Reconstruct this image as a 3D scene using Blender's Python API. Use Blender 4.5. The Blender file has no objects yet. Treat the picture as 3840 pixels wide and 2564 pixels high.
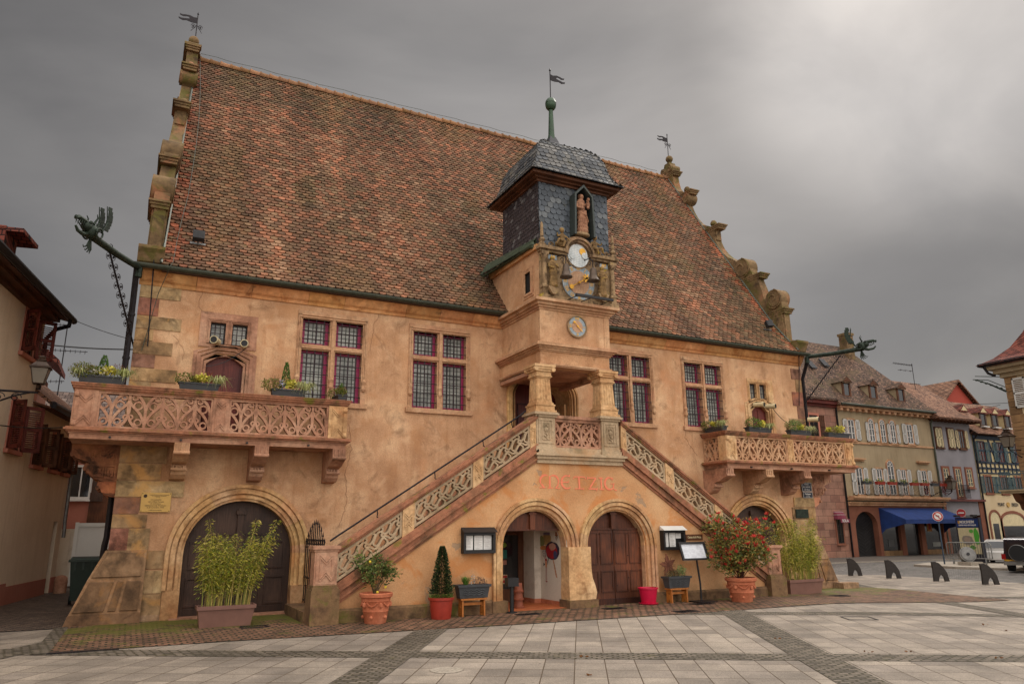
import bpy, bmesh, math, random
from mathutils import Vector, Matrix, noise
from mathutils.geometry import tessellate_polygon
PI = math.pi
S = 1.4                      # one drawing unit of this file is 1.4 m
R = random.Random(7)
SC = bpy.context.scene
COL = SC.collection
def srgb(v):
    v /= 255.0
    return v/12.92 if v <= .04045 else ((v+.055)/1.055)**2.4
def c(r, g, b): return (srgb(r), srgb(g), srgb(b))
def lerp(a, b, t): return a+(b-a)*t
def sm(a, b, x):
    t = max(0, min(1, (x-a)/(b-a))); return t*t*(3-2*t)
def gz(x): return -.15*sm(4, 10, x)*(1-sm(16, 20, x))

# ------------------------------------------------------------------ materials
class NT:
    def __init__(s, name):
        s.m = bpy.data.materials.new(name); s.m.use_nodes = True
        s.t = s.m.node_tree; s.N = s.t.nodes; s.L = s.t.links
        s.b = s.N['Principled BSDF']
        s.tc = s.N.new('ShaderNodeTexCoord')
        mp = s.N.new('ShaderNodeMapping'); mp.inputs['Scale'].default_value = (1/S,)*3
        s.L.new(s.tc.outputs['Object'], mp.inputs['Vector']); s.co = mp.outputs['Vector']
    def n(s, t, **k):
        x = s.N.new(t)
        for a, v in k.items():
            if a.startswith('_'): setattr(x, a[1:], v)
            else:
                i = x.inputs[a.replace('9', ' ')]
                if hasattr(v, 'is_output'): s.L.new(v, i)
                else: i.default_value = v
        return x
    def noise(s, scale, detail=4, rough=.55, vec=None, dist=0):
        return s.n('ShaderNodeTexNoise', Vector=vec or s.co, Scale=scale, Detail=detail, Roughness=rough, Distortion=dist).outputs['Fac']
    def ramp(s, fac, stops, const=False):
        x = s.N.new('ShaderNodeValToRGB'); e = x.color_ramp.elements
        if const: x.color_ramp.interpolation = 'CONSTANT'
        while len(e) < len(stops): e.new(.5)
        for i, (p, col) in enumerate(stops):
            e[i].position = p
            if not hasattr(col, '__len__'): col = (col,)*3
            e[i].color = (*col, 1)
        s.L.new(fac, x.inputs['Fac']); return x.outputs['Color']
    def mix(s, fac, a, b, mode='MIX'):
        x = s.N.new('ShaderNodeMix'); x.data_type = 'RGBA'; x.blend_type = mode
        for i, v in ((0, fac), (6, a), (7, b)):
            if hasattr(v, 'is_output'): s.L.new(v, x.inputs[i])
            elif i == 0: x.inputs[0].default_value = v
            else: x.inputs[i].default_value = (*v, 1) if hasattr(v, '__len__') else (v, v, v, 1)
        return x.outputs[2]
    def math(s, op, a, b=0.0, clamp=False):
        x = s.N.new('ShaderNodeMath'); x.operation = op; x.use_clamp = clamp
        for i, v in enumerate((a, b)):
            if hasattr(v, 'is_output'): s.L.new(v, x.inputs[i])
            else: x.inputs[i].default_value = v
        return x.outputs[0]
    def attr(s): return s.n('ShaderNodeAttribute', _attribute_name='tint').outputs['Color']
    def done(s, col, rough=.85, bump=None, bstr=.3, bdist=.02, metal=0, spec=.3):
        if hasattr(col, 'is_output'): s.L.new(col, s.b.inputs['Base Color'])
        else: s.b.inputs['Base Color'].default_value = (*col, 1)
        if hasattr(rough, 'is_output'): s.L.new(rough, s.b.inputs['Roughness'])
        else: s.b.inputs['Roughness'].default_value = rough
        s.b.inputs['Metallic'].default_value = metal
        s.b.inputs['Specular IOR Level'].default_value = spec
        if bump is not None:
            bn = s.n('ShaderNodeBump', Height=bump, Strength=bstr, Distance=bdist)
            s.L.new(bn.outputs['Normal'], s.b.inputs['Normal'])
        return s.m

def stone(name, cols, scale=1.6, fine=18, bstr=.35, rough=.9, stain=None, tint=True, streak=None, amt=.35):
    m = NT(name)
    n1 = m.noise(scale, 5, .6)
    k = len(cols); col = m.ramp(n1, [(.3+.4*i/(k-1), cc) for i, cc in enumerate(cols)])
    f = m.noise(fine, 5, .65)
    col = m.mix(1, col, m.ramp(f, [(.25, 1-amt), (.75, 1+amt*.6)]), 'MULTIPLY')
    if streak:   # vertical run-off marks
        mp = m.n('ShaderNodeMapping', Vector=m.co, Scale=(3.2, 3.2, .35))
        sf = m.noise(1.5, 5, .6, vec=mp.outputs[0], dist=.6)
        col = m.mix(m.ramp(sf, [(.5, 0), (.72, streak[1])]), col, streak[0])
    for st in (stain or []):
        sf = m.noise(st[1], 6, .65, dist=.5)
        col = m.mix(m.ramp(sf, [(st[2], 0), (st[2]+st[3], st[4])]), col, st[0])
    if tint: col = m.mix(1, col, m.attr(), 'MULTIPLY')
    b = m.math('ADD', m.math('MULTIPLY', f, .6), m.math('MULTIPLY', m.noise(fine*3, 3), .4))
    return m.done(col, rough, b, bstr, .02)
def plain(name, col, rough=.5, metal=0, var=.15, sc=9, bstr=.08, tint=False, spec=.4):
    m = NT(name); f = m.noise(sc, 4)
    cc = m.mix(1, col, m.ramp(f, [(.3, 1-var), (.7, 1+var)]), 'MULTIPLY')
    if tint: cc = m.mix(1, cc, m.attr(), 'MULTIPLY')
    return m.done(cc, rough, f, bstr, .01, metal, spec)
M = {}
DK = c(70, 50, 34)
M['plaster'] = stone('plaster', [c(166, 124, 90), c(198, 154, 116), c(220, 182, 142)], 1.1, 34, .8, .95,
    stain=[(c(178, 128, 86), 1.3, .5, .16, .55), (c(222, 184, 146), 2.3, .55, .14, .42), (c(118, 84, 58), 2.2, .545, .15, .6), (c(196, 130, 84), .5, .56, .12, .4)], streak=(c(150, 104, 70), .42), amt=.26)
def stair_plaster():
    m = NT('stair_plaster')
    n1 = m.noise(.9, 5, .6)
    col = m.ramp(n1, [(.3, c(178, 128, 86)), (.5, c(194, 146, 102)), (.7, c(206, 164, 120))])
    f = m.noise(34, 5, .65)
    col = m.mix(1, col, m.ramp(f, [(.25, .8), (.75, 1.12)]), 'MULTIPLY')
    col = m.mix(m.ramp(m.noise(1.5, 5, .6, dist=.6), [(.52, 0), (.6, .55)]), col, c(186, 116, 58))
    pt = m.ramp(m.noise(1.05, 6, .6, dist=.4), [(.615, 0), (.63, 1)])
    col = m.mix(m.math('MULTIPLY', pt, .75), col, c(150, 128, 104))
    sep = m.n('ShaderNodeSeparateXYZ', Vector=m.co)
    mz = m.math('SUBTRACT', m.math('MULTIPLY', m.noise(2.2, 6), 1.1), m.math('MULTIPLY', sep.outputs['Z'], 1.15))
    col = m.mix(m.ramp(mz, [(.1, 0), (.45, .7)]), col, c(128, 96, 62))
    b = m.math('ADD', m.math('MULTIPLY', f, .5), m.math('MULTIPLY', pt, -.5))
    return m.done(col, .95, b, .5, .02)
M['stair_plaster'] = stair_plaster()
M['redstone'] = stone('red_sandstone', [c(140, 98, 76), c(170, 124, 98), c(190, 150, 122)], 1.3, 14, .4, .9,
    stain=[(c(92, 68, 50), 2.2, .53, .14, .75), (c(206, 150, 116), 3, .6, .1, .5)])
M['cap'] = stone('mossy_sandstone', [c(124, 82, 60), c(164, 110, 82), c(138, 98, 72)], 2.4, 16, .5, .95,
    stain=[(c(72, 60, 42), 2.1, .5, .14, .7), (c(112, 108, 36), 3.2, .57, .08, .8)])
M['yellowstone'] = stone('yellow_sandstone', [c(172, 128, 86), c(200, 160, 114), c(214, 180, 138)], 1.5, 12, .4, .9,
    stain=[(c(112, 74, 42), 1.8, .55, .14, .75), (c(188, 118, 70), 1.2, .52, .2, .5)])
M['ochre'] = stone('ochre_cornice_stone', [c(174, 120, 76), c(200, 148, 98), c(212, 168, 122)], 1.7, 9, .3, .9,
    stain=[(c(140, 80, 34), 2.4, .55, .12, .7), (c(96, 66, 40), 2.6, .62, .08, .7)])
M['greystone'] = stone('grey_sandstone', [c(146, 124, 96), c(176, 152, 122), c(192, 168, 136)], 1.6, 20, .35, .9,
    stain=[(c(98, 92, 66), 1.9, .54, .14, .6), (c(186, 140, 96), 1.2, .55, .15, .5)])
M['frame'] = stone('window_stone', [c(162, 120, 86), c(188, 146, 110), c(202, 166, 130)], 2.1, 16, .35, .9,
    stain=[(c(104, 72, 48), 2.5, .56, .12, .6), (c(190, 132, 104), 1.1, .5, .2, .5)])
M['rough'] = stone('rough_masonry', [c(104, 82, 62), c(154, 122, 92), c(182, 150, 118)], 2.2, 9, .9, .95,
    stain=[(c(64, 48, 34), 2.3, .53, .14, .68), (c(192, 140, 84), 1.4, .55, .1, .6)])
M['plinth'] = stone('mossy_plinth', [c(88, 66, 48), c(122, 94, 66), c(112, 90, 60)], 2.5, 12, .6, .95,
    stain=[(c(94, 94, 34), 2.6, .55, .14, .75), (c(48, 38, 26), 1.8, .56, .1, .7)])
M['gable'] = stone('lichened_sandstone', [c(88, 70, 48), c(122, 98, 68), c(138, 112, 80)], 1.8, 12, .5, .95,
    stain=[(c(88, 84, 36), 1.9, .5, .12, .8), (c(60, 46, 34), 2.6, .56, .12, .8), (c(160, 104, 76), 1.1, .56, .1, .6)])
M['carved'] = stone('dark_carved_stone', [c(92, 58, 40), c(132, 84, 58), c(158, 106, 70)], 2.6, 10, .8, .9,
    stain=[(c(52, 36, 26), 3.2, .5, .1, .8)])
M['clockstone'] = stone('clock_stone', [c(110, 88, 62), c(150, 124, 92), c(168, 140, 104)], 4, 22, .5, .95,
    stain=[(c(70, 54, 38), 6, .52, .1, .8), (c(156, 134, 40), 3.4, .62, .06, .8)])
M['statue'] = stone('statue_stone', [c(116, 78, 58), c(156, 112, 86), c(168, 124, 94)], 5, 26, .5, .9, stain=[(c(70, 50, 38), 8, .55, .1, .6)], tint=False)
M['angel'] = stone('weathered_figure_stone', [c(96, 74, 46), c(132, 104, 66), c(150, 116, 78)], 5, 26, .5, .9,
    stain=[(c(150, 124, 36), 5, .55, .08, .9), (c(58, 44, 30), 7, .55, .1, .7)], tint=False)
def tile_mat(name, v=.3, sc=22):
    m = NT(name); f = m.noise(sc, 4, .6)
    col = m.mix(1, m.attr(), m.ramp(f, [(.3, 1-v), (.7, 1+v)]), 'MULTIPLY')
    col = m.mix(m.ramp(m.noise(3.2, 6, .7), [(.6, 0), (.72, .5)]), col, c(104, 96, 50))
    return m.done(col, .88, f, .4, .01, 0, .3)
M['tile'] = tile_mat('clay_tiles')
M['slate'] = tile_mat('slate_shingles', .25, 30)
M['slate'].node_tree.nodes['Principled BSDF'].inputs['Roughness'].default_value = .5
M['tinted'] = plain('tinted', (1, 1, 1), .8, 0, .12, 14, .15, True)
M['paint'] = plain('tinted_gloss', (1, 1, 1), .4, 0, .06, 14, .03, True)
M['gutter'] = plain('painted_gutter', c(66, 70, 58), .45, .3, .2)
M['copper'] = plain('green_copper', c(64, 74, 56), .6, .3, .5, 12, .3)
M['bronze'] = plain('dark_bronze', c(84, 70, 58), .45, .5, .3, 10, .2)
M['verdigris'] = plain('dark_verdigris', c(36, 46, 36), .6, .4, .6, 10, .4)
M['finial'] = plain('green_painted_copper', c(44, 66, 44), .4, .2, .35, 8, .15)
M['iron'] = plain('wrought_iron', c(36, 32, 34), .5, .6, .2)
M['black'] = plain('black_paint', c(30, 28, 28), .5, .1, .2)
M['fin'] = plain('cast_iron_black', c(44, 38, 34), .7, .2, .25, 14, .2)
M['grille'] = plain('grille_iron', c(58, 48, 50), .5, .5, .2)
M['magenta'] = plain('magenta_paint', c(142, 22, 72), .45, 0, .15, 6)
M['dimdark'] = plain('dark_interior', c(22, 19, 17), .95, 0, .1)
def glass(name, col, rough=.12):
    m = NT(name); f = m.noise(2.2, 3)
    return m.done(m.mix(1, col, m.ramp(f, [(.35, .55), (.65, 1.3)]), 'MULTIPLY'), rough, m.noise(5, 2), .05, .01, 0, .7)
M['pane'] = glass('leaded_glass', c(144, 144, 134), .3)
M['darkglass'] = glass('dark_glass', c(32, 32, 34), .08)
def wood(name, a, b, rough=.5):
    m = NT(name)
    mp = m.n('ShaderNodeMapping', Vector=m.co, Scale=(14, 14, .9))
    f = m.noise(3, 5, .65, vec=mp.outputs[0], dist=.4)
    col = m.mix(m.ramp(f, [(.3, 0), (.7, 1)]), a, b)
    col = m.mix(m.ramp(m.noise(1.3, 4), [(.4, 0), (.65, .7)]), col, tuple(x*.5 for x in a))
    return m.done(m.mix(1, col, m.attr(), 'MULTIPLY'), rough, f, .25, .01)
M['wood_red'] = wood('stained_oak', c(68, 38, 24), c(124, 68, 40), .5)
M['wood_dark'] = wood('dark_oak', c(54, 38, 30), c(88, 64, 50), .6)
M['wood_maroon'] = wood('maroon_boards', c(84, 32, 26), c(116, 52, 40), .5)
M['wood_brown'] = wood('brown_timber', c(74, 44, 26), c(112, 68, 42), .7)
M['wood_pine'] = wood('varnished_pine', c(150, 86, 34), c(190, 120, 54), .45)
M['terracotta'] = stone('terracotta', [c(160, 88, 58), c(184, 108, 76), c(194, 124, 92)], 3, 24, .2, .8, stain=[(c(150, 82, 56), 2, .55, .1, .5)], amt=.15)
M['redplastic'] = plain('red_plastic', c(150, 50, 36), .5, 0, .12)
M['brownplastic'] = plain('brown_plastic', c(118, 84, 72), .55, 0, .12, 5)
M['greyplastic'] = plain('slate_plastic', c(60, 62, 64), .55, 0, .12)
M['pink'] = plain('magenta_plastic', c(186, 18, 58), .4, 0, .08)
M['cream'] = plain('cream_enamel', c(196, 180, 140), .5, 0, .15)
M['steel'] = plain('galvanised_steel', c(112, 110, 106), .45, .5, .25)
M['soil'] = plain('soil', c(52, 38, 28), .95, 0, .3, 30, .5)
def leaf():
    m = NT('leaf'); f = m.noise(24, 2)
    col = m.mix(1, m.attr(), m.ramp(f, [(.3, .8), (.7, 1.2)]), 'MULTIPLY')
    m.done(col, .55, None, 0, 0, 0, .35)
    m.b.inputs['Subsurface Weight'].default_value = 0
    tr = m.n('ShaderNodeBsdfTranslucent', Color=col); mx = m.n('ShaderNodeMixShader', Fac=.3)
    m.L.new(m.b.outputs[0], mx.inputs[1]); m.L.new(tr.outputs[0], mx.inputs[2])
    m.L.new(mx.outputs[0], m.N['Material Output'].inputs['Surface']); return m.m
M['leaf'] = leaf()
def pave(name, ang, w, h, cols, mort, mw=.012, moss=None, off=0., bump=.5, speck=.5, dist=0, rough=.8, freq=2, spc=None):
    m = NT(name)
    vec = m.co
    if dist:
        nz = m.n('ShaderNodeTexNoise', Vector=m.co, Scale=3.0, Detail=2)
        vec = m.n('ShaderNodeVectorMath', _operation='MULTIPLY_ADD').outputs[0]
        vm = vec.node; m.L.new(nz.outputs['Color'], vm.inputs[0]); vm.inputs[1].default_value = (dist,)*3; m.L.new(m.co, vm.inputs[2])
    mp = m.n('ShaderNodeMapping', Vector=vec, Rotation=(0, 0, math.radians(ang)))
    br = m.n('ShaderNodeTexBrick', Vector=mp.outputs[0], Scale=1, Color1=(0, 0, 0, 1), Color2=(1, 1, 1, 1), Mortar=(.5, .5, .5, 1))
    br.inputs['Mortar Size'].default_value = mw; br.inputs['Mortar Smooth'].default_value = .3
    br.inputs['Brick Width'].default_value = w; br.inputs['Row Height'].default_value = h
    br.offset = off; br.offset_frequency = freq; br.inputs['Bias'].default_value = 0
    k = len(cols); col = m.ramp(br.outputs['Color'], [(i/(k-1), cc) for i, cc in enumerate(cols)])
    f = m.noise(60, 3, .7); f2 = m.noise(1.2, 6, .65)
    col = m.mix(1, col, m.ramp(f, [(.35, 1-speck*.6), (.65, 1+speck*.5)]), 'MULTIPLY')
    col = m.mix(1, col, m.ramp(f2, [(.3, .62), (.7, 1.2)]), 'MULTIPLY')
    col = m.mix(m.ramp(m.noise(.45, 5, .7, dist=1.0), [(.52, 0), (.62, .3)]), col, tuple(x*.45 for x in cols[0]))
    col = m.mix(m.ramp(m.noise(14, 2, .5), [(.72, 0), (.74, .7)]), col, tuple(x*.3 for x in cols[0]))
    col = m.mix(m.ramp(m.noise(9, 5, .75), [(.62, 0), (.7, .35)]), col, tuple(x*.6 for x in cols[0]))
    col = m.mix(br.outputs['Fac'], col, mort)
    if moss:
        mf = m.noise(moss[1], 6, .7)
        if len(moss) > 5:
            sep = m.n('ShaderNodeSeparateXYZ', Vector=m.co)
            mf = m.math('ADD', mf, m.ramp(m.math('ADD', m.math('MULTIPLY', sep.outputs['Y'], .25), 1.0), [(.3, 0), (.75, .2)]))
        col = m.mix(m.ramp(mf, [(moss[2], 0), (moss[2]+moss[3], moss[4])]), col, moss[0])
    b = m.math('ADD', m.math('MULTIPLY', br.outputs['Fac'], -1), m.math('MULTIPLY', f, .35))
    return m.done(col, rough, b, bump, .015, 0, .35)
M['slab'] = pave('granite_slabs', 32, .38, .455, [c(122, 112, 101), c(154, 142, 127), c(138, 127, 115)], c(74, 60, 44), .008, (c(120, 106, 84), 2.0, .62, .1, .35), 0., .4, .5)
M['cobble'] = pave('cobble_band', 32, .14, .085, [c(78, 70, 62), c(132, 120, 106), c(104, 95, 85)], c(58, 52, 34), .017, (c(84, 80, 34), 3, .6, .1, .6), .5, .9, .5, .05)
M['street'] = pave('street_cobbles', 58, .11, .09, [c(92, 88, 84), c(128, 122, 116), c(110, 106, 102)], c(60, 56, 50), .012, None, .5, .8, .4, .03)
M['lane'] = pave('lane_cobbles', 10, .12, .09, [c(84, 68, 58), c(128, 108, 92), c(104, 88, 76)], c(44, 36, 30), .016, None, .5, .9, .5, .06)
M['apron'] = pave('red_sett_paving', 0, .17, .125, [c(84, 60, 46), c(146, 106, 82), c(112, 80, 60)], c(44, 40, 22), .02, (c(90, 92, 26), 1.6, .57, .12, .8, 1), .5, .8, .5, .035)
M['terra_floor'] = pave('terracotta_floor', 0, .2, .2, [c(170, 84, 40), c(190, 104, 56)], c(110, 70, 44), .005, None, 0., .1, .2)
M['asphalt'] = plain('asphalt', c(92, 84, 76), .9, 0, .25, 40, .3)
M['kerb'] = plain('kerb_granite', c(150, 140, 126), .85, 0, .25, 20, .3)
def rooftex(name, cols, w=.12, h=.1, moss=None, v=.25):
    m = NT(name)
    mp = m.n('ShaderNodeMapping', Vector=m.co, Rotation=(math.radians(-60), 0, 0))
    br = m.n('ShaderNodeTexBrick', Vector=mp.outputs[0], Scale=1, Color1=(0, 0, 0, 1), Color2=(1, 1, 1, 1), Mortar=(.5, .5, .5, 1))
    br.inputs['Mortar Size'].default_value = .012; br.inputs['Brick Width'].default_value = w; br.inputs['Row Height'].default_value = h
    br.offset = .5
    col = m.ramp(br.outputs['Color'], [(i/(len(cols)-1), cc) for i, cc in enumerate(cols)])
    col = m.mix(1, col, m.ramp(m.noise(1.2, 5), [(.3, .7), (.7, 1.2)]), 'MULTIPLY')
    col = m.mix(m.ramp(m.noise(7, 3, .7), [(.64, 0), (.7, .6)]), col, cols[-1])
    col = m.mix(br.outputs['Fac'], col, c(34, 22, 18))
    if moss: col = m.mix(m.ramp(m.noise(.9, 6, .7), [(.5, 0), (.65, .7)]), col, moss)
    return m.done(col, .9, m.math('MULTIPLY', br.outputs['Fac'], -1), .7, .02)
M['roofB'] = rooftex('brown_tile_roof', [c(70, 54, 44), c(94, 72, 58), c(138, 106, 86)], .14, .1, c(84, 70, 44))
M['roofC'] = rooftex('orange_tile_roof', [c(102, 72, 56), c(134, 96, 74), c(154, 116, 92)], .16, .12)
M['roofR'] = rooftex('red_tile_roof', [c(84, 40, 34), c(116, 60, 48), c(132, 74, 60)], .16, .12)
M['pantile'] = rooftex('brown_pantiles', [c(78, 64, 58), c(104, 88, 80), c(120, 104, 94)], .2, .26)
def wallm(name, a, b, **k): return stone(name, [a, tuple((x+y)/2 for x, y in zip(a, b)), b], .8, 30, .25, .95, tint=False, amt=.1, **k)
M['creamwall'] = wallm('cream_render', c(148, 130, 102), c(168, 150, 120), streak=(c(116, 102, 80), .4))
M['mauvewall'] = wallm('mauve_render', c(122, 119, 122), c(140, 136, 139))
M['timberwall'] = wallm('pale_yellow_render', c(182, 164, 124), c(198, 180, 140))
M['beigewall'] = wallm('beige_render', c(186, 164, 128), c(202, 182, 148))
M['leftwall'] = wallm('left_house_render', c(210, 190, 162), c(226, 208, 182), streak=(c(176, 152, 124), .25))
M['pinkwall'] = wallm('pink_render', c(166, 104, 86), c(182, 120, 100))
M['whitewall'] = wallm('white_render', c(196, 184, 166), c(212, 202, 186), stain=[(c(150, 130, 110), 2, .58, .1, .4)])
M['pinkblocks'] = pave('pink_stone_blocks', 0, .7, .36, [c(128, 88, 74), c(160, 120, 100), c(150, 104, 86)], c(84, 60, 50), .012, None, .5, .3, .2)
M['brownblocks'] = pave('brown_stone_blocks', 0, .6, .36, [c(118, 90, 60), c(150, 116, 78), c(136, 104, 72)], c(84, 60, 44), .012, None, .5, .3, .2)
for k in ('pinkblocks', 'brownblocks'):     # walls: rows follow z
    mm = M[k].node_tree
    for nd in mm.nodes:
        if nd.type == 'MAPPING' and abs(nd.inputs['Scale'].default_value[0]-1) < 1e-6:
            nd.inputs['Rotation'].default_value = (PI/2, 0, 0) if k == 'pinkblocks' else (PI/2, 0, PI/2)
M['shopstone'] = wallm('red_shop_stone', c(112, 68, 52), c(138, 90, 70))
M['white'] = plain('white_paint', c(206, 202, 194), .5, 0, .08)
M['shutw'] = plain('white_shutter', c(196, 194, 188), .5, 0, .08)
M['awning'] = plain('blue_canvas', c(24, 50, 104), .8, 0, .25, 3)
M['awnred'] = plain('burgundy_canvas', c(120, 50, 66), .8, 0, .15, 3)
M['stackpot'] = plain('brown_clay', c(124, 66, 44), .7, 0, .2)
M['bluegreen'] = plain('teal_shutter', c(66, 88, 92), .6, 0, .2, 8)
M['beam'] = plain('dark_blue_beam', c(30, 42, 56), .7, 0, .2, 8)
M['ink2'] = plain('crack_line', c(126, 88, 62), .9, 0, .1)  # brown tone of the crack lines in the render
M['paper'] = plain('paper', c(186, 184, 176), .6, 0, .04)
M['brass'] = plain('brass_plate', c(184, 146, 78), .4, .3, .12, 3)
M['ink'] = plain('ink', c(54, 38, 22), .7, 0, .1)
M['salmon'] = plain('salmon_paint', c(224, 126, 94), .9, 0, .08, 30)
M['gold'] = plain('gilding', c(214, 160, 62), .35, .6, .15)
M['dial'] = stone('dial_blue', [c(118, 134, 142), c(146, 158, 164), c(168, 174, 176)], 6, 30, .2, .7, tint=False, amt=.2)
M['dialpale'] = stone('dial_pale', [c(188, 196, 196), c(208, 212, 210), c(220, 222, 218)], 6, 30, .1, .6, tint=False, amt=.08)
M['dialpink'] = stone('dial_pink', [c(164, 126, 96), c(184, 144, 112), c(192, 156, 124)], 6, 30, .2, .8, tint=False, amt=.15)
M['carpaint'] = plain('dark_car_paint', c(40, 34, 40), .25, .3, .05, 3, 0)
M['carwhite'] = plain('white_car_paint', c(190, 186, 180), .25, .1, .05, 3, 0)
M['rubber'] = plain('rubber', c(20, 20, 20), .8, 0, .1)
M['taillight'] = plain('red_lens', c(130, 20, 22), .2, 0, .1)
M['greenbin'] = plain('green_bin_plastic', c(30, 46, 36), .5, 0, .15)
M['metalwhite'] = plain('white_sheet_metal', c(206, 206, 200), .4, .1, .06, 1.5)

# ------------------------------------------------------------------ mesh builder
class MB:
    def __init__(s): s.v = []; s.f = []; s.c = []; s.cur = (1, 1, 1)
    def add(s, vs, fs, col=None):
        o = len(s.v); s.v += [tuple(p) for p in vs]
        s.f += [[i+o for i in f] for f in fs]; s.c += [col or s.cur]*len(fs); return s
    def box(s, x0, x1, y0, y1, z0, z1, col=None):
        v = [(x, y, z) for z in (z0, z1) for y in (y0, y1) for x in (x0, x1)]
        return s.add(v, [(0, 2, 3, 1), (4, 5, 7, 6), (0, 1, 5, 4), (2, 6, 7, 3), (0, 4, 6, 2), (1, 3, 7, 5)], col)
    def obox(s, o, ax, ay, az, col=None):   # oriented box from a corner and three edge vectors
        o, ax, ay, az = map(Vector, (o, ax, ay, az))
        v = [o+ax*i+ay*j+az*k for k in (0, 1) for j in (0, 1) for i in (0, 1)]
        return s.add(v, [(0, 2, 3, 1), (4, 5, 7, 6), (0, 1, 5, 4), (2, 6, 7, 3), (0, 4, 6, 2), (1, 3, 7, 5)], col)
    def prism(s, poly, ax, a0, a1, col=None):
        def P(p, a): return {'y': (p[0], a, p[1]), 'x': (a, p[0], p[1]), 'z': (p[0], p[1], a)}[ax]
        n = len(poly); v = [P(p, a0) for p in poly]+[P(p, a1) for p in poly]
        tr = tessellate_polygon([[Vector((p[0], p[1], 0)) for p in poly]])
        fs = [list(t) for t in tr]+[[i+n for i in t] for t in tr]
        fs += [(i, (i+1) % n, (i+1) % n+n, i+n) for i in range(n)]
        return s.add(v, fs, col)
    def plate(s, outer, holes, ax, a0, a1, col=None, front_only=False):
        def P(p, a): return {'y': (p[0], a, p[1]), 'x': (a, p[0], p[1]), 'z': (p[0], p[1], a)}[ax]
        loops = [outer]+holes; flat = [p for l in loops for p in l]; n = len(flat)
        tr = tessellate_polygon([[Vector((p[0], p[1], 0)) for p in l] for l in loops])
        v = [P(p, a0) for p in flat]+[P(p, a1) for p in flat]
        fs = [list(t) for t in tr]+[[i+n for i in t] for t in tr]; o = 0
        for l in loops:
            k = len(l)
            fs += [(o+i, o+(i+1) % k, o+(i+1) % k+n, o+i+n) for i in range(k)]; o += k
        return s.add(v, fs, col)
    def tube(s, pts, r, n=6, col=None, r1=None, closed=False):
        pts = [Vector(p) for p in pts]; m = len(pts); vs = []; up = None
        for i, p in enumerate(pts):
            a = pts[(i-1) % m] if closed else pts[max(0, i-1)]; b = pts[(i+1) % m] if closed else pts[min(m-1, i+1)]
            t = (b-a).normalized()
            if up is None: up = t.orthogonal().normalized()
            up = (up-t*up.dot(t)); up = up.normalized() if up.length > 1e-6 else t.orthogonal().normalized()
            w = t.cross(up); rr = r if r1 is None else lerp(r, r1, i/max(1, m-1))
            vs += [p+(up*math.cos(q)+w*math.sin(q))*rr for q in (2*PI*k/n for k in range(n))]
        fs = []
        for i in range(m if closed else m-1):
            j = (i+1) % m
            fs += [(i*n+k, i*n+(k+1) % n, j*n+(k+1) % n, j*n+k) for k in range(n)]
        if not closed: fs += [list(range(n))[::-1], [(m-1)*n+k for k in range(n)]]
        return s.add(vs, fs, col)
    def strip(s, pts, nrm, w, d, col=None):   # rectangular bar along pts; nrm = out-of-plane axis, w in-plane width, d depth
        pts = [Vector(p) for p in pts]; nrm = Vector(nrm).normalized(); m = len(pts); vs = []
        for i, p in enumerate(pts):
            t = (pts[min(m-1, i+1)]-pts[max(0, i-1)]); t = t.normalized() if t.length > 1e-9 else Vector((1, 0, 0))
            sd = t.cross(nrm).normalized()
            vs += [p+sd*w/2*a+nrm*d/2*b for a, b in ((-1, -1), (1, -1), (1, 1), (-1, 1))]
        fs = [(i*4+k, i*4+(k+1) % 4, i*4+4+(k+1) % 4, i*4+4+k) for i in range(m-1) for k in range(4)]
        fs += [(3, 2, 1, 0), ((m-1)*4, (m-1)*4+1, (m-1)*4+2, (m-1)*4+3)]
        return s.add(vs, fs, col)
    def lathe(s, prof, o=(0, 0, 0), n=24, col=None, axis='z', sx=1, sy=1):
        vs = []
        for r, z in prof:
            for k in range(n):
                q = 2*PI*k/n; a, b = r*math.cos(q)*sx, r*math.sin(q)*sy
                p = {'z': (a, b, z), 'y': (a, z, b), 'x': (z, a, b)}[axis]; vs.append((o[0]+p[0], o[1]+p[1], o[2]+p[2]))
        m = len(prof); fs = [(i*n+k, i*n+(k+1) % n, (i+1)*n+(k+1) % n, (i+1)*n+k) for i in range(m-1) for k in range(n)]
        fs += [list(range(n))[::-1], [(m-1)*n+k for k in range(n)]]
        return s.add(vs, fs, col)
    def ell(s, ctr, rad, n=10, col=None, rot=None):
        if not hasattr(rad, '__len__'): rad = (rad,)*3
        vs = []; fs = []; m = max(5, n//2+1)
        for i in range(m):
            ph = PI*(i+.0)/(m-1)
            for k in range(n):
                q = 2*PI*k/n
                p = Vector((rad[0]*math.sin(ph)*math.cos(q), rad[1]*math.sin(ph)*math.sin(q), rad[2]*math.cos(ph)))
                if rot: p = rot @ p
                vs.append(p+Vector(ctr))
        fs = [(i*n+k, i*n+(k+1) % n, (i+1)*n+(k+1) % n, (i+1)*n+k) for i in range(m-1) for k in range(n)]
        return s.add(vs, fs, col)
    def quad(s, a, b, cc, d, col=None): return s.add([a, b, cc, d], [(0, 1, 2, 3)], col)
    def poly(s, pts, col=None): return s.add(pts, [list(range(len(pts)))], col)
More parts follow.
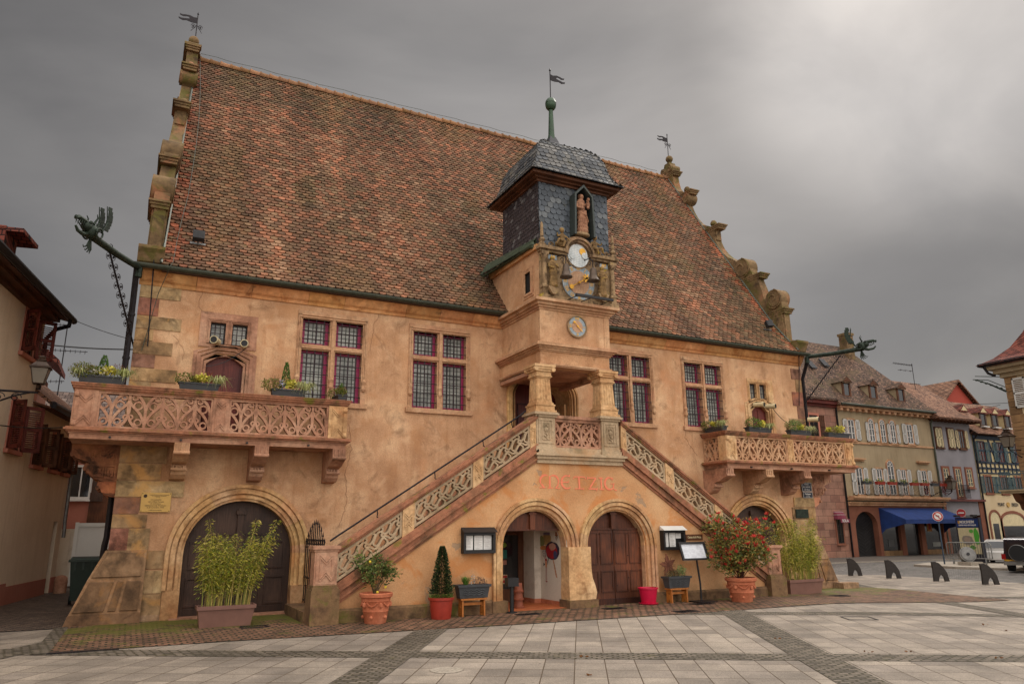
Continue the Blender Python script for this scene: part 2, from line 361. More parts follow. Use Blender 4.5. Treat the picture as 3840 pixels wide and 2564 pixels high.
    def build(s, name, mat, parent=None, smooth=False, recalc=True, world=None, mod=None):
        me = bpy.data.meshes.new(name)
        off = Vector(world) if world is not None else (ORG.get(parent.name, Vector()) if parent else Vector())
        me.from_pydata([((x-off[0])*S, (y-off[1])*S, (z-off[2])*S) for x, y, z in s.v], [], s.f)
        a = me.color_attributes.new('tint', 'FLOAT_COLOR', 'CORNER')
        buf = []
        for f, cc in zip(s.f, s.c): buf += [cc[0], cc[1], cc[2], 1.0]*len(f)
        a.data.foreach_set('color', buf)
        if recalc:
            bm = bmesh.new(); bm.from_mesh(me)
            bmesh.ops.remove_doubles(bm, verts=bm.verts, dist=1e-5)
            bmesh.ops.recalc_face_normals(bm, faces=bm.faces); bm.to_mesh(me); bm.free()
        if smooth:
            me.polygons.foreach_set('use_smooth', [True]*len(me.polygons))
            try: me.set_sharp_from_angle(angle=math.radians(40))
            except Exception: pass
        me.materials.append(M[mat] if isinstance(mat, str) else mat)
        o = bpy.data.objects.new(name, me); COL.objects.link(o)
        if parent: o.parent = parent
        ORG[o.name] = off
        if parent is None: o.location = off*S
        if mod: mod(o)
        return o
ORG = {}
def tag(o, label, cat, group=None):
    o['label'] = label; o['category'] = cat
    if group: o['group'] = group
    return o
def thing(name, label, cat, loc=(0, 0, 0), group=None):
    o = bpy.data.objects.new(name, None); COL.objects.link(o); o.location = Vector(loc)*S
    o.empty_display_size = .3; ORG[o.name] = Vector(loc); return tag(o, label, cat, group)
def struct(o): o['kind'] = 'structure'; return o
def lab(o, l): o['label'] = l; return o
def arc(cx, cz, r, a0, a1, n, rz=None):
    rz = rz or r
    return [(cx+r*math.cos(math.radians(lerp(a0, a1, i/n))), cz+rz*math.sin(math.radians(lerp(a0, a1, i/n)))) for i in range(n+1)]
def archpoly(cx, r, zs, z0, n=16, rz=None):
    return [(cx+r, z0)]+arc(cx, zs, r, 0, 180, n, rz)+[(cx-r, z0)]
def archring(mb, cx, zs, z0, r0, r1, y0, y1, n=20, rz0=None, rz1=None, cols=None, blocks=9):
    a = [(cx-r1, z0)]+[p for p in reversed(arc(cx, zs, r1, 0, 180, n, rz1))]+[(cx+r1, z0)]
    b = [(cx-r0, z0)]+[p for p in reversed(arc(cx, zs, r0, 0, 180, n, rz0))]+[(cx+r0, z0)]
    rnd = random.Random(int(cx*100)); cc = (1, 1, 1)
    for i in range(len(a)-1):
        if i % 3 == 0 or i in (0, len(a)-2):
            k = rnd.uniform(.78, 1.12); cc = (k, k*rnd.uniform(.9, 1.0), k*rnd.uniform(.82, 1))
        p = [a[i], a[i+1], b[i+1], b[i]]
        v = [(q[0], y0, q[1]) for q in p]+[(q[0], y1, q[1]) for q in p]
        mb.add(v, [(0, 1, 2, 3), (7, 6, 5, 4), (0, 4, 5, 1), (1, 5, 6, 2), (2, 6, 7, 3), (3, 7, 4, 0)], cc)
def moulded_arch(mb, cx, zs, z0, rin, rout, y, n=20, rzin=None, rzout=None, deep=.3):
    w = rout-rin; rzi = rzin or rin; rzo = rzout or rout
    L = lambda t: lerp(rzi, rzo, t)
    for t0, t1, ya in ((0, .16, .10), (.16, .34, .05), (.34, .44, .085), (.44, .7, .0), (.7, .78, .035), (.78, 1, -.02)):
        archring(mb, cx, zs, z0, rin+w*t0, rin+w*t1, y+ya, y+deep+.01*t0, n, L(t0), L(t1))
def text(body, size, loc, mat, parent=None, name='lettering', rot=(PI/2, 0, 0), align='CENTER', ext=.003, xs=1.0, shear=0, bold=0):
    cu = bpy.data.curves.new('t', 'FONT'); cu.body = body; cu.size = size*S; cu.align_x = align; cu.align_y = 'CENTER'
    cu.extrude = ext*S; cu.shear = shear; cu.offset = bold*S; cu.resolution_u = 3
    o = bpy.data.objects.new('t', cu); COL.objects.link(o)
    bpy.context.view_layer.update()
    me = bpy.data.meshes.new_from_object(o.evaluated_get(bpy.context.evaluated_depsgraph_get()))
    bpy.data.objects.remove(o); bpy.data.curves.remove(cu)
    off = ORG.get(parent.name, Vector()) if parent else Vector()
    from mathutils import Euler
    mx = Matrix.Translation((Vector(loc)-off)*S) @ Euler(rot).to_matrix().to_4x4() @ Matrix.Diagonal((xs, 1, 1, 1))
    me.transform(mx); me.materials.clear(); me.materials.append(M[mat])
    q = bpy.data.objects.new(name, me); COL.objects.link(q); q.parent = parent; ORG[q.name] = off; return q
def tiles(mb, fn, length, x0, x1, tw, te, colfn, lift=.022, seed=1, skip=None):
    # rounded clay tiles laid on a developable surface fn(x, s) -> (point, normal, up-slope direction)
    rnd = random.Random(seed); rows = int(length/te)+1
    for r in range(rows):
        s0 = r*te; xa, xb = x0(s0), x1(s0)
        nx = int((xb-xa)/tw)+2; st = xa-(tw/2 if r % 2 else 0)
        for k in range(nx):
            cx = st+(k+.5)*tw
            lo, hi = max(xa, cx-tw*.48), min(xb, cx+tw*.48)
            if hi-lo < tw*.2 or (skip and skip(cx, s0)): continue
            P, N, U, A = fn(cx, s0+te*.5); j = rnd.uniform(-.012, .012); tl = lift*rnd.uniform(.75, 1.35)
            out = []
            for fx, fs in ((-.48, .42), (-.36, .12), (0, -.02), (.36, .12), (.48, .42)):
                xx = min(xb, max(xa, cx+fx*tw)); out.append((xx, s0+fs*te+j))
            top = [(hi, s0+te*1.15), (lo, s0+te*1.15)]
            def pt(xx, ss, l): return P+A*(xx-cx)+U*(ss-s0-te*.5)+N*l
            vs = [pt(a, b, tl+.004) for a, b in out]+[pt(a, b, .004) for a, b in top]+[pt(a, b, 0) for a, b in out]
            fs = [list(range(7))]+[(i, i+1, i+8, i+7) for i in range(4)]
            cc = colfn(cx, s0, rnd)
            # vertices 7..11 are the under edge
            mb.add(vs, fs, cc)
def wavy(p0, p1, sag, n=14):
    p0, p1 = Vector(p0), Vector(p1)
    return [p0.lerp(p1, i/n)-Vector((0, 0, sag*4*(i/n)*(1-i/n))) for i in range(n+1)]
# ================================================================== TOWN HALL
TH = thing('town_hall', 'ochre plastered Renaissance building with steep tiled roof, clock tower, balconies and double outside stair', 'building', (0, 0, 0))
ZT = 7.0
WC = [-5.45, -2.83, 2.8, 5.42]
LD, RD = -7.1, 7.1
holes = [archpoly(LD, 1.2, 1.2, -.29), archpoly(RD, 1.2, 1.2, -.29), archpoly(.02, .92, 4.95, 3.2, 16, .58)]
for w in WC: holes.append([(w-.7, 4.42), (w+.7, 4.42), (w+.7, 6.28), (w-.7, 6.28)])
SW = {-1: dict(x0=-8.26, x1=-7.1, z0=3.3, z1=6.18, l=[(-8.05, -7.74), (-7.61, -7.3)], lz=(5.5, 5.97), d=(-8.07, -7.33), fz=5.42, dt=5.22),
      1: dict(x0=7.13, x1=8.18, z0=3.3, z1=6.02, l=[(7.22, 7.5), (7.62, 7.9)], lz=(5.3, 5.87), d=(7.24, 7.9), fz=5.28, dt=5.18)}
for s in SW.values():
    for a, b in s['l']: holes.append([(a-.05, s['lz'][0]-.05), (b+.05, s['lz'][0]-.05), (b+.05, s['lz'][1]+.05), (a-.05, s['lz'][1]+.05)])
    a, b = s['d']; holes.append([(b+.05, 3.3), (b+.05, s['dt']-.1), ((a+b)/2, s['dt']+.05), (a-.05, s['dt']-.1), (a-.05, 3.3)])
mb = MB()
mb.plate([(-9.45, -.3), (9.45, -.3), (9.45, 6.98), (-9.45, 6.98)], holes, 'y', 0, .34)
for s_ in (-1, 1):
    k0 = len(mb.v); mb.prism([(.34, -.3), (10.4, -.3), (10.4, 6.98), (.34, 6.98)], 'x', s_*9.1, s_*9.44)
    k0 = len(mb.v); mb.prism([(.34, 6.98), (10.4, 6.98), (5.2, 15.2)], 'x', s_*9.1, s_*9.44)
    mb.v[k0:] = [(s_*(abs(x)-(.36 if s_ < 0 else .16)*sm(0, 1, max(0, z-7)/8.6)), y, z) for x, y, z in mb.v[k0:]]
mb.box(-9.1, 9.1, 10.05, 10.4, -.3, 6.98)
struct_wall = mb.build('wall', 'plaster', TH)
# dark rooms behind the openings
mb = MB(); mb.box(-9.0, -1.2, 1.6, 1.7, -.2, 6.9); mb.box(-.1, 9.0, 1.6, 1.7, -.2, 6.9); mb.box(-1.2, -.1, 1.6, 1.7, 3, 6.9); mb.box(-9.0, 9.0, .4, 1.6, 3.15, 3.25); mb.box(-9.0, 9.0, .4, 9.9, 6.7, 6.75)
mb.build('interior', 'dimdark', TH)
# cracks in the render
mb = MB(); rc = random.Random(3)
def crack(pts, w=.007):
    out = []
    for a, b in zip(pts, pts[1:]):
        n = max(2, int(math.dist(a, b)/.07))
        for i in range(n): t = i/n; out.append((lerp(a[0], b[0], t)+rc.uniform(-.025, .025), -.0035, lerp(a[1], b[1], t)))
    mb.strip(out, (0, -1, 0), w, .003)
crack([(-4.98, 3.95), (-4.9, 3.4), (-5.02, 2.9), (-4.95, 2.2), (-5.15, 1.65)])
crack([(-4.35, 6.75), (-4.5, 6.3), (-4.58, 5.6)]); crack([(-8.22, 6.75), (-8.35, 6.4), (-8.2, 6.0)])
crack([(5.0, 3.6), (4.6, 4.1), (4.7, 4.4)]); crack([(-8.75, 5.6), (-8.5, 5.3), (-8.55, 5.0)], .005)
mb.build('crack', 'ink2', TH)
# quoins and rough ashlar at the corners
mb = MB(); rq = random.Random(5)
PAL = [c(196, 146, 96), c(160, 92, 74), c(182, 140, 96), c(150, 96, 76), c(204, 160, 110), c(172, 128, 86)]
AVG = c(180, 134, 98)
def nrm(cc): return tuple(lerp(1, x/a, .8) for x, a in zip(cc, AVG))
def quoin(x0, x1, z0, z1, col, y=-.018): mb.box(x0, x1, y, .3, z0+.008, z1-.008, nrm(col))
ql = [(6.62, 6.33, .78, 4), (6.33, 5.95, .38, 1), (5.95, 5.67, .84, 2), (5.67, 5.42, .34, 0), (5.42, 5.14, .72, 5), (5.14, 4.86, .42, 3), (4.86, 4.58, .86, 0), (4.58, 4.3, .4, 2), (4.3, 3.5, .5, 5)]
for z1, z0, w, k in ql: quoin(-9.46, -9.46+w, z0, z1, PAL[k])
RQ = [(6.5, 6.15, .42, 3), (6.15, 5.75, .26, 5), (5.75, 5.3, .46, 1), (5.3, 4.9, .3, 3), (4.9, 4.55, .7, 2), (4.55, 4.2, .36, 5), (4.2, 3.4, .5, 3)]
lowL = [(-9.46, -8.62, 2.95, 3.3, 5), (-9.46, -8.7, 2.62, 2.95, 0), (-9.46, -8.25, 2.3, 2.62, 4), (-9.46, -9.02, 1.98, 2.3, 3), (-9.46, -8.86, 1.72, 1.98, 5),
        (-9.46, -9.15, 1.3, 1.72, 1), (-9.15, -8.78, 1.3, 1.72, 2), (-8.8, -8.47, .95, 1.3, 5), (-8.8, -8.62, .5, .93, 2), (-8.62, -8.47, .5, .93, 4), (-8.8, -8.47, -.2, .5, 5)]
for x0, x1, z0, z1, k in lowL: quoin(x0, x1, z0, z1, PAL[k], -.03)
lowR = [(8.7, 9.46, 2.9, 3.2, 0), (8.6, 9.46, 2.2, 2.5, 4), (8.5, 9.0, 1.85, 2.2, 5), (9.0, 9.46, 1.85, 2.2, 0), (8.5, 9.46, 1.4, 1.85, 2), (8.5, 8.95, .9, 1.4, 5), (8.95, 9.46, .9, 1.4, 4), (8.45, 9.46, -.3, .9, 2)]
mb.build('quoins', 'rough', TH); mb = MB()
for z1, z0, w, k in RQ: quoin(9.46-w, 9.46, z0, z1, PAL[k])
for x0, x1, z0, z1, k in lowR: quoin(x0, x1, z0, z1, PAL[k], -.03)
mb.build('quoins', 'rough', TH)
# stone cornice under the eave, in blocks of different tone
mb = MB(); rk = random.Random(11)
x = -9.5
while x < 9.5:
    if x > .7 and mb.v and mb.v[0][0] < -5: mb.build('cornice', 'ochre', TH); mb = MB()
    w = min(rk.uniform(.75, 1.5), 9.5-x); k = rk.uniform(.8, 1.12); cc = (k, k*rk.uniform(.88, 1), k*rk.uniform(.8, 1))
    if not (x+w > -1.1 and x < .75):
        mb.prism([(0, 6.6), (-.03, 6.6), (-.05, 6.66), (-.1, 6.7), (-.16, 6.8), (-.2, 6.86), (-.2, 6.93), (0, 6.93)], 'x', x+.004, x+w-.004, cc)
    else:
        for a, b in ((x, min(x+w, -1.13)), (max(x, .79), x+w)):
            if b-a > .05: mb.prism([(0, 6.6), (-.03, 6.6), (-.05, 6.66), (-.1, 6.7), (-.16, 6.8), (-.2, 6.86), (-.2, 6.93), (0, 6.93)], 'x', a, b-.004, cc)
    x += w
mb.build('cornice', 'ochre', TH)
# gutter
for a, b in ((-9.62, -1.14), (.79, 9.6)):
    mb = MB()
    sec = [(-.3+.085*math.cos(math.radians(q)), 6.96+.085*math.sin(math.radians(q))) for q in range(180, 361, 20)]
    sec += [(-.225, 6.96)]+[(-.3+.07*math.cos(math.radians(q)), 6.965+.07*math.sin(math.radians(q))) for q in range(350, 189, -20)]
    mb.prism(sec, 'x', a, b)
    k = a+.6
    while k < b: mb.prism([(-.3+.093*math.cos(math.radians(q)), 6.96+.093*math.sin(math.radians(q))) for q in range(175, 366, 19)], 'x', k, k+.025); k += .78
    mb.build('gutter', 'gutter', TH)
mb = MB()
mb.tube([(-9.56, -.3, 6.9), (-9.56, -.22, 6.6), (-9.56, -.06, 6.2), (-9.56, -.06, 4.4)], .058, 8)
mb.tube([(-9.52, .36, 3.28), (-9.52, .36, 1.55), (-9.54, .36, 1.4), (-9.56, .4, .9)], .055, 8)
for zz in (5.9, 5.0): mb.tube([(-9.56, -.06, zz), (-9.56, -.06, zz+.05)], .07, 8)
mb.build('downpipe', 'iron', TH, True)
mb = MB(); mb.tube([(9.56, -.3, 6.85), (9.6, -.1, 6.5), (9.6, .05, 6.2), (9.6, .05, 4.3)], .055, 8); mb.build('downpipe', 'iron', TH, True)

# ---- roof with individual clay tiles
ROOF = [(-.34, 6.97), (.5, 7.95), (5.2, 15.42)]
def roof_fn(x, s):
    for (a, b) in zip(ROOF, ROOF[1:]):
        L = math.dist(a, b)
        if s <= L or b is ROOF[-1]:
            U = Vector((0, (b[0]-a[0])/L, (b[1]-a[1])/L)); P = Vector((x, a[0], a[1]))+U*s
            return P, Vector((0, -U.z, U.y)), U, Vector((1, 0, 0))
        s -= L
RL = sum(math.dist(a, b) for a, b in zip(ROOF, ROOF[1:]))
def lean(s): return sm(0, 1, s/RL)*.34
TP = [c(122, 84, 62), c(134, 90, 66), c(146, 94, 68), c(160, 102, 74), c(108, 80, 60), c(98, 76, 56), c(114, 90, 66), c(146, 114, 88)]
def tcol(x, s, r):
    n = noise.noise(Vector((x*.45, s*.5, 3)))+.5*noise.noise(Vector((x*1.7, s*1.5, 7)))
    k = r.random()+n*.55
    cc = Vector(TP[4+r.randrange(3)] if k < .42 else TP[r.randrange(4)] if k < .93 else TP[7])
    if noise.noise(Vector((x*.7+9, s*.35, 1))) > .22: cc = cc.lerp(Vector(c(98, 84, 46)), .4)
    if s < 1.3: cc = cc.lerp(Vector(c(104, 80, 54)), .35*r.random()+.1)
    if x > 7.2 and s < 3: cc = cc.lerp(Vector(c(128, 124, 92)), .35*r.random())
    if x > 8.75 or x < -8.7: cc = cc.lerp(Vector(c(190, 74, 44)), .4*(r.random() > .5))
    streak = noise.noise(Vector((x*1.1, s*.16, 5)))
    return tuple(cc.lerp(Vector(c(92, 72, 46) if noise.noise(Vector((x*.35+3, s*.4, 8))) > .08 else c(116, 82, 56)), .38)*r.uniform(.6, 1.12)*(1+.5*streak))
def skiproof(x, s): return (-1.1 < x < .82 and s < 2.0)
mb = MB(); tiles(mb, roof_fn, RL, lambda s: -9.14+lean(s), lambda s: 9.14-lean(s)*.5, .172, .124, tcol, .024, 2, skiproof)
roof = mb.build('roof', 'tile', TH, recalc=False)
mb = MB()
mb.quad((-9.1, -.3, 6.93), (9.1, -.3, 6.93), (9.1, .5, 7.88), (-9.1, .5, 7.88)); mb.quad((-9.1, .5, 7.88), (9.1, .5, 7.88), (8.9, 5.2, 15.36), (-8.8, 5.2, 15.36))
mb.quad((-9.1, 10.7, 6.97), (9.1, 10.7, 6.97), (8.9, 5.2, 15.4), (-8.8, 5.2, 15.4)); mb.box(-9.1, 9.1, -.3, 10.6, 6.86, 6.92)
mb.cur = c(70, 48, 36); mb.c = [mb.cur]*len(mb.f); mb.build('roof_deck', 'tile', TH)
mb = MB(); x = -8.72; rr = random.Random(4)
while x < 8.85:
    cc = Vector(c(130, 92, 54)).lerp(Vector(c(148, 106, 76)), rr.random())*rr.uniform(.7, 1.15)
    L = .3; z = 15.42+rr.uniform(-.01, .01)
    v = []
    for xx, r in ((x, .12), (x+.03, .13), (x+.07, .105), (x+L, .09)):
        v += [(xx, 5.2+r*math.cos(math.radians(q)), z+r*1.1*math.sin(math.radians(q))) for q in range(-30, 211, 24)]
    n = 11; fs = [(i*n+k, i*n+k+1, (i+1)*n+k+1, (i+1)*n+k) for i in range(3) for k in range(n-1)]+[list(range(n))]
    mb.add(v, fs, tuple(cc)); x += .29
mb.build('ridge_tiles', 'tile', roof)
mb = MB()
for s, xf in ((1, lambda z: 9.12-.16*(z-7)/8.5), (-1, lambda z: -9.13+.34*(z-7)/8.5)):   # grey lead flashing along the parapets
    pts = []
    for i in range(15):
        P, N, U, A = roof_fn(0, RL*i/14); pts.append((xf(P.z), P.y, P.z+.05))
    mb.tube(pts, .03, 5); mb.build('flashing', 'gutter', roof); mb = MB()
mb = MB()   # lightning conductor cable
mb.tube([(-8.7+i*.44, 5.2, 15.66+.02*math.sin(i*2.1)) for i in range(40)], .007, 4)
pts = []
for i in range(12):
    P, N, U, A = roof_fn(0, RL*(1-i/11)); pts.append((-8.72-.0*i+(.2 if i > 8 else .1)*math.sin(i*.4), P.y-.03, P.z+.09))
mb.tube(pts+[(-8.95, -.4, 6.95), (-9.12, -.12, 6.4), (-9.25, -.05, 5.5), (-9.3, -.05, 5.2)], .008, 4); mb.build('lightning_cable', 'gutter', roof)

# ---- stepped gables: silhouette in (y, z), mirrored about the ridge
def vol(cy, cz, r, a0, a1, n=9): return [(cy+r*math.cos(math.radians(lerp(a0, a1, i/n))), cz+r*math.sin(math.radians(lerp(a0, a1, i/n)))) for i in range(n+1)]
half = [(.17, 6.3), (.18, 8.46), (.14, 8.56)]+vol(.44, 8.93, .32, 205, -25)+[(.82, 8.92), (.88, 9.15), (.93, 9.43), (1.02, 9.7), (1.1, 9.95), (1.25, 10.05)]
half += vol(1.7, 10.4, .36, 190, 60)+[(2.1, 10.9), (2.32, 11.05), (2.55, 11.3), (2.72, 11.55), (2.84, 11.85), (2.86, 12.4), (3.2, 12.6), (3.45, 12.72), (3.7, 12.92), (3.95, 13.25), (4.12, 13.6), (4.2, 13.85)]
half += vol(4.2, 14.1, .22, 230, 120)+[(4.3, 14.45), (4.62, 14.62), (4.78, 14.85), (4.86, 15.15), (4.9, 15.5)]+vol(5.0, 15.78, .16, 200, 90)+[(5.06, 16.1)]
CAPS = [(.0, 1.2, 8.5), (.84, 2.05, 9.98), (2.54, 3.4, 12.42), (3.84, 4.6, 14.36), (4.72, 5.68, 15.56)]
for s in (-1, 1):
    x0, x1 = (9.14, 9.45)
    lx = lambda z: (.36 if s < 0 else .16)*sm(0, 1, max(0, z-7)/8.6)
    sil = half+[(10.4-y, z) for y, z in reversed(half)]
    mb = MB(); mb.prism(sil, 'x', x0, x1)
    sq_ = lambda z: z if (s > 0 or z < 15.6) else 15.6+(z-15.6)*.55
    def GV(mb): mb.v = [(s*(x-lx(z)), y, sq_(z)) for x, y, z in mb.v]
    GV(mb)
    gab = mb.build('gable', 'gable', TH)
    for y0, y1, z in CAPS:
        ys = [(y0, y1), (10.4-y1, 10.4-y0)] if y1 < 5.2 else [(y0, y1)]
        for a, b in ys:
            mb = MB(); mb.box(x0-.04, x1+.09, a, b, z, z+.045); mb.box(x0-.025, x1+.06, a+.04, b-.04, z-.06, z); mb.box(x0-.012, x1+.03, a+.07, b-.07, z-.13, z-.06)
            GV(mb); mb.build('coping', 'gable', gab)
    for cy, cz, r in ((.44, 8.93, .33), (1.7, 10.4, .37), (4.2, 14.1, .22), (5.0, 15.78, .15)):
        for m in (0, 1):
            yy = cy if not m else 10.4-cy
            mb = MB(); mb.lathe([(r*.98, x0-.05), (r, x0-.03), (r, x1+.05), (r*.98, x1+.07)], (0, yy, cz), 22, axis='x')
            for q in (x0-.055, x1+.075):
                pts = [(q, yy+(-1 if m else 1)*r*(1-t*.85)*math.cos(t*9+1.8), cz+r*(1-t*.85)*math.sin(t*9+1.8)) for t in [i/26 for i in range(26)]]
                mb.tube(pts, .016+.02*r, 4)
            GV(mb); mb.build('volute', 'gable', gab, True)
    for cy, cz in ((3.0, 12.62), (4.27, 14.55)):
        for yy in (cy, 10.4-cy): mb = MB(); mb.lathe([(.03, -.16), (.06, -.14), (.04, -.1), (.12, -.04), (.125, .03), (.07, .12), (.02, .14)], ((x0+x1)/2, yy, cz), 12); GV(mb); mb.build('stone_ball', 'gable', gab, True)
    mb = MB(); mb.lathe([(.05, 16.05), (.12, 16.08), (.07, 16.14), (.1, 16.2)], ((x0+x1)/2, 5.2, 0), 12)
    GV(mb); mb.build('finial_neck', 'gable', gab, True)
    # pilaster panels on the blocks
    for a, b, z0, z1 in ((.12, .2, 7.05, 8.4), (2.8, 2.88, 11.9, 12.3)):
        mb = MB(); mb.box(x0+.04, x1-.04, a, b, z0, z1); GV(mb); mb.build('panel', 'gable', gab)
    cx = s*((x0+x1)/2-lx(16))
    mb = MB(); mb.ell((cx, 5.2, 16.33 if s > 0 else 16.02), .15, 16); mb.build('ball_finial', 'gable', gab, True)
# eave kneelers carrying the gables
for s in (-1, 1):
    mb = MB(); mb.prism([(-.36, 7.36), (-.36, 7.3), (-.3, 7.22), (-.22, 7.05), (-.1, 6.98), (.5, 6.98), (.5, 7.36)], 'x', min(s*9.08, s*9.58), max(s*9.08, s*9.58))
    mb.build('kneeler', 'gable', TH)

# ---- mullioned windows
def grid_window(w, parent, name='window', lab_=None):
    mb = MB(); y = -.03
    # moulded surround in several orders
    O = [(w-.8, 4.31), (w+.8, 4.31), (w+.8, 6.47), (w-.8, 6.47)]
    H = [(w-.69, 4.42), (w+.69, 4.42), (w+.69, 6.28), (w-.69, 6.28)]
    mb.plate([(w-.8, 4.42), (w+.8, 4.42), (w+.8, 6.47), (w-.8, 6.47)], [H], 'y', -.02, .2)
    mb.box(w-.85, w+.85, -.06, .2, 4.31, 4.42)
    for dx in (-.735, .735, -.77, .77): mb.box(w+dx-.012, w+dx+.012, -.045, .0, 4.75, 6.38)
    mb.box(w-.79, w+.79, -.045, 0, 6.36, 6.385); mb.box(w-.75, w+.75, -.06, 0, 6.3, 6.325)
    mb.box(w-.07, w+.07, -.01, .2, 4.42, 6.28); mb.box(w-.035, w+.035, -.05, 0, 4.42, 6.33)
    mb.box(w-.69, w-.07, .0, .2, 5.57, 5.7); mb.box(w+.07, w+.69, .0, .2, 5.57, 5.7)
    mb.box(w-.69, w-.035, -.035, .02, 5.6, 5.65); mb.box(w+.035, w+.69, -.035, .02, 5.6, 5.65)
    for dx in (0, .75, -.75): mb.lathe([(.035, 4.7), (.06, 4.75), (.045, 4.85), (.06, 4.92), (.03, 4.98)], (w+dx, -.035, 0), 8)
    mb.box(w-.07, w+.07, -.045, 0, 4.42, 4.75)
    f = mb.build(name, 'frame', parent)
    for z0, z1 in ((4.43, 5.57), (5.7, 6.28)):
        for a, b in ((w-.68, w-.08), (w+.08, w+.68)):
            mb = MB(); mb.plate([(a, z0), (b, z0), (b, z1), (a, z1)], [[(a+.07, z0+.06), (b-.07, z0+.06), (b-.07, z1-.05), (a+.07, z1-.05)]], 'y', .13, .19)
            mb.build('casement', 'magenta', f)
            mb = MB(); mb.quad((a+.05, .17, z0+.04), (b-.05, .17, z0+.04), (b-.05, .17, z1-.03), (a+.05, .17, z1-.03)); mb.build('pane', 'pane', f)
            mb = MB(); n = 5; mz = int((z1-z0)/.105)
            for i in range(1, n): x = lerp(a+.07, b-.07, i/n); mb.box(x-.006, x+.006, .155, .168, z0+.05, z1-.04)
            for i in range(1, mz): zz = lerp(z0+.06, z1-.05, i/mz); mb.box(a+.07, b-.07, .158, .167, zz-.004, zz+.004)
            # dark inner bars of the glazing
            mb.build('glazing_bars', 'black', f)
            mb = MB()
            for i in range(3): x = lerp(a, b, (i+.7)/3.4); mb.tube([(x, .02, z0-.0), (x, .02, z1)], .013, 6)
            k = 5 if z1-z0 > .9 else 3
            for i in range(k): zz = lerp(z0, z1, (i+.6)/k); mb.tube([(a-.01, .0, zz), (b+.01, .0, zz)], .011, 6)
            mb.build('grille', 'grille', f)
    return f
for w in WC: grid_window(w, TH)

# ---- balcony doors with paired small windows above
for sgn, s in SW.items():
    mat = 'redstone' if sgn < 0 else 'yellowstone'
    x0, x1, (a, b) = s['x0'], s['x1'], s['d']
    mb = MB(); hl = [[(p, s['lz'][0]), (q, s['lz'][0]), (q, s['lz'][1]), (p, s['lz'][1])] for p, q in s['l']]
    mb.plate([(x0, s['fz']), (x1, s['fz']), (x1, s['z1']), (x0, s['z1'])], hl, 'y', -.02, .16)
    for p, q in s['l']:
        for e in (.03, .055): mb.plate([(p-e-.012, s['lz'][0]), (q+e+.012, s['lz'][0]), (q+e+.012, s['lz'][1]+e+.012), (p-e-.012, s['lz'][1]+e+.012)], [[(p-e, s['lz'][0]+.001), (q+e, s['lz'][0]+.001), (q+e, s['lz'][1]+e), (p-e, s['lz'][1]+e)]], 'y', -.04, -.02)
    f = mb.build('small_window', mat, TH)
    for p, q in s['l']:
        mb = MB(); mb.plate([(p, s['lz'][0]), (q, s['lz'][0]), (q, s['lz'][1]), (p, s['lz'][1])], [[(p+.03, s['lz'][0]+.03), (q-.03, s['lz'][0]+.03), (q-.03, s['lz'][1]-.03), (p+.03, s['lz'][1]-.03)]], 'y', .08, .12); mb.build('casement', 'black', f)
        mb = MB(); mb.quad((p, .11, s['lz'][0]), (q, .11, s['lz'][0]), (q, .11, s['lz'][1]), (p, .11, s['lz'][1])); mb.build('pane', 'pane', f)
        mb = MB()
        for i in (1, 2): xx = lerp(p, q, i/3); mb.tube([(xx, .03, s['lz'][0]), (xx, .03, s['lz'][1])], .009, 5)
        for i in (1, 2, 3): zz = lerp(*s['lz'], i/4); mb.tube([(p, .03, zz), (q, .03, zz)], .009, 5)
        mb.build('grille', 'grille', f)
    # door surround with shouldered head
    mb = MB(); t = s['dt']; m_ = (a+b)/2
    head = [(b, 3.3), (b, t-.16), (b-.07, t-.1), (m_+.15, t), (m_, t+.02), (m_-.15, t), (a+.07, t-.1), (a, t-.16), (a, 3.3)]
    for k, (e, y) in enumerate(((.0, .0), (.06, -.025), (.12, -.05), (.19, -.02))):
        E2 = [(b+e+.07, 3.3), (b+e+.07, t-.1+e), (m_+.2, t+.05+e), (m_-.2, t+.05+e), (a-e-.07, t-.1+e), (a-e-.07, 3.3)]
        I2 = head if k == 0 else [(b+e, 3.302), (b+e, t-.13+e), (m_+.17, t+.02+e), (m_-.17, t+.02+e), (a-e, t-.13+e), (a-e, 3.302)]
        mb.plate([(q[0], q[1] if q[1] > 3.31 else 3.296) for q in E2], [[(q[0], max(q[1], 3.3)) for q in I2]], 'y', y, .2+.002*k)
    dd = mb.build('door_surround', mat, TH)
    mb = MB(); mb.box(a, b, .1, .14, 3.3, t+.02, (1, 1, 1))
    for xx in (a+.03, m_-.015, b-.06): mb.box(xx, xx+.03, .085, .1, 3.4, t-.1, (.75, .7, .7))
    mb.build('door', 'wood_maroon', dd)

